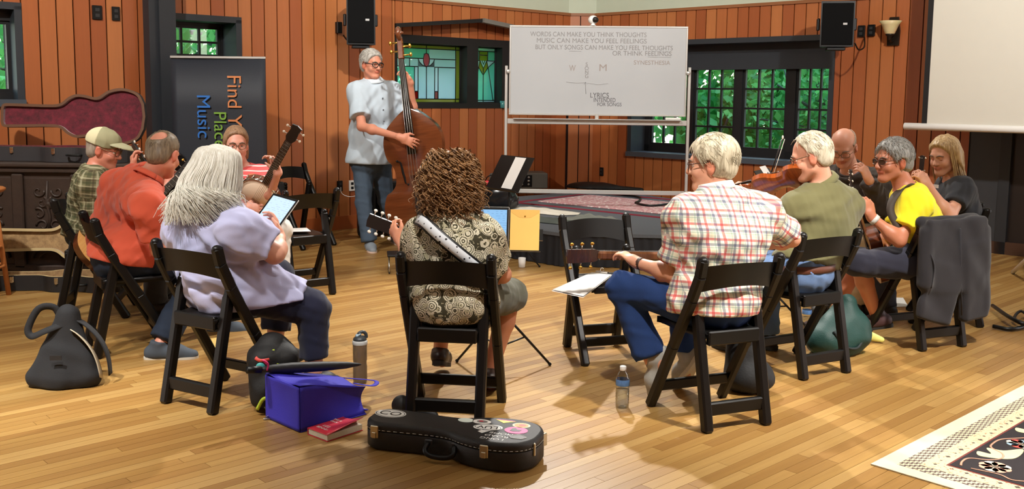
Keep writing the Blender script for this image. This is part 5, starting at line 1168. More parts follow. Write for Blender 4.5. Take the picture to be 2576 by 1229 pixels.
def belt(p, mat_, z=.085, w=.035, off=.022):
    J = p['J']; side = unit(J['SR'] - J['SL']); ax = unit(J['N'] - J['P'] + V(0, 0, .25)); f = unit(np.cross(ax, side)); c = J['P'] + ax * z - p['base']; rx, ry = (.172 * p['g'] + off), (.148 * p['g'] + off); m = MB()
    m.grid(lambda u, v: c + side * rx * math.cos(2 * math.pi * u) + f * ry * math.sin(2 * math.pi * u) + ax * (v - .5) * w, 40, 2, thick=.004); return m.build('belt', mat_, p['root'])
def ribbon(p, pts, wdir, w, mat_, name, thick=.004, parent=None, n=6):
    P_ = [x - p['base'] for x in catmull(pts, n)]; k_ = len(P_) - 1; wd = unit(wdir)
    def fn(u, v):
        i = min(int(u * k_), k_ - 1); t_ = u * k_ - i; c = P_[i] * (1 - t_) + P_[i + 1] * t_; tg = unit(P_[i + 1] - P_[i]); a = unit(wd - tg * (wd @ tg)); return c + a * (v - .5) * w
    return MB().grid(fn, k_, 2, thick=thick).build(name, mat_, parent or p['root'])
def tuft(p, mat_, n=260, L=.035, z0=-.05, r=.0026, thick=.012, seed=3, bald=None, fl_=.045, front=.04, mess=.35, out=.004):
    """short strands that follow the scalp and break up the outline"""
    T = p['T']
    def gen(rs, i):
        a = rs.uniform(0, 6.283); u = rs.uniform(-.55, 1.0); c_ = math.sqrt(max(0, 1 - u * u)); n_ = V(c_ * math.cos(a), c_ * math.sin(a), u); q = V(0, -.014, .037) + n_ * V(.074 + thick, .095 + thick, .085 + thick)
        if q[2] < z0 or (q[1] - fl_) * .86 - (q[2] - front) * .5 > -.004: return None
        if abs(q[0]) > .06 and -.03 < q[1] < .03 and q[2] < .03: return None
        if bald and (((q[0] - bald[0][0]) / bald[1][0]) ** 2 + ((q[1] - bald[0][1]) / bald[1][1]) ** 2 + ((q[2] - bald[0][2]) / bald[1][2]) ** 2) < 1: return None
        t_ = V(0, -.5, -1) + rs.normal(size=3) * mess; t_ = unit(t_ - n_ * (t_ @ n_)); l = L * rs.uniform(.6, 1.3); return [T(*(q - n_ * .004)), T(*(q + t_ * l * .4 + n_ * out)), T(*(q + t_ * l - n_ * (.2 * l - out)))]
    return strands(p, 'hair_strands', mat_, gen, n, r, 3, seed)
def watch(p, s_, mat_, r=.032, w=.02, fr=.88, name='wristwatch'):
    J = p['J']; E, W = J['E' + s_], J['W' + s_]; d = unit(W - E); c = E + (W - E) * fr - p['base']; R = frame(unit(np.cross(d, V(0, 0, 1))), d)
    m = MB().lathe([(r * .92, -w / 2), (r, -w / 2), (r, w / 2), (r * .92, w / 2)], c, R, 18); o = m.build(name, mat_, p['root']); return o
# ------------------------------------------------------------------ the musicians
def seated(k, wide=.12, py=-.03, pz=.55, ky=.40, kz=.51, ay=.38):
    h = math.radians(CHAIRS[k][1]); c = lambda *a: chl(k, *a)
    return dict(P=c(0, py, pz), HL=c(-.09, py + .03, pz - .02), HR=c(.09, py + .03, pz - .02), KL=c(-wide, ky, kz), KR=c(wide, ky, kz), AL=c(-wide, ay, .09), AR=c(wide, ay, .09), fw=V(math.cos(h), math.sin(h), 0))
def atc(k, x, y, yl):
    """point on the photo ray (x, y) whose chair-local forward coordinate is yl"""
    (c, h, _) = CHAIRS[k]; f = V(math.cos(math.radians(h)), math.sin(math.radians(h)), 0); d = ray(x, y); t = ((V(c[0], c[1], 0) - V(0, 0, CAM_Z)) @ f + yl) / (d @ f); return V(0, 0, CAM_Z) + d * t
GREY_SOLE = pm('grey_sole', (150, 148, 142), .7); WHITE_SOLE = pm('white_sole', (206, 200, 186), .7); DARK_SOLE = pm('dark_sole', (34, 32, 30), .7)
LENS = glass_mat('spectacle_lens', (220, 220, 215)); SUN = pm('tinted_lens', (74, 56, 44), .12)
WIRE = pm('wire_frame', (120, 100, 76), .3, .8); TORT = pm('brown_frame', (84, 50, 34), .3); BLKF = pm('black_frame', (26, 24, 24), .3)

# -- man in the red plaid shirt
J = seated('plaid', py=.01); J.update(M=atc('plaid', 1826, 705, .0), C=atc('plaid', 1822, 600, .0), N=at(1803, 486, 4.55), H=at(1791, 413, 4.57), hd=V(-.93, .36, -.10), SL=at(1722, 545, 4.47), SR=at(1915, 535, 4.64), EL=at(1692, 688, 4.50), WL=at(1602, 660, 4.68), ER=at(1992, 600, 4.78), WR=at(1905, 620, 5.02),
    KL=at(1566, 722, 4.72), AL=at(1640, 905, 4.62), KR=chl('plaid', .10, .40, .52), AR=at(1725, 890, 4.82))
p = PL = person('man in a red, white and blue plaid shirt playing guitar, seen from behind', J, (222, 164, 134), g=1.12, hs=1.06, hands=dict(L=dict(d=at(1555, 628, 4.76) - at(1602, 660, 4.68), n=V(.1, -.1, 1) * -1, curl=.55), R=dict(curl=.5)), toes=dict(L=V(-.25, .15, -1), R=V(-.2, .3, -.6)))
M_PLAID = plaid_mat('red_blue_plaid', (226, 220, 206), [(.066, .0, .013, (206, 196, 160), .45), (.066, .25, .011, (196, 64, 64), .72), (.066, .62, .012, (60, 70, 100), .62), (.066, .82, .007, (110, 140, 120), .5)])
shirt(p, M_PLAID, off=.018, sleeve=.80, sl_r=(.068, .080), hem=.06, fold=.0045, uv=True, neck=.066); collar(p, plaid_mat('red_blue_plaid_collar', (222, 216, 200), [(.03, .2, .006, (196, 90, 90), .4), (.03, .6, .006, (80, 90, 110), .5)]), r=.072, h=.045, tilt=.022)
J_ = denim('dark_blue_denim', (36, 58, 104)); trousers(p, J_, cuff=1.25, to=.96, waist=.0)
SN = pm('grey_sneaker', (168, 166, 158), .7, var=.25, vscale=30)
shoe(p, 'L', V(-.28, .10, -1), SN, WHITE_SOLE); shoe(p, 'R', V(-.25, .35, -.55), SN, WHITE_SOLE)
hair_short(p, hair_mat('grey_blond_hair', (150, 138, 112), (222, 210, 184)), .016, fl_=.055, nape=-.085, noise=.004, freq=42, top=1.1); tuft(p, bpy.data.materials['grey_blond_hair'], 900, .05, -.08, .0022, .014, mess=.35, fl_=.05)
glasses(p, TORT); watch(p, 'L', pm('watch_brown', (64, 40, 30), .5), .031)

# -- fiddler in the olive polo
J = seated('olive', py=.0); J.update(M=atc('olive', 2056, 622, .0), C=atc('olive', 2070, 562, .01), N=at(2076, 466, 5.44), H=at(2040, 395, 5.42), hd=V(-.92, .28, -.30), SL=at(2006, 525, 5.32), SR=at(2128, 515, 5.54), EL=at(1950, 592, 5.46), WL=at(1882, 505, 5.68), ER=at(2050, 610, 5.85), WR=at(1985, 520, 5.85))
p = OL = person('man in an olive polo shirt playing the fiddle', J, (224, 162, 134), lids=.9, g=1.06, hs=1.05, hands=dict(L=dict(d=V(-.6, .3, .5), n=V(.4, .2, .5), curl=.8), R=dict(d=V(-.6, -.1, .3), n=V(0, 0, -1), curl=.6)))
shirt(p, cloth_mat('olive_pique', (104, 100, 66)), sleeve=.72, hem=-.035, fold=.004, seed=4, off=.02); collar(p, cloth_mat('olive_collar', (112, 108, 72)), r=.074, h=.045, tilt=.022)
trousers(p, denim('light_denim', (96, 120, 158)), waist=.05); belt(p, pm('red_brown_belt', (92, 50, 34), .5), z=.02, w=.04, off=.016)
for s_ in 'LR': shoe(p, s_, p['J']['fw'], pm('dark_shoe', (44, 40, 38), .6), DARK_SOLE)
hair_short(p, hair_mat('white_blond_hair', (178, 166, 140), (236, 228, 208)), .012, fl_=.02, front=.055, noise=.003, nape=-.09); tuft(p, bpy.data.materials['white_blond_hair'], 800, .045, -.085, .002, .011, fl_=.02, front=.055)
glasses(p, WIRE)

# -- man in the yellow T-shirt
J = seated('yellow', py=.0); J.update(M=atc('yellow', 2320, 598, .0), C=atc('yellow', 2306, 552, .03), N=at(2278, 474, 5.95), H=at(2246, 405, 5.95), hd=V(-.95, -.28, -.06), SL=at(2302, 512, 5.80), SR=at(2296, 500, 6.16), EL=at(2262, 604, 5.72), WL=at(2192, 545, 5.76), ER=at(2230, 600, 6.22), WR=at(2215, 610, 6.05),
    HL=at(2310, 660, 5.82), HR=at(2310, 660, 6.02), KL=at(2158, 662, 5.80), KR=at(2150, 655, 6.12), AL=at(2205, 792, 6.02), AR=at(2098, 800, 6.15), fw=V(-.9, .2, 0))
p = YE = person('man in a bright yellow T-shirt playing a guitar held upright', J, (196, 128, 96), g=1.05, hs=1.06, hands=dict(L=dict(d=V(-.35, .05, .9), n=V(-.5, .8, 0), curl=.75), R=dict(curl=.5)), toes=dict(L=V(-.9, .2, -.3), R=V(-.9, .2, 0)))
shirt(p, cloth_mat('yellow_jersey', (244, 226, 42)), sleeve=.66, sl_r=(.066, .078), hem=-.03, fold=.004, seed=7)
trousers(p, cloth_mat('navy_shorts', (46, 46, 58)), to=.07, name='shorts', cuff=1.25, ts=1.08)
for s_ in 'LR': shoe(p, s_, V(-.9, .2, -.2 if s_ == 'L' else 0), pm('maroon_shoe', (72, 44, 44), .6), DARK_SOLE)
hair_short(p, hair_mat('steel_grey_hair', (112, 110, 106), (176, 174, 168)), .017, fl_=.06, front=.05, noise=.003, top=1.1, nape=-.085); tuft(p, bpy.data.materials['steel_grey_hair'], 800, .045, -.08, .002, .016, fl_=.062, front=.05)
glasses(p, TORT, SUN, wid=.024, hgt=.016); watch(p, 'L', pm('watch_white', (214, 212, 206), .3), .034, .024)
ribbon(p, [at(2262, 575, 5.72), at(2240, 530, 5.76), at(2252, 492, 5.80), at(2285, 468, 5.84), at(2310, 478, 5.98)], V(.8, 0, .5), .045, pm('brown_strap', (60, 48, 38), .7), 'guitar_strap')

# -- man in the brown jacket
J = seated('brown'); J.update(M=at(2165, 545, 7.0), C=at(2155, 500, 6.98), N=at(2140, 428, 6.95), H=at(2122, 370, 6.82), hd=V(-.42, -.72, -.52), SL=at(2216, 462, 6.82), SR=at(2092, 452, 7.1), EL=at(2225, 545, 6.62), WL=at(2186, 452, 6.42), ER=at(2075, 545, 7.0), WR=at(2120, 560, 6.7))
p = BR = person('bald man in a dark brown jacket looking down behind the fiddler', J, (214, 156, 130), hs=1.06, lids=.95, vox=.0084, hands=dict(L=dict(d=V(-.5, -.1, .75), n=V(-.6, .6, 0), curl=.6), R=dict(curl=.5)))
shirt(p, cloth_mat('grey_blue_shirt', (92, 86, 94)), off=.010, long=True, fold=.002, name='shirt')
shirt(p, cloth_mat('brown_jacket', (52, 42, 34), .7), off=.028, long=True, fold=.006, name='jacket', neck=.085, neckz=.03, hem=.06, seed=9); collar(p, cloth_mat('jacket_collar', (58, 46, 38)), r=.080, h=.05, flare=1.3)
trousers(p, cloth_mat('khaki_trousers', (196, 180, 150)))
for s_ in 'LR': shoe(p, s_, p['J']['fw'], pm('dark_shoe', (44, 40, 38), .6), DARK_SOLE)
hair_short(p, hair_mat('fringe_hair', (138, 112, 92), (184, 160, 138)), .006, bald=((0, .02, .10), (.085, .12, .085)), fl_=.01, front=.0, noise=.002)
glasses(p, WIRE)

# -- blonde woman
J = seated('blonde'); J.update(M=at(2418, 568, 6.50), C=at(2412, 525, 6.50), N=at(2400, 450, 6.50), H=at(2376, 392, 6.46), hd=V(-.80, -.46, -.26), SL=at(2418, 478, 6.34), SR=at(2385, 470, 6.68), EL=at(2390, 545, 6.20), WL=at(2335, 468, 6.24), ER=at(2345, 545, 6.72), WR=at(2330, 530, 6.55))
p = BL = person('blonde woman in a dark grey T-shirt looking down at her instrument', J, (226, 168, 140), lids=.95, g=.94, ga=.95, hs=1.0, vox=.0084, hands=dict(L=dict(d=V(-.5, .1, .7), n=V(-.5, .6, .1), curl=.7), R=dict(curl=.5)))
shirt(p, cloth_mat('charcoal_tee', (52, 54, 60)), sleeve=.55, fold=.003, seed=11); trousers(p, denim('charcoal_denim', (50, 52, 60)))
MB().box(at(2352, 468, 6.30) - p['base'], (.006, .05, .022), rotz(.5)).build('shirt_print', M_WHITE, p['root'])
for s_ in 'LR': shoe(p, s_, p['J']['fw'], pm('dark_shoe', (44, 40, 38), .6), DARK_SOLE)
BLH = hair_mat('blonde_hair', (150, 118, 76), (226, 196, 146), .42)
def blonde_parts(F, T, R, s):
    for x in (-1, 1): F.cone(T(x * .072, -.02, .02), T(x * .085, -.035, -.15), .035, .026, k=.03); 
    F.cone(T(0, -.075, .0), T(0, -.085, -.15), .05, .04, k=.03, sx=1.6, side=R[:, 0])
hair_short(p, BLH, .016, fl_=.052, front=.05, nape=-.18, parts=[blonde_parts], ears=False, noise=.004)
def g_bl(rs, i):
    T = BL['T']; a = rs.uniform(-2.5, 2.5); x, y = .086 * math.sin(a), -.086 * math.cos(a) - .012
    if y > .035: return None
    return [T(x * .25, y * .25 - .01, .125), T(x * .85, y * .85, .085), T(x * 1.1, y * 1.08, .0), T(x * 1.12, y * 1.1 - .005, -.08), T(x * (1.12 + rs.uniform(-.1, .2)), y * 1.1 - .01, -.15 - rs.uniform(0, .05))]
strands(p, 'hair_strands', BLH, g_bl, 160, .006, 4)

# -- woman with curly hair
J = seated('curly', py=-.01); J.update(M=atc('curly', 1140, 705, -.01), C=atc('curly', 1138, 640, -.03), N=at(1136, 548, 4.42), H=at(1136, 470, 4.48), hd=V(.10, .98, -.14), SL=at(1060, 598, 4.46), SR=at(1218, 598, 4.42), EL=at(1034, 700, 4.60), WL=at(1012, 610, 4.84), ER=at(1264, 690, 4.52), WR=at(1190, 690, 4.78), KR=at(1286, 742, 4.78), AR=at(1234, 932, 4.78), KL=chl('curly', -.12, .42, .52), AL=at(1108, 878, 5.02))
p = CU = person('curly-haired woman in a black and cream patterned blouse, seen from behind', J, (214, 150, 118), g=1.0, ga=.98, hs=1.0, hands=dict(L=dict(d=V(-.5, .3, .6), n=V(.4, .7, .3), curl=.7), R=dict(curl=.5)), toes=dict(R=V(.0, .9, -.4), L=V(.05, .9, -.35)))
def floral():
    t = NT('floral_blouse'); p_ = t.obj(); col = lin((58, 52, 36)); vo = t.n('ShaderNodeTexVoronoi'); vo.inputs['Scale'].default_value = 22; t.l(p_, vo.inputs['Vector']); d = vo.outputs['Distance']; r = t.n('ShaderNodeSeparateColor'); t.l(vo.outputs['Color'], r.inputs[0]); rr = r.outputs[0]
    n = t.noise(p_, 70, 2); dd = t.math('ADD', d, t.math('MULTIPLY', t.math('SUBTRACT', n, .5), .16)); ring = t.math('FRACT', t.math('MULTIPLY', dd, t.math('ADD', t.math('MULTIPLY', rr, 3.0), 4.2)))
    c = t.mix(t.math('GREATER_THAN', ring, .38), lin((70, 66, 48)), lin((216, 208, 184))); c = t.mix(t.math('LESS_THAN', dd, .10), c, t.mix(t.math('GREATER_THAN', rr, .5), lin((96, 90, 60)), lin((230, 224, 204)))); c = t.mix(t.math('GREATER_THAN', dd, .66), c, lin((66, 62, 46))); c = t.mix(t.math('GREATER_THAN', t.noise(p_, 44, 3, .7), .57), c, lin((176, 168, 138)))
    t.color(c); t.set(Roughness=.8); t.b.inputs['Specular IOR Level'].default_value = .2; t.bump(t.noise(p_, 12, 3, .6), .5, .015); return t.m
shirt(p, floral(), off=.016, sleeve=.66, sl_r=(.068, .084), hem=.085, fold=.005, seed=13, neck=.07)
trousers(p, cloth_mat('olive_grey_shorts', (92, 92, 78)), to=.10, name='shorts', cuff=1.15, ts=1.05)
CL = pm('brown_clog', (44, 30, 24), .4)
for s_, d in (('L', V(.05, .95, -.30)), ('R', V(.0, .95, -.30))): shoe(p, s_, d, CL, DARK_SOLE, low=True)
CUH = hair_mat('curly_brown_hair', (92, 62, 36), (178, 132, 84), .5, (40, 40, 40))
def curl_parts(F, T, R, s):
    rs = np.random.RandomState(4); F.ell(T(0, -.03, .01), (.128, .128, .132), R, k=.03); F.ell(T(0, -.03, -.055), (.142, .125, .085), R, k=.03)
hair_short(p, CUH, .03, parts=[curl_parts], fl_=.09, front=.03, nape=-.145, noise=.007, freq=70, ears=False, vox=.006)
def g_cu(rs, i):
    T = CU['T']; a, z = rs.uniform(0, 6.28), rs.uniform(-.13, .145); r = .134 * math.sqrt(max(.08, 1 - (z / .175) ** 2)); x, y = r * math.cos(a), -.03 + r * math.sin(a)
    if y > .07: return None
    pts = []; R0 = rs.uniform(.009, .016); ph = rs.uniform(0, 6.28); L = rs.uniform(.05, .10); tx = rs.normal(size=3) * .25
    for k_ in range(9):
        t_ = k_ / 8; th = ph + t_ * 11; pts.append(T(x * (1 + .12 * t_) + R0 * math.cos(th) + tx[0] * L * t_, y * (1 + .1 * t_) + R0 * math.sin(th) + tx[1] * L * t_, z + .03 - L * t_))
    return pts
strands(p, 'hair_curls', CUH, g_cu, 1050, .0042, 4)
ST = NT('strap_pattern'); _v = ST.n('ShaderNodeTexVoronoi'); _v.inputs['Scale'].default_value = 44; ST.l(ST.obj(), _v.inputs['Vector']); ST.color(ST.mix(ST.math('LESS_THAN', ST.math('ADD', _v.outputs['Distance'], ST.math('MULTIPLY', ST.noise(ST.obj(), 60, 1), .25)), .34), lin((214, 218, 224)), lin((30, 30, 36)))); ST.set(Roughness=.7)
sp_ = [at(1046, 548, 4.42), at(1064, 556, 4.30), at(1100, 590, 4.245), at(1150, 632, 4.225), at(1200, 672, 4.24), at(1240, 705, 4.30)]
ribbon(p, sp_, V(.6, 0, .8), .058, M_BLACK, 'instrument_strap'); ribbon(p, [q - V(0, .004, 0) for q in sp_], V(.6, 0, .8), .040, ST.m, 'strap_band')

# -- woman with long white hair
J = seated('white', py=.075, pz=.57); J.update(M=atc('white', 550, 665, .07), C=atc('white', 538, 605, .04), N=at(540, 530, 4.66), H=at(552, 440, 4.68), hd=V(.66, .74, -.16), SL=at(470, 578, 4.82), SR=at(606, 582, 4.50), EL=at(565, 660, 5.02), WL=at(640, 600, 5.02), ER=at(690, 636, 4.58), WR=at(703, 598, 4.80), HR=chl('white', .10, .09, .53), HL=chl('white', -.12, .09, .53), KR=at(788, 775, 4.80), AR=at(790, 948, 4.78), KL=chl('white', -.06, .46, .52), AL=at(692, 880, 5.02))
p = WH = person('woman with long white hair in a lavender T-shirt holding a tablet', J, (226, 168, 142), g=1.22, ga=1.25, gl=1.3, hs=1.02, belly=.05, dep=1.0, hands=dict(R=dict(d=V(-.25, .3, .85), n=V(-.8, -.2, .2), curl=.45), L=dict(d=V(.9, .2, .2), n=V(0, .3, .9), curl=.4)), toes=dict(R=V(.5, .85, 0), L=V(.5, .85, 0)))
shirt(p, cloth_mat('lavender_jersey', (188, 190, 226)), off=.024, sleeve=.68, sl_r=(.070, .078), hem=.125, fold=.007, freq=34, seed=15, hemn=V(-.1, 0, 1), drape=.74, dr=.088)
trousers(p, cloth_mat('navy_capri', (34, 36, 56)), to=.72, name='capri_trousers', cuff=1.05)
for s_, d in (('R', V(.5, .85, 0)), ('L', V(.55, .8, 0))): shoe(p, s_, d, pm('black_shoe', (24, 24, 26), .6), DARK_SOLE, laces=M_BLACK)
WHH = hair_mat('long_white_hair', (208, 202, 186), (246, 244, 236), .45, (60, 60, 5))
def white_parts(F, T, R, s):
    F.cone(T(0, -.04, .02), T(-.0, -.075, -.12), .078, .085, k=.04, sx=1.1, side=R[:, 0]); F.cone(T(0, -.075, -.12), at(510, 555, 4.56), .075, .04, k=.04, sx=1.5, side=V(.85, -.5, 0)); F.cone(T(.05, -.03, .0), at(585, 505, 4.58), .035, .02, k=.04); F.cone(T(-.05, -.03, .0), at(460, 530, 4.68), .04, .02, k=.04)
hair_short(p, WHH, .018, parts=[white_parts], fl_=.055, front=.05, nape=-.40, ears=False, noise=.006, freq=34, vox=.0080)
def g_wh(rs, i):
    T = WH['T']; a = rs.uniform(-2.7, 2.7); k_ = rs.uniform(.97, 1.07); x, y = .094 * math.sin(a) * k_, -.108 * math.cos(a) * k_ - .012
    if y > .06: return None
    e = at(512 + 92 * math.sin(a) + rs.normal() * 12, 540 + rs.uniform(-30, 28), 4.47 + .13 * (1 - math.cos(a))); m_ = T(x * 1.38, y * 1.36 - .02, -.06)
    return [T(x * .25, y * .25, .134), T(x * .85, y * .9, .112), T(x * 1.14, y * 1.14 - .004, .04), m_, m_ * .45 + e * .55 + V(rs.normal() * .012, -.03 + rs.normal() * .01, .01), e]
_f0 = Field
strands(p, 'hair_strands', WHH, g_wh, 1300, .0042, 3)

# -- man in the orange polo
J = seated('red', py=-.02); J.update(M=atc('red', 286, 578, .0), C=atc('red', 316, 512, .06), N=at(376, 446, 5.60), H=at(411, 388, 5.66), hd=V(.20, .90, -.34), SR=at(374, 520, 5.28), SL=at(300, 466, 5.86), ER=at(398, 628, 5.34), WR=at(450, 600, 5.62), EL=at(320, 540, 6.02), WL=at(338, 430, 6.06), AR=at(402, 868, 5.33), KR=chl('red', .13, .42, .52), AL=at(556, 812, 6.0), KL=chl('red', -.12, .46, .52))
p = RE = person('balding man in an orange polo shirt hunched over a guitar, seen from behind', J, (218, 148, 122), g=1.12, hs=1.05, hands=dict(R=dict(curl=.5), L=dict(d=V(-.2, .2, .9), n=V(.5, .3, .2), curl=.7)), toes=dict(R=V(1, .1, 0), L=V(1, .1, 0)))
shirt(p, cloth_mat('orange_pique', (206, 88, 62)), off=.018, sleeve=.72, sl_r=(.070, .082), hem=.03, fold=.005, seed=17, freq=38, neck=.074); collar(p, cloth_mat('orange_collar', (208, 92, 66)), r=.074, h=.04)
trousers(p, denim('black_blue_denim', (34, 42, 56)), to=.95)
for s_ in 'RL': shoe(p, s_, V(1, .1, 0), pm('slate_canvas', (66, 74, 84), .8), WHITE_SOLE, L=.31)
hair_short(p, hair_mat('short_brown_grey_hair', (92, 76, 58), (150, 132, 106)), .009, bald=((0, -.088, .092), (.054, .046, .046)), fl_=.03, front=.06, noise=.002, nape=-.085); tuft(p, bpy.data.materials['short_brown_grey_hair'], 700, .022, -.08, .0016, .007, fl_=.03, front=.06, bald=((0, -.088, .092), (.058, .050, .050)), mess=.5, out=.002)
# -- man in the khaki cap
J = seated('cap'); J.update(M=at(224, 548, 6.44), C=at(232, 495, 6.43), N=at(240, 428, 6.44), H=at(262, 376, 6.46), hd=V(.97, .05, -.26), SR=at(228, 468, 6.22), SL=at(252, 456, 6.62), ER=at(228, 570, 6.22), WR=at(320, 560, 6.30), EL=at(345, 530, 6.80), WL=at(418, 468, 6.82))
p = CP = person('man in a khaki cap and green plaid shirt at the edge of the circle', J, (206, 132, 108), hs=1.04, vox=.0084, hands=dict(L=dict(d=V(.6, .2, .6), n=V(.2, -.5, .6), curl=.7), R=dict(curl=.5)))
shirt(p, plaid_mat('green_plaid', (112, 108, 78), [(.05, .1, .014, (62, 66, 44), .6), (.05, .55, .008, (180, 174, 144), .55), (.05, .8, .006, (66, 50, 40), .5)]), off=.018, long=True, fold=.004, uv=True, seed=19); collar(p, cloth_mat('green_collar', (104, 100, 72)), r=.074, h=.035)
trousers(p, cloth_mat('dark_trousers', (42, 40, 38)))
for s_ in 'LR': shoe(p, s_, p['J']['fw'], pm('dark_shoe', (44, 40, 38), .6), DARK_SOLE)
hair_short(p, hair_mat('cap_grey_hair', (120, 104, 90), (170, 156, 140)), .006, fl_=.01, front=.0, noise=.002)
T, R, b = p['T'], p['R'], p['base']; F = Field(T(0, .02, .05) - .2, T(0, .02, .05) + .2, .005)
F.ell(T(0, -.015, .052), (.096, .114, .092), R, lab=0); F.half(T(0, -.1, .030), R @ V(0, -.06, -1)); F.disp(.002, 40, 3)
n_ = R[:, 1]; capo = solid('cap', F, [pm('cap_khaki', (150, 146, 112), .85, bump=.2, bscale=200)], p['root'], b, 1)
F = Field(T(0, .1, .03) - .16, T(0, .1, .03) + .16, .005); F.ell(T(0, .085, .042), (.082, .105, .030), R); F.ell(T(0, .08, .018), (.11, .13, .036), R, k=.003, neg=True); F.half(T(0, .045, 0), -R[:, 1]); solid('cap_brim', F, pm('cap_brim_khaki', (160, 156, 124), .85), capo, (0, 0, 0) if False else b, 1)
F = Field(T(0, -.06, .06) - .16, T(0, -.06, .06) + .16, .005); F.ell(T(0, -.015, .052), (.0975, .1155, .0935), R); F.half(T(0, -.1, .031), R @ V(0, -.06, -1)); F.half(T(0, -.03, 0), R[:, 1]); solid('cap_back_mesh', F, pm('cap_cream', (206, 198, 160), .9, bump=.4, bscale=300), capo, b, 1)
glasses(p, WIRE)
# -- banjo player
J = seated('banjo'); J.update(M=at(622, 524, 7.2), C=at(620, 485, 7.16), N=at(606, 424, 7.14), H=at(594, 364, 7.06), hd=V(.36, -.92, -.10), SL=at(658, 446, 7.10), SR=at(568, 448, 7.16), EL=at(672, 505, 6.86), WL=at(699, 432, 6.60), ER=at(575, 525, 7.02), WR=at(618, 522, 6.82))
p = BJ = person('smiling woman in a coral striped top playing a banjo', J, (232, 168, 146), g=1.0, hs=1.02, vox=.0082, hands=dict(L=dict(d=V(-.35, -.05, .9), n=V(-.6, -.6, .2), curl=.55), R=dict(d=V(1, -.1, .1), n=V(.1, .9, -.2), curl=.45)))
t = NT('coral_stripes'); sp2 = t.n('ShaderNodeSeparateXYZ'); t.l(t.obj(), sp2.inputs[0]); t.color(t.mix(t.math('LESS_THAN', t.math('FRACT', t.math('DIVIDE', sp2.outputs[2], .034)), .24), lin((232, 96, 96)), lin((240, 216, 212)))); t.set(Roughness=.85); t.bump(t.noise(t.obj(), 14, 3), .4, .01)
shirt(p, t.m, off=.014, sleeve=.45, fold=.003, uv=True, seed=21); trousers(p, cloth_mat('white_trousers', (222, 218, 212)))
for s_ in 'LR': shoe(p, s_, p['J']['fw'], pm('dark_shoe', (44, 40, 38), .6), DARK_SOLE)
def bj_parts(F, T, R, s): F.ell(T(0, -.10, .0), (.06, .045, .06), R, k=.02); F.cone(T(.06, -.05, -.02), T(.07, -.06, -.10), .03, .022, k=.02); F.cone(T(-.06, -.05, -.02), T(-.07, -.06, -.10), .03, .022, k=.02)
hair_short(p, hair_mat('light_brown_hair', (120, 88, 62), (178, 140, 106)), .013, fl_=.05, front=.055, parts=[bj_parts], ears=False, nape=-.12, noise=.003)
glasses(p, WIRE)
ribbon(p, [at(628, 428, 7.05), at(640, 450, 6.96), at(652, 478, 6.92)], V(1, 0, .3), .05, pm('tan_strap', (206, 128, 92), .7), 'banjo_strap')
# -- bass player
bY_ = 9.3; J = dict(P=at(932, 398, 9.38), M=at(936, 335, 9.38), C=at(940, 278, 9.38), N=at(938, 208, 9.38), H=at(934, 162, 9.34), hd=V(.72, -.68, -.10), SR=at(900, 232, 9.26), SL=at(986, 232, 9.52), ER=at(910, 318, 9.06), WR=at(1006, 345, 8.76), EL=at(1040, 292, 9.50), WL=at(1032, 206, 9.36), HR=at(914, 412, 9.34), HL=at(956, 412, 9.44), KR=at(914, 512, 9.26), AR=at(930, 608, 9.22), KL=at(972, 505, 9.5), AL=at(996, 592, 9.62), fw=V(.7, -.7, 0))
p = BS = person('grey-haired man in a pale blue shirt standing with a double bass', J, (214, 146, 118), g=1.16, ga=1.08, gl=1.05, hs=1.1, belly=.03, vox=.0084, hands=dict(R=dict(d=V(.9, .05, -.38), n=V(.1, .95, -.2), curl=.32, sc=1.18), L=dict(d=V(-.45, -.25, .8), n=V(-.75, -.6, 0), curl=.7, sc=1.15)), toes=dict(R=V(.3, -.95, 0), L=V(.5, -.85, 0)))
shirt(p, cloth_mat('pale_blue_shirt', (184, 197, 208)), off=.024, sleeve=.74, sl_r=(.074, .090), hem=.045, fold=.0038, freq=34, seed=23, neck=.074); collar(p, cloth_mat('pale_blue_collar', (204, 214, 222)), r=.076, h=.045, flare=1.5, tilt=.025)
trousers(p, denim('grey_blue_denim', (70, 84, 100)), to=.98)
for s_, d in (('R', V(.3, -.95, 0)), ('L', V(.5, -.85, 0))): shoe(p, s_, d, pm('grey_running_shoe', (132, 140, 148), .7), pm('orange_white_sole', (214, 190, 176), .7), L=.32)
hair_short(p, hair_mat('silver_hair', (136, 132, 124), (206, 202, 194)), .014, fl_=.06, front=.06, noise=.003, top=1.2, nape=-.08); tuft(p, bpy.data.materials['silver_hair'], 500, .04, -.07, .0022, .014, fl_=.062, front=.06)
glasses(p, BLKF, None, thick=.004)
m = MB(); 
for y_ in (247, 276, 305): m.ball(at(963 + (y_ - 247) * .05, y_, 9.255 if y_ < 260 else 9.245) - p['base'], .008, 8, 6)
m.build('buttons', pm('shirt_button', (90, 96, 104), .4), p['root'])
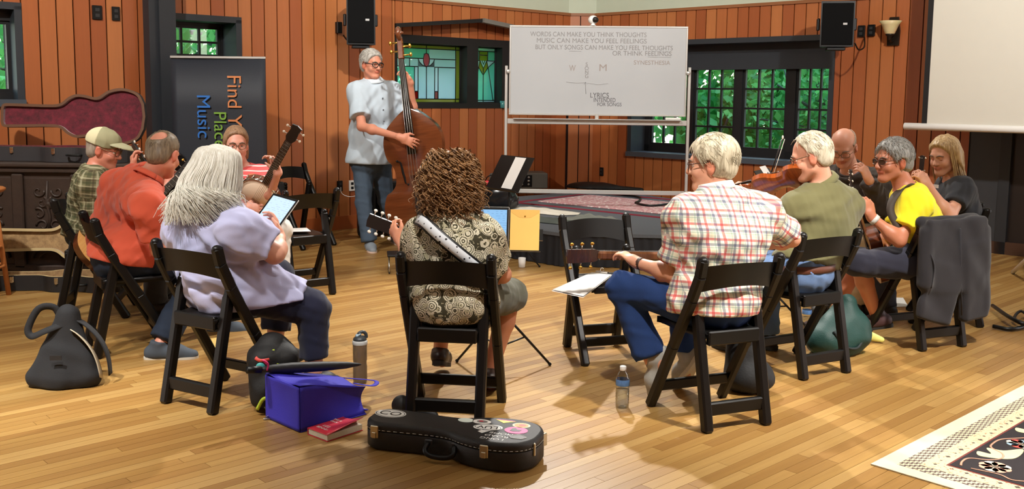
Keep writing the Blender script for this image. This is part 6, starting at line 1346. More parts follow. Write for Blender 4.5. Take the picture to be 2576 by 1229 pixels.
# ------------------------------------------------------------------ instruments
def grain(name, c0, c1, rough=.25, sc=(60, 6, 6), coat=.6):
    t = NT(name); p_ = t.obj(); n = t.noise(t.vmul(p_, sc), 1.0, 4, .6); b_ = t.noise(p_, 5, 2); t.color(t.mix(t.math('MULTIPLY', b_, .4), t.ramp(n, [(.3, lin(c0)), (.7, lin(c1))]), lin(c0))); t.set(Roughness=rough); t.b.inputs['Coat Weight'].default_value = coat; t.b.inputs['Coat Roughness'].default_value = .12; return t.m
SPRUCE = grain('spruce_top', (206, 150, 84), (226, 176, 110), sc=(6, 90, 6)); MAHOG = grain('mahogany', (84, 40, 22), (116, 60, 34)); EBONY = pm('ebony', (26, 20, 18), .4); ROSEW = grain('dark_rosewood', (48, 28, 20), (70, 42, 28)); VARN = grain('violin_varnish', (120, 52, 18), (186, 92, 36), .18); BASSV = grain('bass_varnish', (88, 44, 22), (122, 66, 34), .2, (30, 3, 3)); NECKW = grain('neck_wood', (92, 54, 30), (126, 78, 46)); PEARL = pm('peg_pearl', (226, 220, 206), .25); STRING = pm('string_steel', (180, 176, 168), .3, .9)
GUITAR = [(0, 0), (.006, .07), (.04, .15), (.12, .198), (.21, .168), (.275, .135), (.33, .132), (.40, .146), (.455, .118), (.482, .06), (.49, 0)]
MANDO = [(0, 0), (.006, .05), (.04, .105), (.10, .130), (.17, .118), (.24, .075), (.30, .036), (.33, .022), (.332, 0)]
FIDDLE = [(0, 0), (.004, .04), (.03, .085), (.075, .103), (.12, .096), (.135, .078), (.15, .060), (.19, .055), (.225, .066), (.235, .074), (.27, .083), (.32, .070), (.345, .035), (.356, 0)]
BASS = [(0, 0), (.015, .14), (.10, .29), (.24, .335), (.38, .30), (.42, .245), (.48, .20), (.58, .19), (.66, .215), (.72, .255), (.85, .272), (.98, .235), (1.09, .13), (1.15, .05), (1.165, 0)]
def inst_body(prof, rib, arch, root, top_m, side_m, nm='body', nv=14, corners=False):
    xs = np.array([p_[0] for p_ in prof]); L = xs[-1]; sp = catmull([V(*p_) for p_ in prof], 5) if not corners else [V(*p_) for p_ in prof]
    st = [(max(0, min(L, q[0])), max(.0008, q[1])) for q in sp]; m = MB(); n = len(st)
    def zf(x, v): return arch * (1 - v * v) * max(0, math.sin(math.pi * min(1, max(0, .04 + .92 * x / L)))) ** .6
    tv = [[(x, w_ * (2 * j / nv - 1), rib + zf(x, 2 * j / nv - 1)) for j in range(nv + 1)] for x, w_ in st]; bv = [[(x, w_ * (2 * j / nv - 1), -zf(x, 2 * j / nv - 1)) for j in range(nv + 1)] for x, w_ in st]
    q = [(i * (nv + 1) + j, (i + 1) * (nv + 1) + j, (i + 1) * (nv + 1) + j + 1, i * (nv + 1) + j + 1) for i in range(n - 1) for j in range(nv)]
    flat_ = arch < 1e-4
    m.add([p_ for r_ in tv for p_ in r_], q, True, 0); m.add([p_ for r_ in bv for p_ in r_], [f[::-1] for f in q], True, 1)
    for sg in (0, nv):
        e = [tv[i][sg] for i in range(n)] + [bv[i][sg] for i in range(n)]; fs = [(i, i + 1, n + i + 1, n + i) for i in range(n - 1)]; m.add(e, fs if sg else [f[::-1] for f in fs], True, 1)
    b_ = m.build(nm, [top_m, side_m], root); return b_, st
def tuner(root, x, y, z, dirn, sg, peg, post=True, s_=1.0):
    m = MB().tube([(x, y, z), V(x, y, z) + np.array(dirn) * .022 * s_], .003 * s_, 6); t_ = m.build('tuner', M_CHROME, root); c = V(x, y, z) + np.array(dirn) * .03 * s_; MB().ball(c, (.011 * s_, .009 * s_, .006 * s_), 10, 6).build('peg', peg, t_); return t_
def guitar(label, O, x, z, cat='guitar', prof=GUITAR, rib=.10, arch=.0, neck=.36, headL=.18, tun=3, sc=1.0, top_m=None, side_m=None, head_m=None, peg=None, hole=True, group=None, nw=.024, tail=False, fholes=False, nm='guitar', hw=.032):
    r = empty_m(nm, O, frame(x, z) * sc, label, cat, group); L = prof[-1][0]; zt = rib + arch * .2; b_, st = inst_body(prof, rib, arch, r, top_m or SPRUCE, side_m or MAHOG)
    MB().bar((L - .03, 0, rib - .008), (L + neck, 0, rib - .004), nw * 1.9, .03, bev=.01).build('neck', NECKW, r); fx0 = L * .68 if hole else L * .8
    fb = MB().bar((fx0, 0, zt + .008), (L + neck, 0, zt + .008), nw * 2, .008, bev=.001).build('fretboard', EBONY, r); sl = L + neck - L * .3
    m = MB()
    for i in range(1, 15):
        xx = L + neck - sl * (1 - 2 ** (-i / 12))
        if xx > fx0 + .01: m.bar((xx, -nw, zt + .0135), (xx, nw, zt + .0135), .0022, .002)
    m.build('frets', M_STEEL, fb); m = MB()
    for i in (3, 5, 7, 9, 12):
        xx = L + neck - sl * (1 - 2 ** (-(i - .5) / 12)); m.lathe([(.001, 0), (.004, 0), (.001, .0004)], (xx, 0, zt + .0122), n=8)
    m.build('inlays', PEARL, fb)
    if hole: MB().lathe([(.001, 0), (.048, 0), (.05, .001), (.001, .0012)], (L * .64, 0, rib + .0005), n=24).build('soundhole', M_BLACK, b_); MB().lathe([(.052, 0), (.060, 0), (.060, .0012), (.052, .0012)], (L * .64, 0, rib + .0003), n=24).build('rosette', EBONY, b_)
    br = MB().bar((L * .28, -.07 if hole else -.035, rib + arch + .006), (L * .28, .07 if hole else .035, rib + arch + .006), .025, .012, bev=.003).build('bridge', EBONY, r)
    hx0 = L + neck; ta = .22
    hd = MB().prism([(0, -nw), (.02, -hw), (headL, -hw * 1.12), (headL * 1.03, 0), (headL, hw * 1.12), (.02, hw), (0, nw)], -.014, 0, (hx0, 0, rib + .008), rotmat_y(ta)).build('headstock', head_m or EBONY, r)
    MB().bar((hx0, -nw, zt + .012), (hx0, nw, zt + .012), .005, .006).build('nut', PEARL, r)
    for i in range(tun):
        for sg in (-1, 1):
            lx = .035 + i * (headL - .06) / max(1, tun - 1); px_, pz_ = hx0 + lx * math.cos(ta), rib + .008 - lx * math.sin(ta) - .007; t_ = tuner(r, px_, sg * hw * .95, pz_, (0, sg * 1.0, 0), sg, peg or M_BRASS); MB().tube([(px_, sg * hw * .55, pz_), (px_ + .002, sg * hw * .55, pz_ + .022)], .003, 6).build('tuner_post', M_CHROME, t_)
    ns = 6 if tun == 3 else 4; m = MB()
    for i in range(ns):
        f = (i / (ns - 1) - .5); m.tube([(L * .28, f * .055, rib + arch + .014), (hx0, f * nw * 1.6, zt + .016), (hx0 + headL * .4, f * hw * 1.2, rib - .02)], .0009, 4)
    m.build('strings', STRING, r)
    return r
def rotmat_y(a): c, s_ = math.cos(a), math.sin(a); return np.array([[c, 0, s_], [0, 1, 0], [-s_, 0, c]])
def place_inst(tip, butt_dir_pt, L, **k): pass
def guitar_between(label, butt, tip, normal, **k):
    """guitar whose butt end and head tip lie near the two points"""
    butt = np.array(butt, float); tip = np.array(tip, float); d = unit(tip - butt); Lt = (k.get('prof', GUITAR)[-1][0] + k.get('neck', .36) + k.get('headL', .18)) * k.get('sc', 1.0); return guitar(label, tip - d * Lt, d, normal, **k)
# plaid man's guitar: face turned away from the viewer
guitar_between('acoustic guitar with gold tuners held by the man in the red plaid shirt', at(1965, 655, 5.06), at(1432, 650, 4.76), V(-.35, .93, .05) * 1.0, side_m=MAHOG, head_m=ROSEW, peg=M_BRASS, rib=.09)
# orange polo man's guitar
guitar_between('acoustic guitar with pearl pegs held by the man in the orange polo', at(408, 640, 5.80), at(308, 366, 6.14), V(.85, .45, .15), peg=PEARL, side_m=MAHOG)
# cap man's guitar
guitar_between('honey-coloured acoustic guitar held by the man in the khaki cap', at(330, 560, 6.50), at(474, 418, 6.92), V(.55, -.75, .3), side_m=MAHOG)
# yellow T-shirt man's guitar (neck upright)
guitar_between('guitar with pearl pegs held upright by the man in yellow', at(2236, 690, 5.98), at(2158, 420, 5.92), V(-.95, .1, .1), peg=PEARL, side_m=MAHOG, sc=.72)
# blonde woman's ukulele
guitar_between('small ukulele held by the blonde woman', at(2352, 585, 6.40), at(2332, 388, 6.38), V(-.9, -.2, .1), cat='ukulele', nm='ukulele', sc=.58, tun=2, headL=.2, peg=M_CHROME)
# curly woman's mandolin
guitar_between('mandolin with eight silver pegs held by the curly-haired woman', at(1140, 650, 4.86), at(922, 552, 4.98), V(.25, .95, .1), cat='mandolin', nm='mandolin', prof=MANDO, rib=.045, arch=.02, neck=.15, headL=.17, tun=4, hole=False, peg=PEARL, nw=.016, side_m=VARN, top_m=VARN)
# violin
def f_hole(root, x, y, z, s_, sg, parent):
    pts = [(x - .5 * s_, y - sg * .12 * s_), (x - .42 * s_, y - sg * .02 * s_), (x - .2 * s_, y + sg * .0 * s_), (x, y + sg * .04 * s_), (x + .2 * s_, y + sg * .06 * s_), (x + .42 * s_, y + sg * .1 * s_), (x + .5 * s_, y + sg * .22 * s_)]
    m = MB().tube(catmull([V(a, b_, z) for a, b_ in pts], 4), [.02 * s_ + .035 * s_ * math.sin(math.pi * i / 24) for i in range(25)], 6, flat=.12); m.ball((x - .5 * s_, y - sg * .13 * s_, z), (.06 * s_, .06 * s_, .006), 10, 6); m.ball((x + .5 * s_, y + sg * .23 * s_, z), (.05 * s_, .05 * s_, .006), 10, 6); m.build('f_hole', M_BLACK, parent)
def fiddle(label, O, x, z, sc, prof, rib, arch, neck, headL, cat, nm, varn, nw, bridge_x, bh, endpin=0.0, chin=True, fbx=.55):
    r = empty_m(nm, O, frame(x, z) * sc, label, cat); L = prof[-1][0]; b_, st = inst_body(prof, rib, arch, r, varn, varn); zt = rib + arch; hgt = zt + bh
    MB().tube([(L - .03 * L, 0, rib * .75), (L + neck * .2, 0, rib + .1 * rib), (L + neck, 0, zt + bh * .25)], [nw * 1.5, nw * .95, nw * .8], 10, flat=.8).build('neck', varn, r)
    a_, c_ = V(L * fbx, 0, zt + bh * .55), V(L + neck, 0, zt + bh * .35); fb = MB().tube([a_, c_], [nw * 1.35, nw * .9], 10, flat=.45).build('fingerboard', EBONY, r)
    m = MB()
    bw = nw * 1.9; m.add([(bridge_x - .003, -bw, zt - .002), (bridge_x + .003, -bw, zt - .002), (bridge_x + .002, -bw * .75, hgt), (bridge_x - .002, -bw * .75, hgt), (bridge_x - .003, bw, zt - .002), (bridge_x + .003, bw, zt - .002), (bridge_x + .002, bw * .75, hgt), (bridge_x - .002, bw * .75, hgt)], [(0, 1, 2, 3), (5, 4, 7, 6), (3, 2, 6, 7), (1, 5, 6, 2), (4, 0, 3, 7)]); m.build('bridge', NECKW, r)
    MB().prism([(0.01 * L, -nw * .6), (bridge_x * .72, -nw * 1.1), (bridge_x * .72, nw * 1.1), (.01 * L, nw * .6)], zt + bh * .35, zt + bh * .5).build('tailpiece', EBONY, r)
    hx = L + neck; pb = MB().bar((hx, 0, zt + bh * .15), (hx + headL * .62, 0, zt - bh * .25), nw * 1.7, nw * 1.9, bev=nw * .2).build('pegbox', varn, r)
    R0 = headL * .19; cx_, cz_ = hx + headL * .80, zt - bh * .15; m = MB(); m.tube([(cx_ + (R0 * (1 - t_ / 22)) * math.cos(-2.6 - t_ * .52) * 1.0, 0, cz_ + (R0 * (1 - t_ / 22)) * math.sin(-2.6 - t_ * .52)) for t_ in range(20)], [nw * (.85 - .018 * t_) for t_ in range(20)], 8, flat=1.0); m.ball((cx_, 0, cz_), (R0 * .35, nw * 1.5, R0 * .35), 10, 8); m.build('scroll', varn, r)
    for i in range(4):
        sg = 1 if i % 2 else -1; xx = hx + headL * (.12 + .13 * i); t_ = MB().tube([(xx, -sg * nw * .9, zt - .0), (xx, sg * nw * 2.4, zt - .0)], nw * .26, 8).build('peg', M_BRASS if endpin else EBONY, r); MB().ball((xx, sg * nw * 2.9, zt), (nw * .75, nw * .5, nw * .3), 8, 6).build('peg_head', M_BRASS if endpin else EBONY, t_)
    m = MB()
    for i in range(4): f = (i - 1.5) / 1.5; m.tube([(bridge_x * .72, f * nw * .8, zt + bh * .5), (bridge_x, f * bw * .7, hgt + .001), (hx, f * nw * .6, zt + bh * .62)], .0022 if endpin else .0008, 4)
    m.build('strings', STRING, r)
    s_ = L * .19
    for sg in (-1, 1): f_hole(r, bridge_x + .02 * L, sg * nw * 3.6, rib + arch * .74, s_, sg, b_)
    if chin: MB().ball((.03, .045, zt + .006), (.035, .045, .010), 12, 8).build('chin_rest', EBONY, r)
    if endpin: MB().tube([(0, 0, rib * .5), (-endpin, 0, rib * .5)], .006, 8).build('endpin', M_STEEL, r); MB().lathe([(.012, 0), (.02, 0), (.022, .03), (.012, .04)], (0, 0, rib * .5), np.array([[0, 0, -1.0], [0, 1, 0], [1, 0, 0]]), 12).build('endpin_collar', EBONY, r)
    return r
fv0, fv1 = at(2040, 442, 5.40), at(1880, 478, 5.62)
fiddle('amber fiddle tucked under the chin of the man in olive', fv0, fv1 - fv0, V(-.05, .75, .62), 1.0, FIDDLE, .03, .014, .13, .10, 'violin', 'violin', VARN, .0125, .19, .03)
bw = empty('violin_bow', at(1935, 452, 5.72), 0, 'fiddle bow raised over the fiddle', 'bow'); o_ = at(1935, 452, 5.72); q0, q1 = at(1928, 472, 5.74) - o_, at(1969, 345, 5.66) - o_
MB().tube([q0, q1], [.005, .0035], 8).build('stick', EBONY, bw); MB().tube([q0 + V(.016, 0, -.002), q1 + V(.012, 0, -.01)], [.003, .003], 4, flat=.3).build('bow_hair', pm('horse_hair', (222, 214, 196), .6), bw); MB().ball(q1, (.006, .006, .012), 8, 6).build('tip', PEARL, bw); MB().box(q0 + (q1 - q0) * .06 + V(.01, 0, 0), (.02, .012, .03), bev=.003).build('frog', EBONY, bw)
# double bass
b1, b0 = at(1022, 180, 9.02), at(1072, 590, 8.98); bx = unit(b1 - b0)
fiddle('brown double bass held upright by the standing man', at(1074, 582, 9.10), bx, V(-.08, -.98, .12), 1.0, BASS, .19, .035, .44, .30, 'double bass', 'double_bass', BASSV, .030, .56, .10, .16, False, .64)
# banjo
bc = at(650, 492, 6.78); tipb = at(738, 336, 6.36); nz = unit(V(.22, -.95, .18)); R = frame(tipb - bc, nz); bj = empty_m('banjo', bc, R, 'open-back banjo with a round white head played by the woman in stripes', 'banjo')
MB().lathe([(.125, -.06), (.142, -.06), (.142, -.005), (.125, -.005), (.125, -.06)], n=40, cap=False).build('rim', MAHOG, bj); MB().lathe([(.001, -.002), (.138, -.002), (.138, .0), (.001, .001)], n=40).build('skin_head', pm('banjo_skin', (240, 214, 188), .5), bj); MB().lathe([(.138, -.008), (.149, -.008), (.149, .004), (.138, .004), (.138, -.008)], n=40, cap=False).build('tension_hoop', M_CHROME, bj)
for i in range(18): a = i * math.pi / 9; MB().tube([(.152 * math.cos(a), .152 * math.sin(a), .002), (.152 * math.cos(a), .152 * math.sin(a), -.045)], .004, 6).build('bracket', M_CHROME, bj)
MB().bar((.13, 0, -.012), (.64, 0, .004), .045, .024, bev=.008).build('neck', MAHOG, bj); fb = MB().bar((.15, 0, .006), (.64, 0, .02), .05, .006, bev=.001).build('fretboard', ROSEW, bj)
m = MB()
for i in range(1, 17): xx = .64 - .66 * (1 - 2 ** (-i / 12)); m.bar((xx, -.024, .0085 + .014 * (xx - .15) / .49 + .002), (xx, .024, .0085 + .014 * (xx - .15) / .49 + .002), .002, .002)
m.build('frets', M_STEEL, fb)
MB().prism([(0, -.022), (.03, -.036), (.10, -.030), (.13, -.036), (.14, 0), (.13, .036), (.10, .030), (.03, .036), (0, .022)], -.012, .0, (.64, 0, .018), rotmat_y(.2)).build('headstock', EBONY, bj)
for i in range(2):
    for sg in (-1, 1): tuner(bj, .68 + i * .055, sg * .03, .002 - i * .012, (0, sg, 0), sg, PEARL)
tuner(bj, .40, .022, .004, (0, 1, 0), 1, PEARL); MB().bar((-.055, -.03, .008), (-.055, .03, .008), .006, .016).build('bridge', NECKW, bj); m = MB()
for i in range(5): f = i / 4 - .5; m.tube([(-.12, f * .04, .006), (-.055, f * .045, .017), (.64, f * .032, .026)], .0008, 4)
m.build('strings', STRING, bj); MB().box((-.125, 0, .004), (.03, .05, .01), bev=.003).build('tailpiece', M_CHROME, bj)
# ------------------------------------------------------------------ small things
PAPER = pm('white_paper', (236, 234, 230), .7, var=.02)
def quad_sheet(name, c4, mat_, label, cat, th=.002, parent=None, curl=0.0, group=None):
    """thin sheet from four world corners"""
    c4 = [np.array(c, float) for c in c4]; o = sum(c4) / 4
    fn = lambda u, v: (c4[0] * (1 - u) * (1 - v) + c4[1] * u * (1 - v) + c4[2] * u * v + c4[3] * (1 - u) * v) - o + V(0, 0, curl * math.sin(u * 3.1) * v)
    n = MB().grid(fn, 8, 8, thick=-th).build(name, mat_); n.location = tuple(o); return tag(n, label, cat, group)
def panel_frame(tl, tr, bl): x = unit(np.array(tr) - np.array(tl)); y_ = unit(np.array(tl) - np.array(bl)); z = unit(np.cross(x, y_)); y_ = np.cross(z, x); return np.column_stack([x, y_, z])
def screen_mat(name, rgb, strength, lines=(150, 160, 180), n=16):
    t = NT(name); g = t.obj(); sp = t.n('ShaderNodeSeparateXYZ'); t.l(g, sp.inputs[0]); row = t.math('LESS_THAN', t.math('FRACT', t.math('MULTIPLY', sp.outputs[1], 82.0)), .22); wv = t.n('ShaderNodeVectorMath', operation='SNAP'); t.l(g, wv.inputs[0]); wv.inputs[1].default_value = (.012, .0122, 1)
    m_ = t.math('MULTIPLY', row, t.math('GREATER_THAN', t.noise(wv.outputs[0], 70, 0), .52)); c = t.mix(t.math('MULTIPLY', m_, .45), lin(rgb), lin(lines)); t.color((.02, .02, .02)); t.l(c, t.b.inputs['Emission Color']); t.b.inputs['Emission Strength'].default_value = strength; t.set(Roughness=.1); return t.m
def tablet(label, c, R, w, h, scr, bez=M_BLACK, edge=M_ALU, b_=.012):
    r = empty_m('tablet', c, R, label, 'tablet'); MB().box((0, 0, -.004), (w, h, .008), bev=.003).build('case', edge, r); MB().box((0, 0, .0006), (w - .004, h - .004, .0014), bev=.0005).build('bezel', bez, r); MB().box((0, 0, .0014), (w - 2 * b_, h - 2.6 * b_, .0008)).build('screen', scr, r); return r
tl, tr, bl = at(679, 488, 5.02), at(745, 507, 4.95), at(634, 545, 4.93); R = panel_frame(tl, tr, bl); c = (tr + bl) / 2
tablet('glowing tablet held up by the white-haired woman', at(690, 535, 4.93), R, .165, .225, screen_mat('tablet_glow', (206, 232, 255), 1.15))
# music stand with tablet and envelope before the curly-haired woman
def music_stand(label, base, desk_c, rz, w=.48, h=.30, tilt=20, solid_=True, legs=.34, leg_z=.32):
    r = empty('music_stand', (base[0], base[1], 0), rz, label, 'music stand'); z = desk_c[2]
    MB().tube([(0, 0, .12), (0, 0, z - .02)], .009, 10).build('pole', M_BLACK, r); MB().lathe([(.009, 0), (.016, 0), (.016, .05), (.009, .05)], (0, 0, leg_z - .02), n=12).build('clamp', M_BLACK, r)
    for k in range(3):
        a = k * 2.094 + .5; MB().tube([(0, 0, leg_z), (legs * math.cos(a), legs * math.sin(a), .01)], .007, 8).build('leg', M_BLACK, r); MB().tube([(0, 0, .14), (legs * .5 * math.cos(a), legs * .5 * math.sin(a), leg_z * .53)], .005, 6).build('brace', M_BLACK, r)
        MB().ball((legs * math.cos(a), legs * math.sin(a), .01), .010, 8, 6).build('rubber_foot', M_BLACK, r)
    tt = math.radians(tilt); Rd = np.array([[1, 0, 0], [0, math.sin(tt), -math.cos(tt)], [0, math.cos(tt), math.sin(tt)]]); d = empty_m('desk_frame', (0, 0, 0), np.eye(3)); bpy.data.objects.remove(d)
    D = lambda x, y_, zz: V(0, 0, z) + Rd @ V(x, y_, zz)
    MB().box(D(0, 0, 0), (w, h, .004), Rd).build('desk', M_BLACK, r); MB().box(D(0, -h / 2, .02), (w, .005, .045), Rd).build('ledge', M_BLACK, r)
    return r, (lambda x, y_, zz: V(base[0], base[1], 0) + rotz(rz) @ D(x, y_, zz)), rotz(rz) @ Rd
mb_ = at(1262, 590, 5.12); ms, D, Rd = music_stand('black folding music stand holding a tablet and a yellow envelope', (mb_[0], 5.14), V(0, 0, mb_[2]), math.radians(-4), .44, .06, 14, legs=.30, leg_z=.34)
def on_px(x, y, Y): return at(x, y, Y)
tb = on_px(1241, 572, 5.10); tablet('tablet with a blue list on the music stand beside the yellow envelope', tb, Rd, .165, .222, screen_mat('tablet_blue', (150, 204, 250), .95, (90, 130, 190)), M_BLACK, M_STEEL)
en = on_px(1320, 578, 5.09); r = empty_m('envelope', en, Rd, 'yellow manila envelope propped on the music stand', 'envelope'); EN = pm('manila_yellow', (250, 204, 108), .6, var=.05); MB().box((0, 0, 0), (.155, .215, .003)).build('pocket', EN, r); MB().prism([(-.0775, .1075), (-.0775, .095), (-.03, .065), (.03, .065), (.0775, .095), (.0775, .1075)][::-1], .0016, .0026).build('flap', pm('manila_flap', (240, 190, 96), .6), r); MB().lathe([(.001, 0), (.005, 0), (.004, .002), (.001, .0025)], (0, .072, .0026), n=10).build('clasp', M_BRASS, r)
MB().box((0, -.112, .006), (.17, .004, .03)).build('shelf_lip', M_BLACK, r)
# bass player's stand with white sheet
md = at(1282, 436, 8.5); ms2, D2, Rd2 = music_stand('black music stand with one white sheet near the stage', (md[0], 8.5), V(0, 0, md[2]), math.radians(-55), .50, .34, 30, legs=.3)
quad_sheet('sheet_music', [D2(-.02, -.145, .004), D2(.14, -.145, .004), D2(.14, .16, .004), D2(-.02, .16, .004)], PAPER, 'white sheet of music on the stand near the stage', 'paper')
mf = at(1928, 446, 6.2); ms3, D3, Rd3 = music_stand('black music stand in front of the fiddler', (mf[0], 6.2), V(0, 0, mf[2]), math.radians(60), .34, .12, 35); quad_sheet('sheet_music', [D3(-.02, -.055, .004), D3(.12, -.055, .004), D3(.12, .08, .004), D3(-.02, .08, .004)], PAPER, 'small white sheet on the stand in front of the fiddler', 'paper')
# black bag and red thing on the stage corner
F = Field((-.2, -.15, 0), (.2, .15, .3), .008); F.ell((0, 0, .12), (.165, .12, .13), k=.02); F.ell((.03, 0, .06), (.16, .12, .08), k=.03); F.half((0, 0, .0), (0, 0, -1)); F.disp(.006, 30, 5)
bp = on_stage(1245, 523); r = empty('duffel_bag', (bp[0], bp[1] - .1, SZ + .002), 0, 'shiny black bag with a red tag on the stage corner', 'bag'); r.scale = (1.3, 1.2, 1.3); solid('bag_body', F, pm('glossy_black_vinyl', (20, 20, 22), .22, var=.2, bump=.3, bscale=25), r); MB().tube(catmull([(-.09, -.05, .2), (-.05, -.06, .27), (.05, -.06, .27), (.09, -.05, .2)], 5), .01, 6, flat=.4).build('handle', M_BLACK, r); MB().ball((-.06, -.09, .215), (.03, .02, .022), 10, 6).build('red_tag', pm('red_tag', (190, 30, 40), .5), r)
# clipboard on the empty chair, papers
c4 = [fl(1387, 731, .465), fl(1467, 748, .465), fl(1540, 692, .47), fl(1489, 686, .47)]; cbp = quad_sheet('clipboard', c4, pm('clipboard_grey', (216, 214, 210), .5), 'white clipboard lying on the empty chair beside the guitar head', 'clipboard', .004); o = sum(c4) / 4
MB().grid(lambda u, v: (c4[0] * (1 - u) * (1 - v) + c4[1] * u * (1 - v) + c4[2] * u * v + c4[3] * (1 - u) * v - o) * .97 + V(0, 0, .006), 2, 2, thick=.002).build('paper', PAPER, cbp)
e0, e1 = c4[3] - o, c4[2] - o; MB().bar(e0 * .8 + e1 * .2 + V(0, 0, .012), e0 * .2 + e1 * .8 + V(0, 0, .012), .02, .008, bev=.002).tube(catmull([e0 * .6 + e1 * .4 + V(0, 0, .014), e0 * .55 + e1 * .45 + V(0, .0, .034), e0 * .45 + e1 * .55 + V(0, 0, .034), e0 * .4 + e1 * .6 + V(0, 0, .014)], 4), .003, 6).build('clip', M_CHROME, cbp)
s0_ = [chl('empty_left', *q, .462) for q in ((-.12, .02), (.06, -.06), (.12, .14), (-.05, .2))]; quad_sheet('loose_sheet', s0_, PAPER, 'white sheet lying on the empty chair beside the tablet', 'paper', .001)
quad_sheet('loose_sheet', [fl(2118, 775, .003), fl(2160, 778, .003), fl(2190, 748, .003), fl(2135, 728, .003)], PAPER, 'white sheet on the floor beside the green bag', 'paper', .001, curl=.01); quad_sheet('loose_sheet', [fl(2225, 772, .003), fl(2285, 770, .003), fl(2272, 748, .003), fl(2228, 748, .003)], PAPER, 'white sheet on the floor under the chair with the jacket', 'paper', .001)
quad_sheet('song_card', [fl(522, 882, .004), fl(548, 880, .004), fl(553, 848, .004), fl(527, 850, .004)], pm('card_yellow', (226, 190, 110), .6, var=.3, vscale=40), 'small yellow card on the floor under the white-haired woman', 'card', .001)
# plastic water bottle
PET = NT('clear_plastic'); PET.t.nodes.remove(PET.b); _g = PET.n('ShaderNodeBsdfGlossy'); _g.inputs['Roughness'].default_value = .05; _t = PET.n('ShaderNodeBsdfTransparent'); _t.inputs[0].default_value = (.90, .92, .92, 1); _lw = PET.n('ShaderNodeLayerWeight'); _lw.inputs[0].default_value = .30; _mx = PET.n('ShaderNodeMixShader'); PET.l(_lw.outputs['Facing'], _mx.inputs[0]); PET.l(_t.outputs[0], _mx.inputs[1]); PET.l(_g.outputs[0], _mx.inputs[2]); PET.l(_mx.outputs[0], PET.out.inputs[0]); PET = PET.m
def water_bottle(loc, label, h=.205, cap=M_WHITE, s_=1.0):
    r = empty('water_bottle', loc, 0, label, 'water bottle'); k = h / .205; pr = [(.012, .006), (.026, 0), (.032, .006), (.033, .03)]
    for i in range(5): pr += [(.0315, .036 + i * .014), (.0335, .043 + i * .014)]
    pr += [(.033, .112), (.033, .142), (.031, .150), (.024, .170), (.014, .182), (.013, .190)]
    MB().lathe([(a * k, b_ * k) for a, b_ in pr], n=24).build('bottle', PET, r); MB().lathe([(.0145 * k, .184 * k), (.0155 * k, .186 * k), (.0155 * k, .203 * k), (.013 * k, .205 * k)], n=16).build('cap', cap, r)
    lb = MB().lathe([(.0336 * k, .112 * k), (.0340 * k, .113 * k), (.0340 * k, .141 * k), (.0336 * k, .142 * k)], n=24, cap=False).build('label_band', pm('blue_label', (84, 128, 186), .5, var=.5, vscale=60), r); MB().lathe([(.028 * k, .004 * k), (.0315 * k, .03 * k), (.0315 * k, .09 * k), (.001, .09 * k)], n=20).build('water', PET, r); return r
water_bottle(fl(1565, 1024), 'clear plastic water bottle with a white cap on the floor'); water_bottle(fl(2028, 828), 'clear plastic bottle with a green cap behind the fiddler\'s chair', .19, pm('green_cap', (60, 110, 90), .4))
# grey sports bottle
g = fl(906, 962); r = empty('sports_bottle', g, .4, 'smoky grey sports bottle with a flip spout beside the blue tote', 'sports bottle'); SMK = pm('smoky_plastic', (112, 98, 84), .16, Transmission_Weight=.45, Alpha=.85)
MB().lathe([(.028, 0), (.034, .004), (.0365, .02), (.0365, .09), (.0345, .10), (.0345, .115), (.0365, .125), (.0365, .205), (.034, .21)], n=28).build('bottle', SMK, r); MB().lathe([(.0375, .203), (.039, .206), (.039, .222), (.036, .226)], n=28).build('collar_ring', pm('grey_ring', (186, 188, 186), .4), r); MB().lathe([(.036, .222), (.034, .236), (.024, .246), (.01, .25)], n=24).build('lid', pm('lid_dark', (54, 60, 64), .4), r)
MB().tube(catmull([(-.012, 0, .244), (-.004, 0, .262), (.014, 0, .268), (.03, 0, .258), (.034, 0, .236)], 5), .009, 8).build('carry_loop', pm('lid_dark', (54, 60, 64), .4), r); MB().bar((-.022, 0, .246), (.006, 0, .262), .022, .016, bev=.006).build('spout', pm('spout_blue', (150, 176, 190), .4), r)
# red paperback
bc4 = [fl(778, 1088), fl(852, 1116), fl(912, 1092), fl(836, 1056)]; bo = sum(bc4) / 4; ux = unit(bc4[1] - bc4[0]); R = np.column_stack([ux, np.cross(V(0, 0, 1), ux), V(0, 0, 1)]); bwid, bh_ = .135, .20
r = empty_m('paperback', bo + V(0, 0, .0), R, 'red paperback book lying open-edged on the floor', 'book'); RED = pm('red_cover', (206, 52, 66), .35, var=.08)
MB().box((0, 0, .017), (bwid - .004, bh_ - .006, .026), bev=.001).build('pages', pm('page_cream', (214, 206, 186), .8, var=.1, vscale=90), r); MB().box((0, 0, .002), (bwid, bh_, .002)).build('back_cover', RED, r)
fc = MB().grid(lambda u, v: ((u - .5) * bwid, (v - .5) * bh_, .031 + .030 * u * u * v), 8, 4, thick=.0015).build('front_cover', RED, r); MB().box((-bwid / 2, 0, .0165), (.003, bh_, .031)).build('spine', RED, r)
WT = pm('cover_white', (240, 226, 220), .5); Rb = np.column_stack([V(1, 0, 0), V(0, 1, 0), V(0, 0, 1)])
for s_, x, y_, sz in (('THE SECRET', -.022, .050, .019), ('DIARY OF', -.022, .026, .019), ('LIZZIE', -.010, -.035, .022), ('BENNET', -.010, -.062, .022)): text(s_, sz, WT, fc, (x, y_, .0335), Rb, 'title')
MB().box((.02, .082, .036), (.05, .03, .001)).build('portrait_print', pm('portrait_cream', (226, 186, 150), .5, var=.3, vscale=50), fc)
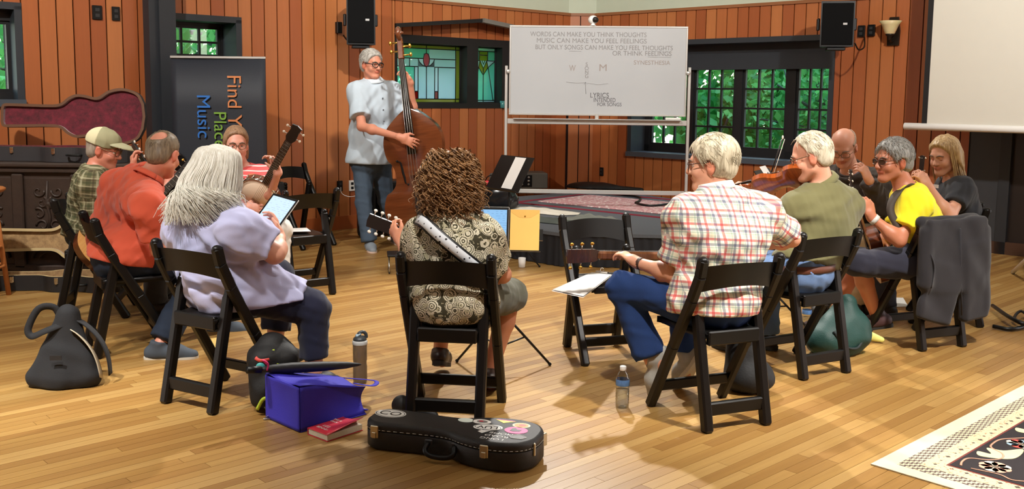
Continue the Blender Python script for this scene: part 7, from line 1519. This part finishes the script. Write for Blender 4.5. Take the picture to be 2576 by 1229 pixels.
# blue tote lying on its side
BLU = pm('royal_blue_fabric', (52, 44, 178), .75, var=.1, bump=.3, bscale=260); tp = [fl(675, 1052), fl(752, 1086), fl(915, 1030), fl(842, 1000)]; ux = unit(tp[1] - tp[0]); uy = V(-ux[1], ux[0], 0); r = empty_m('tote_bag', (tp[0] + tp[1]) / 2, np.column_stack([ux, uy, V(0, 0, 1)]), 'royal blue fabric tote bag lying on its side', 'tote bag'); hw_ = .14; LT = .36
def wob(u, v, s_): return .008 * math.sin(7 * u + 5 * v + s_)
A_ = {'bottom_panel': lambda u, v: ((u - .5) * 2 * hw_ * .98, -.006 + .01 * math.sin(3.1 * u) * math.sin(3.1 * v), .004 + v * .20), 'top_side': lambda u, v: ((u - .5) * 2 * hw_ * (1 - .06 * v), v * LT, .205 - .075 * v ** 1.5 + wob(u, v, 1)), 'lower_side': lambda u, v: ((u - .5) * 2 * hw_, v * LT, .004)}
for k, fn in A_.items(): MB().grid(fn, 14, 14, thick=.003).build(k, BLU, r)
for sg in (-1, 1): MB().grid(lambda u, v, sg=sg: (sg * hw_ * (1 - .06 * u) - sg * .035 * math.sin(3.1 * v) * u, u * LT, .004 + v * (.20 - .075 * u ** 1.5)), 14, 10, thick=.003).build('gusset', BLU, r)
for zz in (.128, .01): MB().tube(catmull([(-.07, LT - .02, zz + .01), (-.08, LT + .08, zz - .02), (0, LT + .16, zz - .03), (.08, LT + .08, zz - .02), (.07, LT - .02, zz + .01)], 5), .013, 6, flat=.2).build('handle', BLU, r)
# closed black umbrella across the tote
_tR = np.column_stack([ux, uy, V(0, 0, 1)]); _tO = (tp[0] + tp[1]) / 2; ua, ub = _tO + _tR @ V(-.12, -.05, .242), _tO + _tR @ V(-.09, .50, .165); r = empty('umbrella', (ua + ub) / 2, 0, 'folded black umbrella lying across the blue tote', 'umbrella'); c_ = (ua + ub) / 2; ax_ = ub - ua
MB().tube([ua - c_ + ax_ * f for f in (0, .12, .3, .6, .85, .97, 1.0)], [.008, .020, .026, .024, .017, .008, .004], 8).build('folded_canopy', pm('umbrella_cloth', (22, 22, 26), .6, bump=.4, bscale=40), r); MB().tube([ua - c_ - ax_ * .10, ua - c_ + ax_ * .02], .017, 10).build('handle', M_BLACK, r); MB().tube(catmull([ua - c_ + ax_ * .08 + V(0, 0, .02), ua - c_ + ax_ * .06 + V(0, -.03, .05), ua - c_ + ax_ * .11 + V(0, -.04, .035), ua - c_ + ax_ * .09 + V(0, -.02, .0)], 5), .004, 6).build('pink_loop', pm('hot_pink', (236, 60, 130), .5), r)
# black backpack with coloured trims
kp = fl(678, 1040); r = empty('backpack', (kp[0], kp[1] + .10, 0), .35, 'black backpack with lime and coral trims behind the blue tote', 'backpack'); F = Field((-.2, -.15, 0), (.2, .15, .45), .009); F.boxr((0, .0, .15), (.115, .085, .145), rad=.05, k=.02); F.cone((0, .0, .24), (0, .02, .30), .085, .06, k=.03, sx=1.2, side=(1, 0, 0)); F.ell((0, -.08, .10), (.10, .05, .085), k=.03); F.half((0, 0, 0.002), (0, 0, -1)); F.disp(.004, 26, 8); solid('pack_body', F, pm('pack_black', (14, 14, 15), .7, bump=.3, bscale=80), r)
LIME = pm('lime_trim', (190, 214, 60), .5); MB().tube(catmull([(-.09, -.10, .03), (-.06, -.125, .085), (.0, -.135, .08), (.05, -.12, .03)], 6), .009, 6).build('lime_piping', LIME, r); MB().tube(catmull([(-.01, -.06, .295), (.01, -.088, .23), (.06, -.10, .17), (.10, -.085, .15)], 6), .009, 6).build('lime_piping', LIME, r); MB().tube(catmull([(-.09, -.07, .265), (-.07, -.082, .255), (-.03, -.085, .26)], 5), .010, 6).build('coral_piping', pm('coral_trim', (220, 80, 70), .5), r)
MB().lathe([(.001, 0), (.022, 0), (.02, .006), (.001, .007)], (-.07, -.085, .225), np.array([[1, 0, 0], [0, 0, -1.0], [0, 1, 0]]), 14).build('teal_button', pm('teal_button', (70, 170, 168), .5), r); MB().lathe([(.001, 0), (.022, 0), (.02, .006), (.001, .007)], (.07, -.115, .10), np.array([[1, 0, 0], [0, 0, -1.0], [0, 1, 0]]), 14).build('coral_button', pm('coral_trim', (220, 80, 70), .5), r); MB().tube([(-.06, -.14, .05), (-.04, -.165, .02), (-.07, -.18, .006), (-.02, -.18, .006)], .004, 6).build('carabiner', M_CHROME, r)
# ------------------------------------------------------------------ stickered banjo case in the foreground
ka, kb = fl(962, 1134), fl(1262, 1176); ux = unit(kb - ka); R = np.column_stack([ux, V(-ux[1], ux[0], 0), V(0, 0, 1)]); uc = empty_m('instrument_case', ka + R @ V(0, .095, 0), R * 1.07, 'black banjo-ukulele case covered in stickers in the foreground', 'instrument case')
uo = [(-.088, 0), (-.082, .055), (-.05, .088), (0, .096), (.10, .088), (.20, .082), (.28, .088), (.34, .118), (.42, .142), (.50, .145), (.575, .118), (.615, .06), (.622, 0)]; half = [tuple(q) for q in catmull([V(*q) for q in uo], 4)]; ol = [(x, -y_) for x, y_ in half] + [(x, y_) for x, y_ in half[::-1][1:-1]]; uh = .115
def ins(o_, d):
    P_ = np.array(o_); n = len(P_); return [tuple(P_[i] + d * np.array([-(P_[(i + 1) % n] - P_[i - 1])[1], (P_[(i + 1) % n] - P_[i - 1])[0]]) / (np.linalg.norm(P_[(i + 1) % n] - P_[i - 1]) + 1e-9)) for i in range(n)]
VIN = pm('case_vinyl_black', (27, 26, 27), .5, var=.15, bump=.35, bscale=420); n_ = len(ol)
def rounded_tray(z0, z1, r0, r1, nm):
    m = MB(); lay = [(ins(ol, r0), z0), (ins(ol, r0 * .3), z0 + (r0 * .7 if r0 else 0)), (ol, z0 + r0), (ol, z1 - r1), (ins(ol, r1 * .3), z1 - r1 * .3), (ins(ol, r1), z1)]; vs = [(x, y_, z) for o_, z in lay for x, y_ in o_]
    fs = [(k * n_ + i, k * n_ + (i + 1) % n_, (k + 1) * n_ + (i + 1) % n_, (k + 1) * n_ + i) for k in range(5) for i in range(n_)]; m.add(vs, fs, True); m.add(vs, [tuple(range(n_))[::-1], tuple(range(5 * n_, 6 * n_))], False); return m.build(nm, VIN, uc)
rounded_tray(.003, .078, .012, .001, 'case_bottom'); lidp = rounded_tray(.080, uh, .001, .014, 'case_lid')
m = MB(); oo = ins(ol, -.0012)
for i in range(0, n_, 1): a_, b_ = V(*oo[i], .086), V(*oo[(i + 1) % n_], .086); m.tube([a_ * .9 + b_ * .1, a_ * .35 + b_ * .65], .0011, 4)
st_ = m.build('stitching', pm('white_thread', (200, 198, 190), .8), lidp); st_['kind'] = 'stuff'
def side_at(xx): return max(y_ for x, y_ in half if abs(x - xx) < .03)
for lx in (-.03, .445): y_ = -side_at(lx) - .002; lt = MB().box((lx, y_, .078), (.034, .008, .050), bev=.003).build('latch', pm('nickel', (196, 184, 158), .3, .9), uc); MB().box((lx, y_ - .006, .066), (.018, .006, .024), bev=.002).build('latch_tongue', pm('nickel', (196, 184, 158), .3, .9), lt)
MB().box((.61, -.055, .078), (.010, .03, .05), rotz(.45), bev=.003).build('latch', pm('nickel', (196, 184, 158), .3, .9), uc); MB().box((.618, .05, .078), (.010, .03, .05), rotz(-.45), bev=.003).build('latch', pm('nickel', (196, 184, 158), .3, .9), uc)
hx = .255; hy_ = -side_at(.255) - .002
for sx in (-.055, .055): MB().box((hx + sx, hy_ - .006, .066), (.032, .014, .022), bev=.004).build('handle_mount', pm('handle_steel', (70, 70, 72), .4, .7), uc)
MB().tube(catmull([(hx - .055, hy_ - .012, .064), (hx - .058, hy_ - .035, .040), (hx - .03, hy_ - .042, .026), (hx + .03, hy_ - .042, .026), (hx + .058, hy_ - .035, .040), (hx + .055, hy_ - .012, .064)], 5), .010, 8).build('handle', M_BLACK, uc)
z = uh + .0004
def sticker(x, y_, rx, ry, rgb, nm='sticker', rot=0.0, n=28, poly=None, th=.0008, parent=None, lift=0.0):
    o_ = poly or [(rx * math.cos(a), ry * math.sin(a)) for a in np.linspace(0, 2 * math.pi, n, endpoint=False)]; o_ = o_[:: 1]; return MB().prism(o_, 0, th, (x, y_, z + lift), rotz(rot)).build(nm, pm('sticker_%d_%d_%d' % rgb, rgb, .45, var=.03), parent or lidp)
BK = pm('print_black', (20, 20, 20), .5); I3 = np.eye(3); RU = rotz(math.pi)
s1 = sticker(-.018, .022, .066, .046, (234, 234, 230)); MB().lathe([(.001, 0), (.001, .0)], (0, 0, 0), n=3) if False else None
m = MB().tube([(-.018 + .060 * math.cos(a), .022 + .0405 * math.sin(a), z + .001) for a in np.linspace(0, 2 * math.pi, 40, endpoint=False)], .0014, 4, closed=True, flat=.3); m.build('oval_rule', BK, s1); text('CO', .060, BK, s1, (-.018, .022, z + .0012), I3, sx=1.05)
s2 = sticker(.405, .005, .058, .034, (234, 234, 230), rot=.15); m = MB().tube([(.405 + .052 * math.cos(a), .005 + .029 * math.sin(a), z + .001) for a in np.linspace(0, 2 * math.pi, 40, endpoint=False)], .0012, 4, closed=True, flat=.3); m.build('oval_rule', BK, s2); text('LUV', .042, BK, s2, (.405, .005, z + .0012), rotz(math.pi + .15), sx=1.1)
sticker(.295, .052, .032, .024, (222, 232, 222)); s3 = sticker(.360, .058, .038, .026, (226, 222, 216)); sticker(.362, .058, .022, .014, (120, 116, 112), parent=s3, lift=.0006); sticker(.357, .060, .009, .006, (190, 40, 60), parent=s3, lift=.0012)
sticker(.445, .088, 0, 0, (240, 220, 70), poly=[(-.042, .016), (0, -.016), (.042, .016)]); sticker(.445, .097, 0, 0, (200, 60, 160), poly=[(-.038, .010), (.038, .010), (.034, .004), (-.034, .004)][::-1], lift=.0007)
s4 = sticker(.520, .070, .036, .027, (238, 226, 170)); sticker(.520, .070, .028, .021, (232, 140, 50), parent=s4, lift=.0006); sticker(.524, .071, .014, .012, (230, 90, 70), parent=s4, lift=.0012)
s5 = sticker(.518, .010, .046, .038, (212, 40, 140)); sticker(.514, .012, 0, 0, (40, 20, 36), poly=[(-.018, -.014), (-.004, -.018), (.02, -.012), (.024, .006), (.006, .004), (-.004, .02), (-.016, .012)], parent=s5, lift=.0007)
for i, s_ in enumerate(('LONG', 'ROAD', 'HOME')): text(s_, .027, pm('print_white', (232, 232, 230), .5), lidp, (.468 - .008 * (1 - i), -.105 + .031 * i, z), rotz(math.pi), 'lettering', sx=1.25)
sticker(.405, -.045, 0, 0, (232, 232, 230), poly=[(-.022, -.004), (.0, -.018), (.022, .02), (-.01, .022)]); s6 = sticker(.545, -.055, 0, 0, (60, 56, 58), poly=[(-.036, 0), (-.02, -.022), (.022, -.022), (.036, .002), (.0, .026)]); m = MB().tube([(.545 + x, -.055 + y_, z + .001) for x, y_ in ((-.036, 0), (-.02, -.022), (.022, -.022), (.036, .002), (.0, .026))], .0014, 4, closed=True); m.build('pentagon_rule', pm('print_white', (232, 232, 230), .5), s6)
# tall dark block standing behind the case
kk = fl(1022, 1058); F = Field((-.12, -.06, 0), (.16, .06, .13), .007); F.cone((-.06, 0, .05), (.10, 0, .02), .05, .022, k=.03, sx=.8, side=(0, 1, 0)); F.half((0, 0, .002), (0, 0, -1)); o = solid('camera_pouch', F, pm('pouch_black', (30, 30, 32), .6)); o.location = tuple(kk + V(.03, .05, 0)); o.rotation_euler = (0, 0, -.3); tag(o, 'small black pouch behind the stickered case', 'pouch')
# ------------------------------------------------------------------ bags
F = Field((-.22, -.16, 0), (.24, .16, .50), .008); 
for a_, b_, ra, rb in (((-.13, -.04, .05), (.0, 0, .36), .06, .03), ((.10, -.04, .05), (.02, 0, .36), .07, .03), ((-.02, -.02, .05), (.01, 0, .36), .12, .035), ((-.02, .05, .05), (.01, .0, .34), .10, .03)): F.cone(a_, b_, ra, rb, k=.05)
F.half((0, 0, .002), (0, 0, -1)); F.disp(.004, 20, 3); gb = fl(150, 978); r = empty('shoulder_bag', (gb[0], gb[1] + .1, 0), .1, 'slouching charcoal shoulder bag on the floor with its strap up', 'bag'); CAN = pm('charcoal_canvas', (30, 31, 34), .85, bump=.35, bscale=260); solid('bag_body', F, CAN, r)
MB().tube(catmull([(-.02, -.01, .34), (-.05, -.02, .40), (-.12, -.03, .395), (-.17, -.04, .30), (-.15, -.05, .26), (-.08, -.07, .29), (.0, -.05, .32)], 6), .020, 6, flat=.18, fdir=(0, 1, 0)).build('strap', CAN, r); MB().grid(lambda u, v: (.045 + .135 * u + .03 * math.sin(3.1 * u), -.075 + .05 * v, .30 - .25 * u ** 1.2 - .02 * v), 10, 4, thick=.004).build('cream_lining', pm('cream_lining', (190, 180, 156), .85), r); MB().grid(lambda u, v: (.06 + .15 * u + .045 * math.sin(3.1 * u), -.03 + .05 * v, .335 - .29 * u ** 1.2), 10, 4, thick=.005).build('flap', CAN, r); MB().box((-.01, -.135, .17), (.055, .004, .024), rotz(.05)).build('patch_label', pm('patch_dark', (34, 34, 36), .6), r)
F = Field((-.22, -.18, 0), (.22, .18, .42), .009); F.cone((-.02, 0, .10), (.05, .02, .30), .13, .05, k=.05, sx=1.1, side=(1, 0, 0)); F.ell((.06, 0, .12), (.13, .12, .13), k=.05); F.ell((-.1, 0, .08), (.10, .11, .09), k=.05); F.half((0, 0, .002), (0, 0, -1)); F.disp(.005, 22, 12); tg = fl(2118, 900); o = solid('bag_body', F, pm('dark_teal_nylon', (26, 64, 58), .6, bump=.3, bscale=140)); o.location = (0, 0, 0); r = empty('duffel_bag', (tg[0] + .02, tg[1] + .12, 0), .2, 'dark green nylon bag on the floor under the fiddler\'s chair', 'bag'); o.parent = r; MB().tube(catmull([(-.1, -.11, .16), (-.05, -.14, .08), (.04, -.13, .06), (.1, -.1, .12)], 6), .008, 6).build('shoulder_strap', pm('strap_dark', (30, 40, 40), .7), r)
yl = fl(2203, 866); F = Field((-.09, -.05, 0), (.09, .05, .09), .006); F.cone((-.05, 0, .045), (.05, 0, .025), .035, .018, k=.02, sx=.7, side=(0, 1, 0)); F.half((0, 0, .002), (0, 0, -1)); o = solid('cleaning_cloth', F, pm('pale_yellow', (232, 230, 130), .8)); o.location = tuple(yl + V(0, .05, 0)); o.rotation_euler = (0, 0, -.5); tag(o, 'pale yellow folded cloth beside the green bag', 'cloth')
pb_ = fl(1880, 1000); F = Field((-.16, -.16, 0), (.16, .16, .34), .009); F.cone((0, 0, .08), (-.02, .02, .27), .10, .07, k=.05); F.ell((.03, -.02, .08), (.12, .1, .08), k=.04); F.half((0, 0, .002), (0, 0, -1)); F.disp(.004, 25, 4); o = solid('bag_body', F, pm('pack_black', (14, 14, 15), .7)); r = empty('gear_bag', (pb_[0] + .01, pb_[1] + .13, 0), 0, 'black bag under the chair of the man in red plaid', 'bag'); o.parent = r; MB().tube(catmull([(-.05, -.06, .30), (-.04, -.1, .34), (.03, -.1, .34), (.04, -.06, .30)], 5), .008, 6).build('handle', M_BLACK, r)
# jacket over the chair back
F = Field((-.30, -.32, .12), (.30, .02, .84), .009); yk = 'yellow'
F.cone((-.20, -.20, .775), (.20, -.20, .775), .035, .035, k=.02); F.boxr((0, -.265, .58), (.225, .022, .22), rad=.02, k=.02); F.boxr((-.10, -.255, .36), (.13, .028, .18), np.array([[.97, 0, .24], [0, 1, 0], [-.24, 0, .97]]), rad=.025, k=.03); F.boxr((.16, -.265, .42), (.10, .03, .24), np.array([[.99, 0, -.10], [0, 1, 0], [.10, 0, .99]]), rad=.025, k=.03); F.cone((.24, -.25, .72), (.27, -.25, .26), .035, .045, k=.03); F.cone((-.22, -.245, .72), (-.22, -.26, .42), .03, .05, k=.03); F.boxr((0, -.145, .66), (.20, .014, .10), rad=.012, k=.02)
F.disp(.007, 19, 6, (1, 1, .35)); jk = solid('body', F, cloth_mat('jacket_charcoal', (42, 40, 43), .8, fold=.5)); jr = empty('jacket', (*CHAIRS[yk][0], 0), math.radians(CHAIRS[yk][1] - 90), 'dark charcoal jacket hanging over a folding chair back', 'jacket'); jk.parent = jr; MB().tube(catmull([(-.21, -.285, .60), (-.19, -.30, .52), (-.20, -.295, .40)], 5), .010, 6, flat=.5).build('lapel', cloth_mat('jacket_lapel', (44, 42, 46)), jr); MB().tube([(.0, -.292, .74), (.02, -.294, .5), (.05, -.296, .22)], .005, 5).build('seam', cloth_mat('jacket_lapel', (44, 42, 46)), jr)
# metal foot rest near the bass player, small cup
fr_ = fl(990, 688); r = empty('foot_rest', (fr_[0], fr_[1] + .1, 0), .15, 'small black metal foot rest on the floor before the bass player', 'foot rest'); MB().box((0, 0, .15), (.13, .24, .018), bev=.005).build('plate', M_BLACK, r)
for sx in (-.05, .05): MB().tube([(sx, -.10, .006), (sx, -.02, .145)], .006, 6).build('leg', M_STEEL, r); MB().tube([(sx, .10, .006), (sx, .02, .145)], .006, 6).build('leg', M_STEEL, r); MB().tube([(sx, -.11, .008), (sx, .11, .008)], .007, 6).build('rail', M_BLACK, r)
o = MB().lathe([(.022, 0), (.028, .003), (.033, .085), (.030, .085), (.022, .008)], n=16).build('paper_cup', M_WHITE); o.location = tuple(fl(1313, 672)); tag(o, 'white paper cup on the floor before the stage', 'cup')
# stands at the picture edge
tw = empty('tripod_stand', (fl(2628, 745)[0], fl(2628, 745)[1], 0), 0, 'white tripod stand reaching in from the picture edge', 'stand'); tb_ = V(*tw.location); MB().tube([(0, 0, .35), (0, 0, 1.9)], .022, 10).build('pole', M_WHITE, tw)
for q in (fl(2548, 688), fl(2700, 800), fl(2720, 700)): MB().tube([V(0, 0, .45), V(q[0], q[1], .014) - tb_], .018, 8).build('leg', M_WHITE, tw)
b0_ = fl(2660, 800); bs = empty('microphone_stand', (b0_[0], b0_[1], 0), 0, 'black stand with curved legs on the floor at the picture edge', 'stand'); MB().tube([(0, 0, .03), (0, 0, 1.3)], .012, 8).build('pole', M_BLACK, bs); bb = V(b0_[0], b0_[1], 0)
MB().tube(catmull([V(0, 0, .08), fl(2590, 812, .05) - bb, fl(2545, 800, .06) - bb, fl(2497, 768, .04) - bb], 5), .014, 8).build('leg', M_BLACK, bs); MB().tube(catmull([V(0, 0, .05), fl(2560, 825, .02) - bb, fl(2497, 820, .02) - bb], 5), .013, 8).build('leg', M_BLACK, bs); MB().tube(catmull([V(0, 0, .1), fl(2600, 795, .05) - bb, fl(2568, 782, .04) - bb, fl(2552, 800, .04) - bb, fl(2576, 812, .04) - bb], 5), .010, 8).build('curved_brace', M_BLACK, bs)
# ------------------------------------------------------------------ floor rug at the corner of the picture
rc = fl(2190, 1169); r0 = V(rc[0], rc[1], 0); ux = AX; uv_ = -BX; R = np.column_stack([AX, BX, V(0, 0, 1)])       # grows along AX and towards the viewer
rg = empty_m('floor_rug', r0, R, 'black and cream floral oriental rug with a white fringe edge', 'rug'); RL, RWd = 2.6, 1.7
def slabr(x0, x1, y0, y1, z0, z1, mat_, nm, par=None): return MB().box(((x0 + x1) / 2, -(y0 + y1) / 2, (z0 + z1) / 2), (x1 - x0, y1 - y0, z1 - z0)).build(nm, mat_, par or rg)
CRM = pm('rug_cream', (206, 196, 168), .95, bump=.3, bscale=300); slabr(0, RL, 0, RWd, .001, .006, CRM, 'selvedge')
def rug_band(name, kind):
    t = NT(name); g = t.obj(); sp = t.n('ShaderNodeSeparateXYZ'); t.l(g, sp.inputs[0]); x, y_ = sp.outputs[0], sp.outputs[1]
    if kind == 'zig':
        d = t.math('FRACT', t.math('ADD', t.math('MULTIPLY', t.math('ADD', x, y_), 24.0), t.math('MULTIPLY', t.math('PINGPONG', t.math('SUBTRACT', x, y_), .014), 30.0))); t.color(t.mix(t.math('GREATER_THAN', d, .5), lin((204, 190, 156)), lin((92, 76, 70))))
    else:
        vo = t.n('ShaderNodeTexVoronoi', distance='MANHATTAN'); vo.inputs['Scale'].default_value = 16; vo.inputs['Randomness'].default_value = .15; t.l(g, vo.inputs['Vector']); d = vo.outputs['Distance']; c = t.mix(t.math('LESS_THAN', d, .22), lin((204, 188, 150)), lin((70, 56, 48))); t.color(t.mix(t.math('GREATER_THAN', t.noise(g, 90, 2), .62), c, lin((206, 130, 100))))
    t.set(Roughness=.95); t.bump(t.noise(g, 300, 1), .3, .003); return t.m
for k, (d0, d1, mt, nm) in enumerate(((.075, .135, rug_band('rug_zigzag', 'zig'), 'zigzag_border'), (.140, .215, rug_band('rug_small_floral', 'flo'), 'floral_border'), (.215, .225, pm('rug_maroon', (112, 48, 40), .95), 'maroon_line'))): slabr(d0, RL - d0, d0, RWd - d0, .001, .0068 + k * .0008, mt, nm)
fld = slabr(.225, RL - .225, .225, RWd - .225, .001, .0098, pm('rug_black', (30, 22, 24), .95, var=.3, bump=.3, bscale=300), 'black_field'); slabr(.135, RL - .135, .135, RWd - .135, .001, .0066, pm('rug_tan_line', (176, 140, 104), .95), 'tan_line')
zz = .0099
def motif(x, y_, s_, cols, n=7, rot=0.0):
    for i in range(n): a = rot + i * 2 * math.pi / n; MB().prism([(s_ * .62 * math.cos(t_) * .55, s_ * .36 * math.sin(t_)) for t_ in np.linspace(0, 2 * math.pi, 12, endpoint=False)], 0, .0012, (x + s_ * .5 * math.cos(a), -y_ + s_ * .5 * math.sin(a), zz), rotz(a)).build('petal', pm('rug_petal_%d_%d_%d' % cols[i % len(cols)], cols[i % len(cols)], .95), fld)
    MB().prism([(s_ * .2 * math.cos(t_), s_ * .2 * math.sin(t_)) for t_ in np.linspace(0, 2 * math.pi, 12, endpoint=False)], 0, .002, (x, -y_, zz)).build('flower_centre', pm('rug_centre', (110, 96, 80), .95), fld)
PK, BLUE, RD, WT2 = (226, 160, 136), (138, 160, 172), (186, 74, 66), (214, 206, 184)
motif(.34, .36, .075, [PK, WT2, PK], 8); motif(.70, .33, .070, [BLUE, RD, WT2], 8); motif(.62, .60, .08, [RD, PK, WT2], 8); motif(1.05, .36, .075, [PK, BLUE, WT2], 8); motif(1.4, .33, .07, [RD, WT2, BLUE], 8); motif(.34, .75, .075, [BLUE, RD, WT2], 8); motif(1.0, .7, .09, [PK, RD, WT2], 8)
def blob(pts, rgb, nm): MB().prism([(x, -y_) for x, y_ in [tuple(q) for q in catmull([V(*q) for q in pts], 5, True)]][::-1], 0, .0012, (0, 0, zz)).build(nm, pm('rug_b_%d_%d_%d' % rgb, rgb, .95), fld)
YL = (224, 216, 156)
for (x, y_) in ((.42, .24), (.86, .235), (1.3, .24), (.24, .52)): blob([(x, y_ + .03), (x + .05, y_ + .0), (x + .06, y_ + .05), (x + .12, y_ + .01), (x + .14, y_ + .07), (x + .22, y_ + .12), (x + .12, y_ + .14), (x + .05, y_ + .12)], YL, 'leaf_shape')
m = MB()
for pl in ([(.25, .26), (.30, .245), (.36, .25), (.40, .31), (.46, .34), (.52, .32), (.56, .26), (.62, .245), (.70, .25), (.78, .30), (.84, .33), (.92, .30), (.98, .25), (1.1, .245), (1.2, .3), (1.3, .34), (1.45, .28), (1.6, .25)], [(.25, .30), (.27, .40), (.25, .46), (.30, .52), (.36, .50), (.46, .49), (.52, .44), (.60, .45), (.70, .48), (.8, .46), (.9, .5)], [(.26, .6), (.32, .66), (.3, .75), (.36, .86), (.34, .95)]): m.tube(catmull([V(x, -y_, zz + .001) for x, y_ in pl], 6), .005, 4, flat=.3)
m.build('vine_line', pm('rug_vine', (206, 150, 124), .95), fld)
